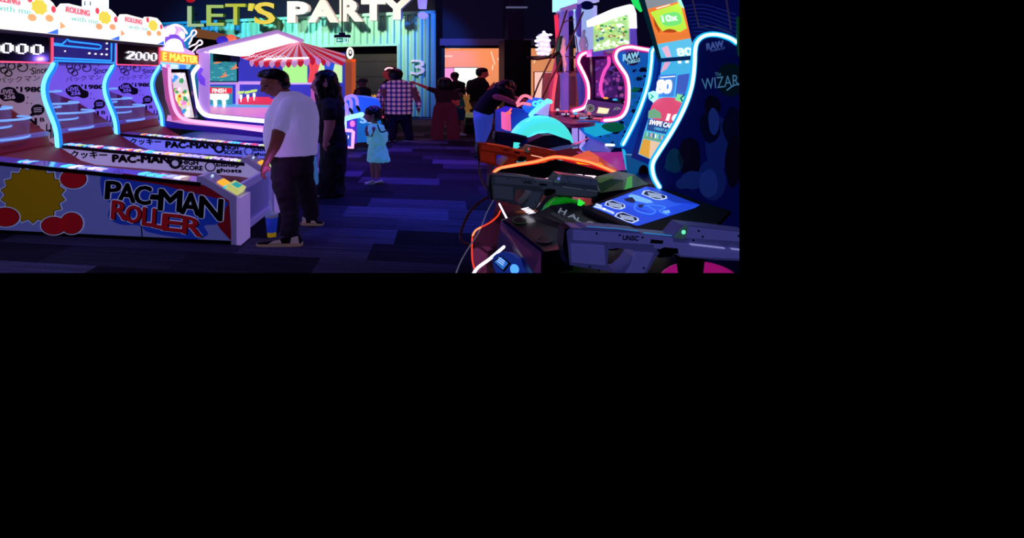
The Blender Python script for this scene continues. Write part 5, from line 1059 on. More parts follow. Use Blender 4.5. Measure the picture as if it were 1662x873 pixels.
mb.tube(on(h3, spl([(1033, 332), (1030, 340), (1040, 346), (1056, 349), (1064, 344), (1052, 336)], 4), .005), .0035, 5, 5); mb.tube(on(h3, spl([(1044, 336), (1060, 334), (1080, 338), (1070, 344), (1084, 350)], 4), .005), .0035, 5, 5)
D([(1075, 344), (1086, 342), (1088, 347), (1078, 349)], 4, .0055)
for x0, y0, x1, y1 in ((963, 337.5, 982, 342), (978, 341.5, 996, 348.5), (966, 334, 976, 337)): D([(x0, y0), (x1, y1+1), (x1+1.5, y1-2), (x0+2, y0-2.5)], 2, .006)
for x0, y0, x1, y1 in ((984, 342, 995, 346), (1000, 330, 1010, 333)): D([(x0, y0), (x1, y1), (x1+1, y1-1.2), (x0+1, y0-1.2)], 6, .0062)
mb.build('lit_picture', [glow('dp_blue', '#2048d8', .95), glow('dp_blue2', '#2c5ce8', .9), glow('dp_white', '#c8dcff', 1.), glow('dp_navy', '#081048', .7), glow('dp_cyan', '#78b8f8', .95), glow('dp_line', '#4888f0', .9), glow('dp_pale', '#90b0ff', .9), glow('dp_deep', '#1838b8', .9)], dp)
# lit logo text by the trigger of the second gun
mb = MB(); mb.text(h2, 'RAVEN', [(846, 340), (858, 348.5), (869, 346.5), (857, 337.5)], 0, .004, .1); mb.build('lit_lettering', glow('lit_letter_white', '#f4ecff', 1.4), r)
# neon strips on the front
def tubez(pts, rad, name, m, root):
    mb = MB(); mb.tube([P(*p) for p in pts], rad, 8); return mb.build(name, m, root)
tubez(spl([(810.5, 331, 2.9), (817, 344, 2.85), (824, 357, 2.8)], 3), .0052, 'neon_tube', glow('neon_white', '#f4e8ff', 1.8), r)
tubez(spl([(768, 445, 2.3), (776, 434, 2.32), (795, 420, 2.36), (818, 400.5, 2.42)], 4), .0066, 'neon_tube', glow('neon_white', '#f4e8ff', 1.8), r)
M_nr = glow('neon_red', '#ff4020', 1.1)
tubez(spl([(812, 342, 2.95), (808, 350, 2.9), (797, 360, 2.85), (780, 369, 2.8)], 5), .0038, 'neon_tube', M_nr, r)
tubez(spl([(780, 369, 2.8), (772, 374, 2.78), (767, 382, 2.75)], 5), .005, 'neon_tube', glow('neon_red_hot', '#ff8858', 1.6), r)
tubez(spl([(766.5, 385, 2.72), (766, 405, 2.6), (767, 425, 2.5), (771, 438, 2.42)], 5), .0038, 'neon_tube', M_nr, r)
# card reader at the bottom
rp = Plane(P(820, 430, 2.22), V3(.86, -.5, .12), V3(-.1, .35, .9))
mb = MB(); mb.prism([rp.q(x, y, .01) for x, y in spl([(800, 422), (812, 410), (832, 412), (849, 432), (846, 450), (812, 450)], 3, True)], rp.N*-.05); cr = mb.build('card_reader', mat('reader_blue', '#3048b0', .3, emit=.2, ecol='#3050d8'), r)
mb = MB(); mb.poly([rp.q(x, y, .018) for x, y in ((801.5, 424), (815, 414.5), (831, 427), (820, 441))], 0); mb.poly([rp.q(x, y, .02) for x, y in ((804.5, 424.5), (815.5, 416.5), (827, 427), (818.5, 437.5))], 1)
[mb.poly([rp.q(x, y, .022) for x, y in ((809+j, 423.5-j*2), (819+j, 430.5-j*2), (819.6+j, 429.5-j*2), (809.6+j, 422.5-j*2))], 2) for j in (0, 1.4, 2.8)]; mb.build('screen', [M_blackg, glow('rd_blue', '#3070c8', .9), glow('rd_white', '#c0e0ff', 1.)], cr)
mb = MB(); mb.ell(rp.q(836, 437, -.01), (.028, .028, .03)); mb.build('light', glow('rd_glow', '#50a0ff', 1.3), cr)
mb = MB(); mb.ell(rp.q(860, 432, -.12), (.014, .02, .03)); mb.build('side_light', glow('rd_side', '#2838e0', .9), cr)
# cables
o = MB(); o.tube([P(x, y, d) for x, y, d in spl([(801, 325, 3.1), (790, 345, 3.0), (778, 375, 2.8), (762, 400, 2.6), (748, 424, 2.5), (737, 452, 2.4)], 5)], .0028, 6); o = o.build('thin_cable', mat('cable_white', '#b0b0c0', .5, emit=.2, ecol='#9090a8')); tag(o, 'thin pale cable hanging down the left front of the console', 'cable')
o = MB(); o.tube([P(x, y, d) for x, y, d in spl([(792, 320, 3.3), (776, 330, 3.3), (762, 345, 3.2), (752, 365, 3.1), (747, 384, 3.0), (753, 394, 2.95), (768, 397, 2.9)], 5)], .008, 8); o = o.build('gun_hose', mat('hose_brown', '#3a1418', .5, emit=.05, ecol='#601820')); tag(o, 'dark red gun hose looping out over the carpet', 'cable')
o = MB(); o.tube([P(x, y, d) for x, y, d in spl([(779, 252, 5.2), (777, 268, 5.1), (780, 285, 4.9), (786, 300, 4.7), (794, 312, 4.5)], 5)], .010, 8); o = o.build('gun_hose', mat('hose_brown', '#3a1418', .5, emit=.05, ecol='#601820')); tag(o, 'dark red hose hanging straight below the red gun', 'cable')
# coloured pods between the guns
def pod(pts, z, h, name, m, lab, dome=.0):
    c = sum((Pz(x, y, z) for x, y in pts), V3(0, 0, 0))/len(pts); q = empty(name, c*V3(1, 1, 0), lab, 'console hood'); return q, c
# green bucket: curved shell in front of second gun
q, c = pod([(880, 345), (950, 335)], .95, 0, 'curved_hood', None, 'shiny green curved hood between the two nearest grey guns')
mb = MB(); ctr = P(914, 350, 2.85)
for (R0, R1, off, mi) in ((.125, .075, 0, 0),):
    A = [(877, 345), (882, 336), (889, 327), (900, 320), (915, 318), (930, 321), (942, 326), (951, 332.5)]; B = [(902, 346), (905, 341), (908, 337), (914, 333), (922, 331), (932, 331), (942, 332), (951, 334)]
    As, Bs = spl(A, 4), spl(B, 4); rows = 7; vs = []
    for i in range(rows):
        t = i/(rows-1)
        for k_ in range(len(As)):
            x = As[k_][0]*(1-t)+Bs[k_][0]*t; y = As[k_][1]*(1-t)+Bs[k_][1]*t; vs.append(P(x, y, 3.32-.14*math.sin(t*math.pi)))
    n = len(As); mb.add(vs, [(i*n+j, i*n+j+1, (i+1)*n+j+1, (i+1)*n+j) for i in range(rows-1) for j in range(n-1)], 0, True)
mb.build('shell', mat('green_gloss', '#10a018', .2, emit=.35, ecol='#10b020', coat=.6, var=.3, scale=14), q, fix=False)
mb = MB(); mb.prism([P(x, y, 3.36) for x, y in [(877, 346), (900, 320), (930, 321), (951, 334), (930, 345), (890, 350)]], (0, .1, 0)); mb.build('liner', M_cb2, q)
q, c = pod([(965, 290), (1050, 300)], .92, 0, 'angled_hood', None, 'dark green angled hood behind the blue display')
mb = MB()
def facet(pts, mi): mb.poly([P(*p) for p in pts], mi)
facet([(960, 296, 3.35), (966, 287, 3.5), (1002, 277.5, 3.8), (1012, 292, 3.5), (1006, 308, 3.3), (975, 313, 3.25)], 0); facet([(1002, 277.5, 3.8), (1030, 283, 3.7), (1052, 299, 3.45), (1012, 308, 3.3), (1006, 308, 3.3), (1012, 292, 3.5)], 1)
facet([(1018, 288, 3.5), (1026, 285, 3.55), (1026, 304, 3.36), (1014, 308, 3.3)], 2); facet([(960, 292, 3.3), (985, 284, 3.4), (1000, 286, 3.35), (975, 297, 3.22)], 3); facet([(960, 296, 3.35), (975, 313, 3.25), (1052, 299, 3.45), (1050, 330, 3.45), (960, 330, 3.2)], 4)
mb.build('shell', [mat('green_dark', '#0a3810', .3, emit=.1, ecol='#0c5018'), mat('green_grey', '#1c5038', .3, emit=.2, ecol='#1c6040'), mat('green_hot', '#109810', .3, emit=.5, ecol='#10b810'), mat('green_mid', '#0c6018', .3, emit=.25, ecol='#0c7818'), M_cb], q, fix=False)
# small green corner light left of the display
mb = MB(); mb.poly([P(x, y, 2.75) for x, y in ((939, 322), (950, 329), (943, 334.5), (937, 333))]); mb.build('corner_light', glow('green_corner', '#30e840', 1.), r, fix=False)
q, c = pod([(925, 257), (1003, 275)], .92, 0, 'angled_hood', None, 'glowing orange angled hood above the red neon line')
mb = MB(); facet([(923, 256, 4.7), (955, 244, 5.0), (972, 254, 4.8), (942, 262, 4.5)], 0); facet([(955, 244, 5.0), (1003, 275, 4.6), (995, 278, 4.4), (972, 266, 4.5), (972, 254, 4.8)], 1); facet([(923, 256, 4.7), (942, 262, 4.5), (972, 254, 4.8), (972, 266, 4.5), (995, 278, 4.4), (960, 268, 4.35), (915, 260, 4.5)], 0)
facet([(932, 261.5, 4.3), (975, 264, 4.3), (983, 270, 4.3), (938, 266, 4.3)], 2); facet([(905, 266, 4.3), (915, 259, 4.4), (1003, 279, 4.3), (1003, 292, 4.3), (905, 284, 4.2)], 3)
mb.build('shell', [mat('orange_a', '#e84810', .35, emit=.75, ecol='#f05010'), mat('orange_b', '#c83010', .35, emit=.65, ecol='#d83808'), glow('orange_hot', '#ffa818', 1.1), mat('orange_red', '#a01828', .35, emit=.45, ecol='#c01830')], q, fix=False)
mb = MB(); mb.tube([P(x, y, d) for x, y, d in spl([(801, 283, 4.0), (805, 277, 4.02), (814, 272.5, 4.05), (836, 268, 4.1), (870, 262, 4.15), (888, 257, 4.2), (903, 254.5, 4.2), (925, 257, 4.2), (960, 264, 4.15), (1000, 280, 4.1)], 4)], .011, 8); mb.build('neon_tube', glow('neon_orange', '#ff8a50', 1.7), q)
mb = MB(); mb.tube([P(x, y+.6, d+.02) for x, y, d in spl([(801, 283, 4.0), (805, 277, 4.02), (814, 272.5, 4.05), (836, 268, 4.1), (870, 262, 4.15), (888, 257, 4.2), (903, 254.5, 4.2), (925, 257, 4.2), (960, 264, 4.15), (1000, 280, 4.1)], 4)], .019, 8); mb.build('neon_halo', mat('neon_orange_halo', '#f02810', .4, emit=.8, ecol='#ff2c10'), q)  # red glowing band painting the halo around the orange tube
mb = MB(); facet([(838, 268, 4.35), (852, 262, 4.45), (868, 261.5, 4.45), (892, 262, 4.4), (870, 266, 4.3), (836, 271, 4.3)], 0); mb.build('lit_pad', mat('amber_pad', '#f08018', .4, emit=.85, ecol='#f08018', var=.3, scale=9), q, fix=False)
mb = MB()
for x0, y0, x1, y1 in ((876, 267, 895, 269), (870, 300, 875, 296)): pass
mb.prism([P(x, y, 3.9) for x, y in [(800, 284), (815, 275), (880, 266), (903, 259), (1000, 283), (1000, 300), (860, 300), (800, 296)]], (0, .02, 0)); mb.build('recess', mat('recess_black', '#050508', .9), q)
for x0, x1, yy in ((922, 944, 284), (950, 966, 286)):
    mb = MB(); mb.tube([P(x0, yy, 3.85), P(x1, yy+1, 3.85)], .009, 6); mb.build('lit_slot', glow('slot_white_pink', '#ffd8f8', 1.5), q)
mb = MB(); mb.tube([P(883, 292, 3.5), P(897, 289.5, 3.5)], .010, 6); mb.build('lit_slot', glow('slot_white_pink', '#ffd8f8', 1.5), q)
q, c = pod([(885, 240), (995, 243)], .92, 0, 'angled_hood', None, 'deep blue angled hood with pale metal edge behind the red gun')
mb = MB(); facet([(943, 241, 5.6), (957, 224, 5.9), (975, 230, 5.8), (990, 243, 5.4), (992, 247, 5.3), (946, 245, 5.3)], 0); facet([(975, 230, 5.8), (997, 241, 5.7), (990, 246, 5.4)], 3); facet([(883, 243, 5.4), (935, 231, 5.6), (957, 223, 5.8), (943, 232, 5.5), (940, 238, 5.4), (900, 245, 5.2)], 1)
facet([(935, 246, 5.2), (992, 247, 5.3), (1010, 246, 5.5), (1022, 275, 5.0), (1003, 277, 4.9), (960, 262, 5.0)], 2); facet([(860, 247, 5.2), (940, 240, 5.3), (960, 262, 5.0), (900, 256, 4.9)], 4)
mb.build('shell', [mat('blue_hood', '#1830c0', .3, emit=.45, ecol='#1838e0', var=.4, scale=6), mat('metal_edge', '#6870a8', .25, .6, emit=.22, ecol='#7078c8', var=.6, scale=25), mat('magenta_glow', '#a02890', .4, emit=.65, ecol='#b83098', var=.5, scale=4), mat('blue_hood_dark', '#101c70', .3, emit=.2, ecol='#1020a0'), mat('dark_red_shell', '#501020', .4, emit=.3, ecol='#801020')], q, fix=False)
mb = MB(); mb.tube([P(x, y, d) for x, y, d in ((984, 235, 5.6), (996, 235.5, 5.6))], .014, 6); mb.build('lit_slot', glow('slot_white', '#d8f0ff', 1.4), q)
mb = MB(); facet([(1009, 241, 4.9), (1014, 243, 4.9), (1025, 275, 4.6), (1016, 276, 4.6)], 0); mb.build('cyan_edge', glow('edge_cyan', '#20b0e0', 1.), q, fix=False)
mb = MB(); mb.prism([P(x, y, 5.5) for x, y in [(860, 230), (883, 220), (900, 219), (925, 228), (932, 238), (880, 246), (850, 240)]], (0, .2, 0)); mb.build('seat_back', mat('seat_navy', '#0c1440', .4), q)
q, c = pod([(1095, 440), (1185, 440)], .9, 0, 'round_hood', None, 'magenta rounded hood at the lower right under the nearest gun')
mb = MB(); mb.ell(P(1136, 462, 2.25), (.175, .1, .095), n=28); mb.build('shell', mat('magenta_gloss', '#c01888', .25, emit=.45, ecol='#d01890', coat=.5, var=.2, scale=8), q)

# ---- the four mounted guns
OUT = [(920, 376), (928, 369), (943, 370.5), (953, 368.5), (1000, 371.5), (1037, 376), (1043, 379), (1091, 383.5), (1107.5, 364.5), (1122, 366), (1160, 370), (1200, 375), (1216, 377), (1216, 424), (1165, 422), (1130, 419), (1104, 417), (1096, 410), (1072, 409), (1064, 418), (1056, 434), (1044, 452), (1010, 453), (1000, 443), (975, 438), (940, 433), (925, 430)]
HOLE = [(988, 405), (1002, 402.5), (1031, 406), (1027, 416), (1019, 427), (1007, 438), (999, 440), (986, 430)]
def gun(mp, Y, th, mats, lit, label, hinge=False, group='mounted toy guns along the consoles', grip=True):
    pl = Plane((0, Y, 0), (1, 0, 0)); g = lambda pts, off=0.: [pl.q(*mp(x, y), off) for x, y in pts]
    k = abs(mp(1100, 370)[0]-mp(1000, 370)[0])/100*2.05/Y*Y/2.05
    c = pl.q(*mp(1010, 400)); r = empty('mounted_gun', Vector((c.x, c.y, c.z)), label, 'toy gun', group)
    mb = MB(); mb.prism(g(OUT[:3]+[(988, 370.8)]+[(988, 405)]+HOLE[:1:-1][::1]+[(1002, 402.5), (1002, 371.6)]+OUT[5:]) if False else g([OUT[0], OUT[1], OUT[2], OUT[3], (990, 371)]+[HOLE[0]]+HOLE[:0:-1]+[(990.5, 404.5), (990.5, 371)]+OUT[4:]), (0, th, 0), 0)
    mb.build('receiver', mats['body'], r)
    # raised plates, so the side is not flat
    mb = MB()
    for pts, off in (([(930, 373), (1037, 379.5), (1092, 386), (1092, 398), (1000, 393), (930, 389)], .006), ([(1109, 367), (1200, 377), (1216, 379), (1216, 392), (1096, 384)], .010), ([(1060, 390), (1092, 393), (1216, 404), (1216, 420), (1130, 416), (1104, 414), (1094, 406), (1062, 402)], .008), ([(926, 395), (980, 398), (982, 430), (928, 425)], .008), ([(1030, 408), (1060, 410), (1050, 432), (1040, 448), (1012, 448), (1022, 432)], .007)):
        a = g(pts, off); b_ = g(pts, 0); cc = sum(a, V3(0, 0, 0))/len(a); a2 = [cc+(p-cc)*.97 for p in a]; n = len(pts)
        mb.add(b_+a2, [list(range(n, 2*n))]+[(i, (i+1) % n, n+(i+1) % n, n+i) for i in range(n)])
    mb.build('side_plate', mats['plate'], r)
    mb = MB()
    mb.text(pl, 'UNSC', [mp(1008, 387.5), mp(1033, 389), mp(1034, 381.5), mp(1008.5, 380)], 0, .013, .06)
    for x, y in ((1003, 380), (1040, 383.5), (1130.5, 373), (1137, 382.5), (1122, 388), (1195, 381), (966, 377), (955, 431), (1042, 433), (970, 437)): mb.poly(g(circ(x, y, 1.9, 1.7, 10), .0135))
    mb.prism(g([(1054, 387), (1053, 393), (1073, 394), (1074, 389)], .012), (0, .002, 0)); mb.build('marking', mats['ink'], r)
    mb = MB(); mb.prism(g([(1068, 411), (1090, 407), (1098, 412), (1090, 418), (1072, 420)], -.01), (0, th*.5, 0)); mb.prism(g([(1076, 400), (1098, 402), (1099, 410), (1070, 411), (1066, 405)], .009), (0, .01, 0)); mb.build('trigger', M_cb, r)
    for pts in ([(1117, 393.5), (1172, 400), (1172.5, 402), (1118, 395.8)], [(1183, 401), (1216, 404.5), (1216, 406.5), (1184, 403)]): mb = MB(); mb.prism(g(pts, .016), (0, .01, 0)); mb.build('light_strip', lit, r)
    mb = MB(); mb.prism(g([(1093, 384), (1108, 365.5), (1114, 366), (1112, 380), (1106, 387)], .012), (0, .01, 0), 0); mb.poly(g(circ(1106, 375, 3.4, 3.6), .014), 1); mb.build('sight', mats['sight'], r)
    mb = MB(); mb.tube(g([(954, 369), (1000, 372), (1036, 376)], -.004), .0035*Y/2, 6); mb.tube(g([(1047, 379), (1090, 383.5)], -.004), .0035*Y/2, 6); mb.build('top_light', mats['top'], r)
    if 1:
        mb = MB(); a = pl.q(*mp(1120, 418)); mb.prism([pl.q(*mp(1110, 416), -.02), pl.q(*mp(1150, 419), -.02), pl.q(*mp(1146, 455), -.02), pl.q(*mp(1116, 455), -.02)], (0, th*.6, 0)); mb.build('mount', M_cb, r)
    mb = MB(); mb.prism(g([(917, 372), (929, 369.5), (930, 431), (922, 431), (914, 400)], -.004), (0, th*.9, 0)); mb.build('butt_pad', M_cb2, r)
    return r
def gm(tag_, body, plate, ecol, e, sight='#70f0c0', top='#3080c0'):
    return dict(body=mat('gun_body_'+tag_, body, .4, emit=e*.5, ecol=ecol, var=.12, scale=8), plate=mat('gun_plate_'+tag_, plate, .4, emit=e, ecol=ecol, var=.12, scale=10), ink=mat('gun_ink_'+tag_, '#10122a', .5), sight=[mat('gun_s0_'+tag_, '#405060', .3, emit=.2, ecol='#508080'), glow('gun_s1'+sight, sight, 1.1)], top=glow('gun_top'+top, top, .8))  # body and plates glow to look more brightly lit
gun(lambda x, y: (x, y), 2.02, .07, gm('near', '#6a6a90', '#8e8eb4', '#5050a8', .34), mat('strip_lit', '#b8b8e8', .4, emit=.5, ecol='#a8a8f0'), 'pale lilac mounted gun in the right foreground below the blue display')
gun(lambda x, y: (797+.583*(x-920), 118+.66*(y-118)+.008*(x-920)), 3.25, .09, gm('grey', '#3a3e4c', '#565c6c', '#404860', .22, '#8060e0', '#303848'), mat('strip_dim', '#606878', .4, emit=.25, ecol='#687088'), 'dark grey mounted gun in front of the green curved hood')
gun(lambda x, y: (777+.43*(x-920), 232+.50*(y-369)+.034*(x-920)), 4.9, .11, gm('red', '#701c18', '#8a2c26', '#a02818', .26, '#e04040', '#a03020'), glow('strip_orange', '#ffb890', 1.4), 'red lit mounted gun above the orange neon line')
gun(lambda x, y: (805+.42*(x-920), 213+.40*(y-369)+.055*(x-920)), 5.7, .11, gm('navy', '#0c1230', '#121a40', '#0c1860', .06, '#202860', '#101838'), mat('strip_dark', '#182040', .4), 'dark navy mounted gun farthest back, in front of the glowing wheel')
# round brown cushion in front of the pale gun's far end
# ================================================================ PEOPLE
KS = 1.4   # the photograph's people are drawn wide: horizontals are 1.4 x the upright proportion
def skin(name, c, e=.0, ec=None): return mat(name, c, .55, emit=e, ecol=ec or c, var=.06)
class Fig:
    def __init__(s, name, label, px, py, Y, cat='person'):
        s.Y = Y; s.r = empty(name, Vector(((px-CX)/F*Y, Y, 0)), label, cat)
    def pt(s, p): return P(p[0], p[1], s.Y+(p[2] if len(p) > 2 else 0))
    def limb(s, mb, pts, n=12, sq=1.0):
        """pts: (px, py, depth offset, half-width px)"""
        path = [s.pt(p) for p in pts]; rr = [p[3]*(s.Y+p[2])/F/KS for p in pts]
        return mb.tube(path, rr, n, k=KS, sq=sq)
    def torso(s, mb, rings, n=24):
        """rings: (px, py, depth offset, half-width px, half-depth px)"""
        out = []
        for px, py, dy, hw, hd in rings:
            c = s.pt((px, py, dy)); w_ = hw*(s.Y+dy)/F; d_ = hd*(s.Y+dy)/F
            out.append((c, V3(w_, 0, 0), V3(0, d_, 0)))
        return mb.loft(out, n=n)
    def ell(s, mb, px, py, dy, rx, ry, rz=None, rot=0.):
        """ellipsoid: half sizes in px across, depth (px), height; rot tilts in the picture plane (degrees, clockwise as seen)"""
        k = (s.Y+dy)/F; rz = ry if rz is None else rz; t = math.radians(rot)
        return mb.ell(s.pt((px, py, dy)), V3(math.cos(t), 0, -math.sin(t))*rx*k, V3(0, 1, 0)*ry*k, V3(math.sin(t), 0, math.cos(t))*rz*k, n=18)
    def hand(s, mb, wrist, tip, curl, w_, side=1, depth=1, fat=1.):
        """five fingered hand: wrist & knuckle points in px, fingers curl towards picture dx"""
        wx, wy, wd = wrist; tx, ty, td = tip; dx, dy = tx-wx, ty-wy; L = math.hypot(dx, dy); ux, uy = dx/L, dy/L; nx, ny = -uy*side, ux*side
        s.limb(mb, [(wx, wy, wd, w_*.62), (wx+dx*.35, wy+dy*.35, wd, w_*.8), (wx+dx*.62, wy+dy*.62, wd, w_*.78)])
        m_ = s.Y/F
        for i, (o, l) in enumerate(((-1.3, .92), (-.45, 1.), (.42, .95), (1.2, .76))):
            dd = wd+o*w_*.42*m_*depth; bx, by = wx+dx*.6+nx*o*w_*.12, wy+dy*.6+ny*o*w_*.12
            p1 = (bx+ux*L*.28*l, by+uy*L*.28*l); p2 = (p1[0]+ux*L*.17*l+nx*curl*.5, p1[1]+uy*L*.17*l+ny*curl*.5); p3 = (p2[0]+ux*L*.06+nx*curl*.8, p2[1]+uy*L*.06+ny*curl*.8)
            s.limb(mb, [(bx, by, dd, w_*.26*fat), (*p1, dd, w_*.25*fat), (*p2, dd, w_*.22*fat), (*p3, dd, w_*.19*fat)], 8)
        bx, by = wx+dx*.22, wy+dy*.22
        s.limb(mb, [(bx, by, wd-w_*.3*m_, w_*.36), (bx+nx*w_*.95+ux*L*.14, by+ny*w_*.75+uy*L*.14, wd-w_*.5*m_, w_*.28*fat), (bx+nx*w_*1.15+ux*L*.34, by+ny*w_*.95+uy*L*.34, wd-w_*.5*m_, w_*.22*fat)], 8)
    def head(s, mb, cx, cy, dy, R, face=-1, tilt=0., yaw=0., ears=True):
        """profile-ish head, R = half height px; face -1 looks left, +1 right, 0 away from the camera; tilt in degrees (nods down)"""
        k = 1.22   # horizontal stretch of a head in this photograph
        t = math.radians(tilt)*(face if face else 1)
        def pos(u, v):   # u forward, v up in head units
            fx = face if face else 0
            x, y = u*k*(fx if fx else 1), -v
            c, sn = math.cos(t), math.sin(t)
            # rotate in true proportion then stretch
            xx, yy = u*(fx if fx else 1), -v
            xr, yr = xx*c-yy*sn, xx*sn+yy*c
            return cx+xr*R*k, cy+yr*R
        dpr = -tilt*(1 if face == 1 else -1) if face else 0
        s.ell(mb, *pos(-.06, .16), dy, R*.80*k, R*.74*k, R*.84, rot=0)
        if face:
            s.ell(mb, *pos(.16, -.16), dy, R*.58*k, R*.60*k, R*.72, rot=(tilt if face > 0 else -tilt))
            s.ell(mb, *pos(.34, -.66), dy, R*.32*k, R*.40*k, R*.26)        # chin
            s.ell(mb, *pos(.30, -.42), dy, R*.40*k, R*.46*k, R*.32)
            s.ell(mb, *pos(.64, .26), dy, R*.15*k, R*.40*k, R*.14)         # brow
            s.limb(mb, [(*pos(.70, .14), dy, R*.10), (*pos(.82, -.02), dy, R*.12), (*pos(.92, -.16), dy, R*.14)], 10)   # nose
            s.ell(mb, *pos(.80, -.20), dy, R*.13*k, R*.2*k, R*.09)
            s.ell(mb, *pos(.74, -.36), dy, R*.10*k, R*.24*k, R*.055); s.ell(mb, *pos(.72, -.47), dy, R*.10*k, R*.22*k, R*.06)  # lips
            if ears: 
                for sd in (-1, 1): s.ell(mb, *pos(-.10, -.06), dy+sd*.86*R*k*s.Y/F, R*.13*k, R*.10, R*.22, rot=10)
        else:
            s.ell(mb, *pos(0, -.2), dy-.0, R*.62*k, R*.66*k, R*.66)
            s.ell(mb, cx, cy+R*.55, dy+R*.25*s.Y/F, R*.42*k, R*.4*k, R*.36)
            s.ell(mb, cx, cy+R*.18, dy+R*.72*k*s.Y/F, R*.12*k, R*.14, R*.16)
            for sd in (-1, 1): s.ell(mb, cx+sd*R*.74*k, cy+R*.08, dy, R*.09*k, R*.14, R*.2)
        return pos
def shoe(f, heel, toe, h, w_, root, m_up, m_sole, m_pan=None, dd=0.):
    """heel, toe px points on the sole line"""
    hx, hy = heel[:2]; tx, ty = toe[:2]; d = heel[2] if len(heel) > 2 else 0; s_ = 1 if tx > hx else -1; L = abs(tx-hx)
    mb = MB(); n = 9; rings = []
    prof = [(-.02, .55, .55), (.06, .95, .8), (.22, 1.0, .9), (.40, .78, .92), (.58, .58, 1.), (.76, .46, 1.02), (.90, .38, .9), (.98, .25, .6)]
    k = (f.Y+d)/F
    for t, hh, ww in prof:
        x = hx+(tx-hx)*t; y = hy+(ty-hy)*t; c = f.pt((x, y-h*hh*.5-h*.12, d)); rings.append((c, V3(0, w_*ww*k, 0), V3(0, 0, h*hh*.5*k)))
    mb.loft(rings, n=14); up = mb.build('shoe', m_up, root)
    mb = MB(); pts = []
    for t, ww in ((-.05, .5), (.05, .85), (.25, .95), (.5, .95), (.75, 1.1), (.92, .95), (1.01, .5)): pts.append((hx+(tx-hx)*t, hy+(ty-hy)*t, ww))
    top = [f.pt((x, y, d))+V3(0, -w_*q*k, 0) for x, y, q in pts]+[f.pt((x, y, d))+V3(0, w_*q*k, 0) for x, y, q in pts[::-1]]
    mb.prism(top, (0, 0, h*.2*k)); mb.build('sole', m_sole, up)
    if m_pan:
        mb = MB()
        q = lambda t, v: f.pt((hx+(tx-hx)*t, hy+(ty-hy)*t-h*v, d))+V3(0, -w_*1.0*k, 0)
        mb.prism([q(.02, .25), q(.22, .3), q(.2, .75), (q(.05, .9))], (0, .01, 0)); mb.build('panel', m_pan, up); mb = MB(); mb.prism([q(.42, .3), q(.72, .28), q(.62, .5), q(.45, .62)], (0, .01, 0)); mb.build('panel', m_pan, up)
    return up
M_wh_sh = mat('shoe_white', '#b8b4c8', .5, emit=.05, ecol='#8080d0'); M_bk_sh = mat('shoe_black', '#101018', .5); M_hair = mat('hair_black', '#050407', .45, var=.4, scale=60)
M_jean = mat('denim_dark', '#121838', .8, var=.3, scale=40)

# ---------------- man in white T-shirt
f = Fig('person', 'heavyset man in white T-shirt and grey trousers looking down beside the roller alley', 465, 390, 5.55)
sk = skin('skin_tan_dark', '#7a4a44', .10, '#8a4850')  # slight skin glow put in to brighten the face
b = MB()
pos = f.head(b, 446, 134, 0, 23.2, -1, 28)
f.limb(b, [(455, 146, .02, 13), (463, 156, .02, 14), (470, 168, .03, 16)])
f.limb(b, [(470, 172, -.18, 8), (461, 190, -.37, 10), (453, 213, -.44, 12), (450, 226, -.43, 11.0), (445, 240, -.42, 9.6), (437, 254, -.40, 7.6), (433, 263, -.40, 5.6)], 14)
f.torso(b, [(472, 172, 0, 26, 26), (474, 215, 0, 36, 36), (472, 250, 0, 26, 24)])
f.hand(b, (433, 262, -.40), (425, 286, -.40), 4.5, 8.2, -1, 1, 1.05)
f.limb(b, [(470, 172, .30, 13), (462, 200, .36, 12), (456, 226, .36, 10), (449, 246, .34, 7)], 12)
f.limb(b, [(466, 262, -.12, 10), (468, 320, -.21, 7), (470, 386, -.37, 5)]); f.limb(b, [(488, 262, .12, 10), (499, 310, .18, 7), (504, 355, .31, 5)])
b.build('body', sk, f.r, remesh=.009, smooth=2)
t_ = MB()
f.torso(t_, [(468, 148.5, .01, 15, 17), (472, 153, .01, 21, 24), (475, 160, .01, 30, 36), (475, 172, 0, 39, 46), (474, 190, 0, 43, 47), (473, 210, 0, 45, 44), (472.5, 230, 0, 44, 43), (473, 243, 0, 42, 41), (474, 249.5, 0, 40, 39)], 32)
f.limb(t_, [(470, 164, -.20, 12), (464, 177, -.32, 14), (459, 193, -.39, 14.5), (456, 208, -.42, 15.5)], 16)
f.limb(t_, [(478, 166, .28, 15), (470, 178, .36, 16), (464, 205, .38, 16)], 16)
tee = t_.build('t_shirt', mat('white_cotton', '#e8e0f0', .85, emit=.30, ecol='#a898f0', var=.05, scale=3), f.r, remesh=.014, smooth=5, extra=(.035, .16))  # lilac glow put into the shirt to brighten it
p_ = MB()
f.torso(p_, [(473, 246, 0, 39, 36), (474, 254, 0, 37, 35), (475, 266, 0, 35, 34), (476, 280, 0, 30, 32)], 28)
f.limb(p_, [(462, 268, -.10, 21), (461, 295, -.16, 20.5), (467, 325, -.22, 17), (471, 352, -.28, 14.5), (470, 374, -.34, 14.5), (470, 381, -.35, 14)], 16)
f.limb(p_, [(489, 268, .12, 20), (492, 292, .16, 19), (499, 318, .20, 16), (504, 338, .24, 14), (505, 349, .29, 13.5)], 16)
p_.build('trousers', mat('trousers_grey', '#2e2a34', .85, emit=.015, ecol='#503058', var=.2, scale=10), f.r, remesh=.013, smooth=3, extra=(.04, .12))
h_ = MB()
f.ell(h_, 446, 124, 0, 23, 22, 13, rot=4); f.ell(h_, 455, 128, 0, 15, 21, 14, rot=20); f.ell(h_, 431, 120, 0, 13, 16, 7.5, rot=-8); f.ell(h_, 463, 137, .0, 8.5, 17, 8, rot=30); f.ell(h_, 421, 121.5, 0, 4.5, 9, 3.4, rot=-30)
h_.build('hair', M_hair, f.r, remesh=.012, smooth=2, extra=(.012, .05))
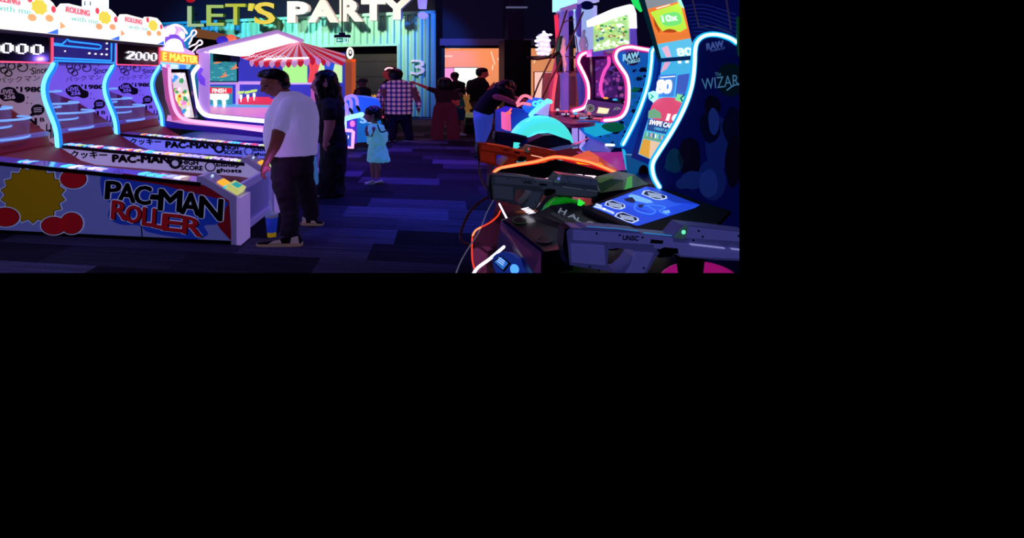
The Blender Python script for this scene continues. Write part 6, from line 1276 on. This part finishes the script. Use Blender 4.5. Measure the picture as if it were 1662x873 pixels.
mb = MB(); f.limb(mb, [(429, 140.0, -.13, 2.0), (433.5, 139.3, -.15, 2.)], 8); mb.build('eyebrow', M_hair, f.r)
mb = MB(); f.ell(mb, 429.5, 144.2, -.125, 2.0, 1.4, 1.0, rot=-20); mb.build('eye', mat('eye_dark', '#141018', .3), f.r)
shoe(f, (488, 397.5, -.385), (417, 398.5, -.40), 19, 9, f.r, M_bk_sh, mat('sole_tan', '#a08880', .6, emit=.18, ecol='#907070'), mat('shoe_panel', '#b8a0ac', .6, emit=.22, ecol='#907898'))  # sole and panels glow a little to show brighter
shoe(f, (490, 364, .32), (525, 365, .31), 16, 8, f.r, M_bk_sh, mat('sole_tan', '#8a7068', .6), mat('shoe_panel', '#7a6a78', .6))

# ---------------- woman with long black hair
f = Fig('person', 'woman in loose black clothes with long black hair standing behind the man in white', 535, 315, 7.3)
sk2 = skin('skin_light', '#a06a78', .05, '#a05880')
b = MB(); pos = f.head(b, 527, 137, 0, 20, -1, 5)
f.limb(b, [(533, 148, 0, 9), (536, 164, 0, 10)])
f.limb(b, [(532, 172, -.34, 10), (535, 188, -.38, 10.5), (535, 204, -.40, 8.8), (532, 218, -.40, 7.5), (529, 228, -.40, 5)], 14)
f.torso(b, [(535, 168, 0, 18, 24), (535, 200, 0, 20, 22), (538, 240, 0, 18, 22)])
f.hand(b, (529, 226, -.40), (527, 243, -.40), 2.5, 6, -1, 1)
f.limb(b, [(536, 240, -.1, 8), (535, 300, -.1, 5)]); f.limb(b, [(544, 240, .1, 8), (546, 300, .1, 5)])
b.build('body', sk2, f.r, remesh=.012, smooth=2)
M_bw = mat('black_cloth', '#0a0912', .9, var=.3, scale=6)
t_ = MB(); f.torso(t_, [(534, 158, 0, 12, 20), (534, 165, 0, 21, 32), (535, 180, 0, 24, 32), (535, 200, 0, 24, 28), (538, 222, 0, 24, 26), (540, 232, 0, 24, 26)]); f.limb(t_, [(534, 166, -.28, 11), (534, 178, -.38, 13), (535, 189, -.39, 13)], 14); f.limb(t_, [(536, 166, .28, 11), (534, 190, .36, 12)], 14)
t_.build('top', M_bw, f.r, remesh=.018, smooth=4, extra=(.03, .15))
p_ = MB(); f.torso(p_, [(540, 226, 0, 21, 26), (541, 240, 0, 22, 28), (540, 262, 0, 22, 28), (538, 285, 0, 22, 28), (537, 305, 0, 23, 28), (537, 316, 0, 23, 28)]); p_.build('skirt', mat('black_skirt', '#08070e', .9, var=.3, scale=6), f.r, remesh=.02, smooth=2, extra=(.05, .12))
h_ = MB(); f.ell(h_, 530, 127, .0, 18, 17, 14); f.limb(h_, [(530, 128, .0, 19), (533, 148, .05, 21), (537, 168, .08, 22), (541, 186, .10, 18), (545, 202, .10, 10), (546, 210, .10, 3)], 16); f.limb(h_, [(521, 122, -.12, 7), (518, 136, -.14, 6.5), (519, 152, -.12, 5), (522, 166, -.1, 3)], 10); f.limb(h_, [(517, 122, 0, 6), (514, 138, .02, 5.5), (516, 160, .02, 5), (520, 176, .0, 4)], 10)
h_.build('hair', M_hair, f.r, remesh=.016, smooth=1, extra=(.05, .06))
shoe(f, (546, 317, -.1), (516, 318, -.12), 7, 7, f.r, M_bk_sh, M_wh_sh, M_wh_sh)
# light blue bag hanging between them
mb = MB(); pb2 = Plane((0, 6.6, 0), (1, 0, 0)); mb.prism(on(pb2, [(506, 256), (511, 258), (514, 284), (515, 300), (508, 298), (505, 275)]), (0, .18, 0)); o = mb.build('shoulder_bag', mat('bag_blue', '#6090c0', .5, emit=.3, ecol='#4888d0')); tag(o, 'light blue bag showing between the man in white and the woman in black', 'bag')

# ---------------- little girl
f = Fig('person', 'little girl in pale mint dress with dark ponytail and white shoes', 609, 297, 8.05)
sk3 = skin('skin_child', '#a87078', .04, '#905878')
b = MB(); f.head(b, 604, 187, 0, 12.5, -1, 4)
f.limb(b, [(607, 196, 0, 4.5), (609, 204, 0, 5.5)]); f.torso(b, [(610, 205, 0, 9, 10), (611, 235, 0, 10, 10)])
f.limb(b, [(606, 208, -.12, 4.2), (601, 221, -.15, 3.8), (596, 219, -.18, 3.2), (594, 211, -.18, 2.6)], 12); f.hand(b, (594, 212, -.18), (595, 204, -.18), 1.5, 2.8, 1)
f.limb(b, [(604, 258, -.04, 5), (605, 272, -.04, 4.6), (606, 288, -.04, 3.2)]); f.limb(b, [(612, 258, .06, 5), (614, 272, .06, 4.6), (613, 288, .06, 3.2)])
b.build('body', sk3, f.r, remesh=.010, smooth=2)
t_ = MB(); f.torso(t_, [(609, 200, 0, 7, 8), (611, 204, 0, 13, 12), (611, 214, 0, 15, 13), (611, 226, 0, 16, 14), (611, 234, 0, 16, 14)]); f.limb(t_, [(604, 205, -.08, 6), (602, 214, -.12, 6.2), (599, 220, -.15, 5.5)]); f.limb(t_, [(618, 206, .06, 6), (624, 218, .1, 6.5), (625, 228, .1, 5)])
t_.build('blouse', mat('mint_cloth', '#a8d8d8', .8, emit=.32, ecol='#58b0d8', var=.08), f.r, remesh=.012, smooth=3, extra=(.02, .1))  # blouse glows in its own colour to look brighter
t_ = MB(); f.torso(t_, [(612, 232, 0, 13, 13), (613, 244, 0, 16, 15), (614, 255, 0, 18, 17), (615, 262, 0, 19, 18)]); t_.build('skirt', mat('mint_skirt', '#98d0d0', .8, emit=.30, ecol='#50a8d0', var=.1), f.r, remesh=.012, smooth=2, extra=(.03, .07))  # skirt brightened by the same added glow
h_ = MB(); f.ell(h_, 606.5, 182, .01, 14.5, 14.5, 11); f.ell(h_, 611, 186.5, .02, 10.5, 13.5, 10); f.ell(h_, 600, 179.5, .0, 9, 12, 6.5, rot=-25); f.limb(h_, [(614, 186, .06, 5), (621, 190, .07, 5.5), (625, 199, .07, 5.5), (624, 208, .07, 3.5), (619, 214, .05, 2)], 10); f.ell(h_, 598, 180, 0, 5, 10, 4, rot=-40)
h_.build('hair', M_hair, f.r, remesh=.011, smooth=1, extra=(.02, .04))
mb = MB(); f.ell(mb, 621.5, 190, -.04, 1.8, 1.8, 1.8); mb.build('hair_tie', glow('hair_tie_red', '#e04858', .7), f.r)
mb = MB(); mb.tube([f.pt((x, y, -.13)) for x, y in spl([(613, 203), (617, 213), (622, 214), (629, 211)], 4)], .011, 6); mb.build('ribbon', M_ink, f.r)
for d, hx, tx in ((-.05, 608, 592), (.07, 622, 603)): shoe(f, (hx, 298.5, d), (tx, 299, d), 6, 4.5, f.r, M_wh_sh, M_wh_sh)

# ---------------- man in checked shirt, seen from behind
def plaid():
    m = mat('plaid_cotton', '#c88098', .85); nt = m.node_tree; N, L = nt.nodes, nt.links; b_ = N['Principled BSDF']
    g = N.new('ShaderNodeNewGeometry'); sp = N.new('ShaderNodeSeparateXYZ'); L.new(g.outputs['Position'], sp.inputs[0])
    def stripe(sock, per, ph, wd):
        a = N.new('ShaderNodeMath'); a.operation = 'MULTIPLY_ADD'; a.inputs[1].default_value = 1/per; a.inputs[2].default_value = ph; L.new(sock, a.inputs[0])
        fr = N.new('ShaderNodeMath'); fr.operation = 'FRACT'; L.new(a.outputs[0], fr.inputs[0]); c = N.new('ShaderNodeMath'); c.operation = 'LESS_THAN'; c.inputs[1].default_value = wd; L.new(fr.outputs[0], c.inputs[0]); return c.outputs[0]
    s1, s2 = stripe(sp.outputs['X'], .125, 0, .42), stripe(sp.outputs['Z'], .11, .2, .42)
    ad = N.new('ShaderNodeMath'); ad.operation = 'ADD'; L.new(s1, ad.inputs[0]); L.new(s2, ad.inputs[1]); hf = N.new('ShaderNodeMath'); hf.operation = 'MULTIPLY'; hf.inputs[1].default_value = .5; L.new(ad.outputs[0], hf.inputs[0])
    cr = N.new('ShaderNodeValToRGB'); cr.color_ramp.interpolation = 'CONSTANT'; e = cr.color_ramp.elements; e[0].color = (.75, .36, .50, 1); e[1].position = .9; e[1].color = (.015, .01, .12, 1); x = e.new(.4); x.color = (.16, .06, .34, 1)
    L.new(hf.outputs[0], cr.inputs[0]); L.new(cr.outputs[0], b_.inputs['Base Color']); L.new(cr.outputs[0], b_.inputs['Emission Color']); b_.inputs['Emission Strength'].default_value = .22
    return m
f = Fig('person', 'man in pink and navy checked shirt and dark jeans, seen from behind', 646, 227, 13.0)
b = MB(); f.head(b, 642, 122, 0, 11.5, 0); f.limb(b, [(643, 128, 0, 6), (644, 138, 0, 8)]); f.torso(b, [(646, 140, 0, 20, 10), (646, 182, 0, 20, 11)])
f.limb(b, [(622, 148, -.1, 7), (617, 165, -.1, 6), (618, 178, -.2, 5)]); f.limb(b, [(670, 146, -.1, 6), (678, 162, -.1, 5.5), (679, 174, -.1, 4)]); f.hand(b, (679, 174, -.1), (680, 183, -.1), 1, 3.4)
f.limb(b, [(636, 186, 0, 8), (634, 218, 0, 5)]); f.limb(b, [(658, 186, 0, 8), (664, 218, 0, 5)])
b.build('body', skin('skin_mid', '#8a5a58', .04, '#903868'), f.r, remesh=.018, smooth=2)
t_ = MB(); f.torso(t_, [(644, 128, 0, 7, 8), (645, 132, 0, 16, 11), (646, 138, 0, 26, 14), (647, 148, 0, 26, 15), (647, 165, 0, 23.5, 15), (647, 178, 0, 23, 15), (647, 185, 0, 23, 15)]); f.limb(t_, [(624, 140, 0, 7), (618, 155, -.1, 7), (615, 170, -.15, 6), (617, 176, -.2, 5.5)]); f.limb(t_, [(667, 139, 0, 7), (675, 152, -.05, 6.5), (679, 166, -.1, 5.5), (679, 173, -.1, 5)])
t_.build('checked_shirt', plaid(), f.r, remesh=.022, smooth=3)
p_ = MB(); f.torso(p_, [(647, 182, 0, 21, 13), (648, 190, 0, 21, 13), (648, 196, 0, 19, 12)]); f.limb(p_, [(639, 190, 0, 11), (637, 208, 0, 8.5), (636, 225, 0, 7)]); f.limb(p_, [(657, 190, 0, 11), (661, 207, .0, 8.5), (665, 224, 0, 7)]); p_.build('jeans', M_jean, f.r, remesh=.02, smooth=2)
h_ = MB(); f.ell(h_, 642, 120, -.03, 12.5, 12, 9.5); f.ell(h_, 642.5, 124, -.05, 11, 9, 8.5); h_.build('hair', M_hair, f.r, remesh=.018, smooth=1)
shoe(f, (655, 228.6, 0), (680, 229.6, -.05), 5, 4, f.r, M_bk_sh, M_wh_sh); shoe(f, (642, 228.6, 0), (629, 229.2, -.05), 5, 4, f.r, M_bk_sh, M_wh_sh)

def standing(label, px, feet, Y, headc, R, face, torso, arms, legs, skinm, topm, botm, hairp=None, tilt=0, hands=(), shoes=(), hm=None, extra=None, hat=None, feet_on=True):
    fy = CY+F*H/Y
    legs = [l[:-1]+[(l[-1][0], fy-3, l[-1][2], l[-1][3])] for l in legs] if feet_on else legs
    f = Fig('person', label, px, feet, Y); b = MB(); f.head(b, headc[0], headc[1], 0, R, face, tilt)
    f.limb(b, [(headc[0], headc[1]+R*.6, 0, R*.5), (torso[0][0], torso[0][1], 0, R*.55)])
    f.torso(b, [(x, y, d, hw*.8, hd*.8) for x, y, d, hw, hd in torso])
    for a in arms: f.limb(b, a)
    for h in hands: f.hand(b, *h)
    for l in legs: f.limb(b, [(x, y, d, w_*.7) for x, y, d, w_ in l])
    b.build('body', skinm, f.r, remesh=.02, smooth=2)
    t = MB(); f.torso(t, torso)
    for a in arms:
        n = 2 if len(a) > 2 else 1; f.limb(t, [(x, y, d, w_*1.3) for x, y, d, w_ in a[:n]])
    t.build('top', topm, f.r, remesh=.022, smooth=2)
    p = MB(); lt = torso[-1]; f.torso(p, [(lt[0], lt[1]-2, lt[2], lt[3]*.96, lt[4]*.96), (lt[0], lt[1]+8, lt[2], lt[3]*.95, lt[4]*.95)])
    for l in legs: f.limb(p, l)
    p.build('trousers', botm, f.r, remesh=.022, smooth=2)
    if hairp:
        h = MB()
        for e in hairp:
            if len(e) == 6: f.ell(h, *e)
            else: f.limb(h, e[0])
        h.build('hair', hm or M_hair, f.r, remesh=.02, smooth=1)
    if feet_on:
        for l in legs:
            x, d = l[-1][0], l[-1][2]; sg = face if face else (1 if x > px else -1); shoe(f, (x-3*sg, fy, d), (x+7*sg, fy+.8, d-.02), 4.5, 3.4, f.r, M_bk_sh, M_bk_sh)
    for s_ in shoes: shoe(f, s_[0], s_[1], s_[2], s_[3], f.r, M_bk_sh, s_[4] if len(s_) > 4 else M_bk_sh)
    return f
skd = skin('skin_dim', '#6a4444', .03, '#803048'); skr = skin('skin_red_lit', '#a04a48', .16, '#c03848')
# ---------------- person with red-lit headset
f = standing('person in dark clothes with glowing red rimmed cap, mostly behind the checked shirt man', 632, 214, 14.6, (631, 119), 9.5, -1, [(633, 129, 0, 6, 7), (634, 136, 0, 15, 10), (634, 160, 0, 15, 10), (634, 172, 0, 14, 10)], [[(624, 138, -.1, 5), (619, 152, -.1, 4.5), (622, 164, -.2, 4)]], [[(630, 175, 0, 8), (630, 207, 0, 6)], [(639, 175, 0, 8), (640, 207, 0, 6)]], skr, M_bw, M_bw, tilt=8)
mb = MB(); f.ell(mb, 633, 113, 0, 11, 11, 6); mb.build('cap', mat('cap_dark_red', '#401018', .6, emit=.1, ecol='#601020'), f.r, remesh=.015, smooth=1)
mb = MB(); mb.tube([f.pt((x, y, -.16)) for x, y in spl([(625, 113), (629, 110.5), (635, 110.5), (640, 113)], 4)], .024, 8); mb.build('cap_light', glow('cap_light_pink', '#ffc8d8', 1.2), f.r)
# ---------------- seated man with a cap at the far counter
f = Fig('person', 'man in dark cap and black shirt bending at the far left counter', 588, 205, 14.0)
b = MB(); f.head(b, 588, 134, 0, 7.5, -1, 5); f.limb(b, [(589, 139, 0, 5), (590, 146, 0, 6)]); f.torso(b, [(590, 146, 0, 12, 9), (589, 175, 0, 12, 9), (589, 205, 0, 9, 9)]); f.limb(b, [(582, 148, -.1, 5), (578, 158, -.2, 4), (584, 163, -.3, 3)]); b.build('body', skd, f.r, remesh=.02, smooth=1)
t_ = MB(); f.torso(t_, [(590, 141, 0, 6, 7), (590, 145, 0, 12, 10), (589, 158, 0, 14, 11), (588, 172, 0, 14, 11)]); f.limb(t_, [(581, 147, -.05, 6), (577, 157, -.15, 5.5)]); t_.build('top', mat('charcoal_shirt', '#101018', .9, emit=.01, ecol='#303050'), f.r, remesh=.02, smooth=2)
t_ = MB(); f.torso(t_, [(589, 170, 0, 13, 10), (589, 180, 0, 12, 10)]); f.limb(t_, [(584, 178, 0, 8), (584, 219, 0, 6)]); f.limb(t_, [(594, 178, 0, 8), (594, 219, 0, 6)]); t_.build('trousers', M_bw, f.r, remesh=.022, smooth=1)
mb = MB(); f.ell(mb, 589.5, 130.5, 0, 8.5, 9, 4.2); f.ell(mb, 582, 132.2, 0, 6, 6, 1.4, rot=-8); mb.build('cap', mat('cap_grey', '#24222e', .7, emit=.02, ecol='#404060'), f.r, remesh=.014, smooth=1)
# far counter with amber lamp
mb = MB(); yc = 15.2; pcn = Plane((0, yc, 0), (1, 0, 0)); r = empty('far_counter', pcn.q(600, 190)*V3(1, 1, 0), 'low dark counter in front of the container doorway with small amber lamps', 'counter')
a, c_ = pcn.q(572, 163), pcn.q(640, 163); mb.box((a.x, yc, 0), (c_.x, yc+.6, a.z)); mb.build('counter_body', M_blk, r)
for i, (x, c) in enumerate(((603, '#c89030'), (608, '#e0b850'), (612, '#a87028'))):
    mb = MB(); q = pcn.q(x, 163, -.2); mb.lathe = None if False else None; mb.cyl(q, q+V3(0, 0, .1), .05, 10); mb.cyl(q+V3(0, 0, .1), q+V3(0, 0, .16), .05, 10, r2=.02); o = mb.build('bottle', glow('amber'+c, c, .7)); tag(o, ['amber bottle at left end of the far counter cluster', 'pale yellow bottle in middle of the far counter cluster', 'brown bottle at right end of the far counter cluster'][i], 'bottle')
# ---------------- woman in brown top with arm stretched out
standing('woman in dark crop top and wide maroon trousers stretching one arm to the left', 722, 222, 13.4, (722, 137), 9, 0, [(722, 143, 0, 5, 6), (722, 147, 0, 14, 10), (722, 155, 0, 17, 11), (724, 166, 0, 15, 11)],
    [[(708, 148, 0, 5), (695, 143.5, -.1, 3.6), (682, 138, -.2, 3), (675, 135, -.2, 2.3)], [(737, 149, 0, 5), (742, 160, -.05, 4.4), (743, 170, -.1, 3.6), (735, 164, -.3, 3)]],
    [[(713, 174, 0, 9.5), (711, 195, 0, 10.5), (709, 220, 0, 11)], [(731, 174, 0, 9.5), (734, 195, 0, 10.5), (736, 222, 0, 11)]], skr, mat('brown_top', '#2a161e', .9, emit=.03, ecol='#602840'), mat('maroon_trousers', '#3a1424', .85, emit=.16, ecol='#601838', var=.25),
    [(722, 133, 0, 12, 12, 8), (724, 139, -.08, 11, 8, 9), (715, 139, -.02, 5, 7, 8), (731, 141, -.02, 6, 7, 7)], hands=[((676, 135.5, -.2), (664, 132.5, -.2), 1, 3.2)])
# ---------------- man in black polo behind, in front of the lit window
standing('man in black polo shirt and glasses looking down in front of the shop window', 772, 215, 15.0, (784, 119), 8.6, 1, [(780, 126, 0, 6, 7), (776, 131, 0, 14, 11), (773, 142, 0, 16, 12), (773, 156, 0, 15, 11), (774, 164, 0, 14, 11)],
    [[(786, 135, -.15, 5.4), (791, 145, -.2, 4.6), (794, 146, -.3, 3.6), (799, 139, -.35, 3)], [(764, 134, .1, 5), (761, 148, .1, 4.5), (766, 158, 0, 4)]],
    [[(768, 168, 0, 8), (766, 190, 0, 7), (765, 212, 0, 6.5)], [(781, 168, 0, 8), (782, 190, 0, 7), (784, 212, 0, 6.5)]], skr, mat('black_polo', '#0a0c14', .9), mat('grey_shorts', '#4a4250', .9),
    [(782, 114.5, 0, 10, 10, 5), (778, 118, 0, 6, 9, 6)], tilt=14, hands=[((799, 139.5, -.35), (802, 133, -.35), 1, 2.6)])
# ---------------- dark figure further left, in front of the white screen
standing('dark silhouetted person standing before the white projection screen', 743, 200, 17.0, (738, 125), 6.8, 0, [(740, 131, 0, 5, 6), (743, 134, 0, 11, 8), (744, 150, 0, 11, 8), (743, 166, 0, 10, 8)], [[(751, 137, 0, 4), (753, 155, 0, 3.4)]], [[(739, 168, 0, 6), (739, 197, 0, 5)], [(748, 168, 0, 6), (748, 197, 0, 5)]],
    skd, mat('dark_green_shirt', '#0c1212', .9), M_bw, [(738, 122, 0, 7.2, 7, 5.4)])
# ---------------- child in blue shorts beside
standing('child in teal shirt and blue shorts standing between the adults by the window', 746, 214, 14.2, (745, 151), 5.5, 1, [(745, 157, 0, 4, 5), (745, 161, 0, 8, 6), (746, 176, 0, 8, 7)], [[(750, 164, -.1, 3), (752, 173, -.1, 2.6), (747, 176, -.2, 2.2)]], [[(743, 180, 0, 6), (742, 192, 0, 5)], [(750, 180, 0, 6), (750, 192, 0, 5)], ],
    skin('skin_kid', '#8a5858', .06, '#804060'), mat('teal_shirt', '#14505c', .8, emit=.05, ecol='#186878'), mat('blue_shorts', '#203060', .8, emit=.04, ecol='#203870'), [(745, 147.5, 0, 6, 6, 4.4)], feet_on=False)
f_last = None
for d, x in ((-.0, 742), (.0, 751)):
    pass
fk = [o for o in COL.objects if o.type == 'EMPTY' and o.get('label', '').startswith('child in teal')][0]
mb = MB(); ff = Fig.__new__(Fig); ff.Y = 14.2; ff.r = fk
ff.limb(mb, [(742, 190, 0, 2.8), (742, 200, 0, 2.6), (743, 215, 0, 2)]); mb.build('shin', MATS['skin_kid'], fk); mb = MB(); ff.limb(mb, [(750, 190, 0, 2.8), (750, 200, 0, 2.6), (750, 215, 0, 2)]); mb.build('shin', MATS['skin_kid'], fk)
for hx, tx in ((740, 749), (747, 757)): shoe(ff, (hx, 219.5, 0), (tx, 219.8, -.03), 4.5, 3.2, fk, M_wh_sh, M_wh_sh)
# ---------------- bin with pale collar and golden toy on it
YBn = 14.6; pbn = Plane((0, YBn, 0), (1, 0, 0)); r = empty('litter_bin', pbn.q(763, 215)*V3(1, 1, 0), 'dark round litter bin with pale green collar', 'bin')
a = pbn.q(763, 190); mb = MB(); mb.cyl((a.x, YBn, 0), (a.x, YBn, a.z), .155, 20); mb.build('drum', M_blk, r)
b_ = pbn.q(763, 183); mb = MB(); mb.cyl((a.x, YBn, a.z), (a.x, YBn, b_.z), .17, 20); mb.build('collar', mat('bin_collar', '#a8b890', .6, emit=.25, ecol='#a0a880'), r)
mb = MB(); mb.ell(pbn.q(757, 160), (.10, .09, .085)); mb.ell(pbn.q(757, 172), (.12, .10, .13)); mb.tube([pbn.q(754, 168), pbn.q(750, 176)], .04, 8); mb.tube([pbn.q(760, 168), pbn.q(764, 175)], .04, 8); mb.tube([pbn.q(755, 178), pbn.q(754, 183)], .045, 8); mb.tube([pbn.q(759, 178), pbn.q(761, 183)], .045, 8); mb.ell(pbn.q(753.5, 155), (.04, .04, .035)); mb.ell(pbn.q(760.5, 155), (.04, .04, .035))
o = mb.build('plush_toy', mat('gold_plush', '#b88840', .9, emit=.3, ecol='#b88040', var=.4, scale=30), None, remesh=.016, smooth=1); tag(o, 'golden plush toy resting on top of the round litter bin', 'toy')

# ---------------- woman leaning over the wheel game
f = Fig('person', 'dark haired woman in black sleeveless top and blue jeans leaning over the glowing wheel game', 783, 245, 9.4)
b = MB(); f.head(b, 822, 144, 0, 13, 1, 50)
f.limb(b, [(817, 147, 0, 6), (810, 152, 0, 8)])
f.torso(b, [(808, 155, 0, 13, 16), (796, 168, 0, 13, 14), (782, 182, 0, 13, 14)])
f.limb(b, [(806, 157, -.22, 7), (818, 160, -.26, 6.4), (832, 166, -.28, 5.4), (846, 171, -.28, 4.4), (858, 174, -.28, 3.5)], 12); f.hand(b, (857, 174, -.28), (868, 176, -.28), 1.5, 4)
f.limb(b, [(812, 152, .2, 6), (832, 158, .24, 5), (850, 163, .26, 4), (860, 165, .26, 3)], 12); f.hand(b, (859, 165, .26), (869, 167, .26), 1.5, 4)
f.limb(b, [(780, 185, 0, 9), (778, 210, 0, 7), (777, 232, 0, 5), (777, 246, 0, 4)])
b.build('body', skin('skin_arm_lit', '#8a4a60', .10, '#a03878'), f.r, remesh=.014, smooth=2)
def tor2(mb, rings, n=22):   # rings across a bent spine: centre px, half-width px along picture normal (nx, ny), depth px
    out = []
    for px, py, nx, ny, hd in rings:
        k = f.Y/F; out.append((f.pt((px, py, 0)), V3(nx*k, 0, -ny*k), V3(0, hd*k, 0)))
    mb.loft(out, n=n)
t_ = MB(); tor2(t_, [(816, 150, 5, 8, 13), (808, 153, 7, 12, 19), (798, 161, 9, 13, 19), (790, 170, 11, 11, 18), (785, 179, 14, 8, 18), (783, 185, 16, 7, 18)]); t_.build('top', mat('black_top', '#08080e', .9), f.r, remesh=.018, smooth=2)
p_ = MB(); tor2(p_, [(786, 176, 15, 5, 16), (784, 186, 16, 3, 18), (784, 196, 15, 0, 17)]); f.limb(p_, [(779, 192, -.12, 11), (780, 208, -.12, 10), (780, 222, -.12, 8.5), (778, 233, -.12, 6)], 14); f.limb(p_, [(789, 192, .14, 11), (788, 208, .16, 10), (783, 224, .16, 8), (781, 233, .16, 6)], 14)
p_.build('jeans', mat('denim_lit', '#5868b8', .8, emit=.36, ecol='#3850d8', var=.35, scale=7), f.r, remesh=.016, smooth=2)  # blue light put into the denim as glow
h_ = MB(); f.ell(h_, 823, 140, 0, 15, 14, 11, rot=10); f.ell(h_, 811, 142, 0, 11, 14, 9); f.limb(h_, [(814, 141, -.1, 8), (826, 150, -.14, 8), (831, 162, -.14, 6), (833, 172, -.12, 3)], 12); f.limb(h_, [(805, 145, -.05, 7), (795, 155, -.08, 5)], 10); h_.build('hair', M_hair, f.r, remesh=.016, smooth=1, extra=(.03, .06))
for d, x in ((-.12, 776), (.16, 781)):
    mb = MB(); f.limb(mb, [(x, 232, d, 5.5), (x-1, 244, d, 5), (x-1, 252, d, 5)]); mb.build('boot', M_bk_sh, f.r)
    shoe(f, (x-6, 256, d), (x+8, 257, d), 6, 4.5, f.r, M_bk_sh, M_bk_sh)
# ---------------- drink cup on the floor
YD = 5.44; c = P(441, 378, YD); r = empty('drink_cup', Vector((c.x, c.y, 0)), 'blue and yellow paper drink cup with clear lid and straw by the man\'s shoe', 'cup')
z0 = 0.0; mb = MB(); zt = .235; zl = max(.0, H-(384-CY)/F*YD)
mb.cyl((c.x, YD, 0), (c.x, YD, .06), .046, 20); mb.build('cup_base', mat('cup_yellow', '#c8a820', .5, emit=.25, ecol='#c8a020'), r)
mb = MB(); mb.cyl((c.x, YD, .05), (c.x, YD, zt-.03), .05, 24, r2=.066); mb.build('cup_body', mat('cup_blue', '#2038b8', .45, emit=.3, ecol='#2038c8', var=.2, scale=20), r)
mb = MB(); mb.cyl((c.x, YD, zt-.03), (c.x, YD, zt+.005), .070, 24, r2=.064); mb.build('lid', mat('cup_lid', '#9098c8', .3, emit=.15, ecol='#8088d0'), r)
mb = MB(); mb.tube([(c.x+.01, YD, zt), (c.x-.02, YD, zt+.13)], .007, 8); mb.build('straw', mat('straw', '#b0b8e0', .4, emit=.2, ecol='#a0a8e0'), r)
# ================================================================ LIGHT

tcw = lambda px, z: cw((CP.q(px, 40)-Lf).dot(CU), z)
light('SPOT', 'spot_container_warm', (-1.5, 17.2, 5.2), 1700, '#fff4d0', .2, tcw(575, 3.2), spot=80)
light('SPOT', 'spot_container_mid', (-5.0, 18.5, 5.2), 1400, '#b8fff4', .2, tcw(450, 3.2), spot=80)
light('SPOT', 'spot_container_left', (-8.5, 20, 5.2), 1300, '#3098ff', .2, tcw(330, 3.2), spot=80)
light('SPOT', 'spot_container_right', (3.4, 16.5, 5.2), 1500, '#2070ff', .2, cw(CL-.3, 2.3), spot=55)
light('SPOT', 'wash_purple', (0, 10.2, 5.4), 1400, '#6838ff', .5, (0, 10.0, 0), spot=75, blend=1)
light('SPOT', 'wash_blue', (1.0, 7.2, 5.4), 1150, '#3448ff', .5, (1.0, 7.0, 0), spot=52, blend=1)
light('AREA', 'wash_back', (2, 15.5, 5.4), 130, '#a04080', 4, (2, 16, 0))
light('AREA', 'wash_left', (-4.0, 6.2, 5.2), 60, '#8078ff', 2.5, (-3.2, 6.8, 0.5))
light('SPOT', 'fill_panel', (.3, .6, 2.6), 90, '#a8a8ff', .5, W(1.3, 0, .55), spot=36, blend=1.)
for k in range(3): light('POINT', 'alley_fill', W(2.2, k*1.25+.6, 1.9), 15, ('#c8b0ff', '#8060ff', '#7050ff')[k], .0)  # added point sources without fittings, brighten the alley beds
light('POINT', 'console_fill', W(-.35, -.1, .75), .8, '#d070ff', .0)  # added source without a fitting, tints console and post pink
light('AREA', 'fill_camera', (-.5, -1.0, 3.6), 6, '#6a70ff', 3, (-.3, 6, 1.2))
light('POINT', 'shirt_key', (-3.0, 4.6, 2.3), 16, '#c8a8ff', .0)
light('SPOT', 'gun_light', (1.2, .8, 2.9), 12, '#9090ff', .3, (1.2, 2.1, 1.), spot=70)
light('POINT', 'pirate_fill', (3.55, 9.3, 2.0), 22, '#ff4060', .0)  # added red source without a fitting, reddens the mast game
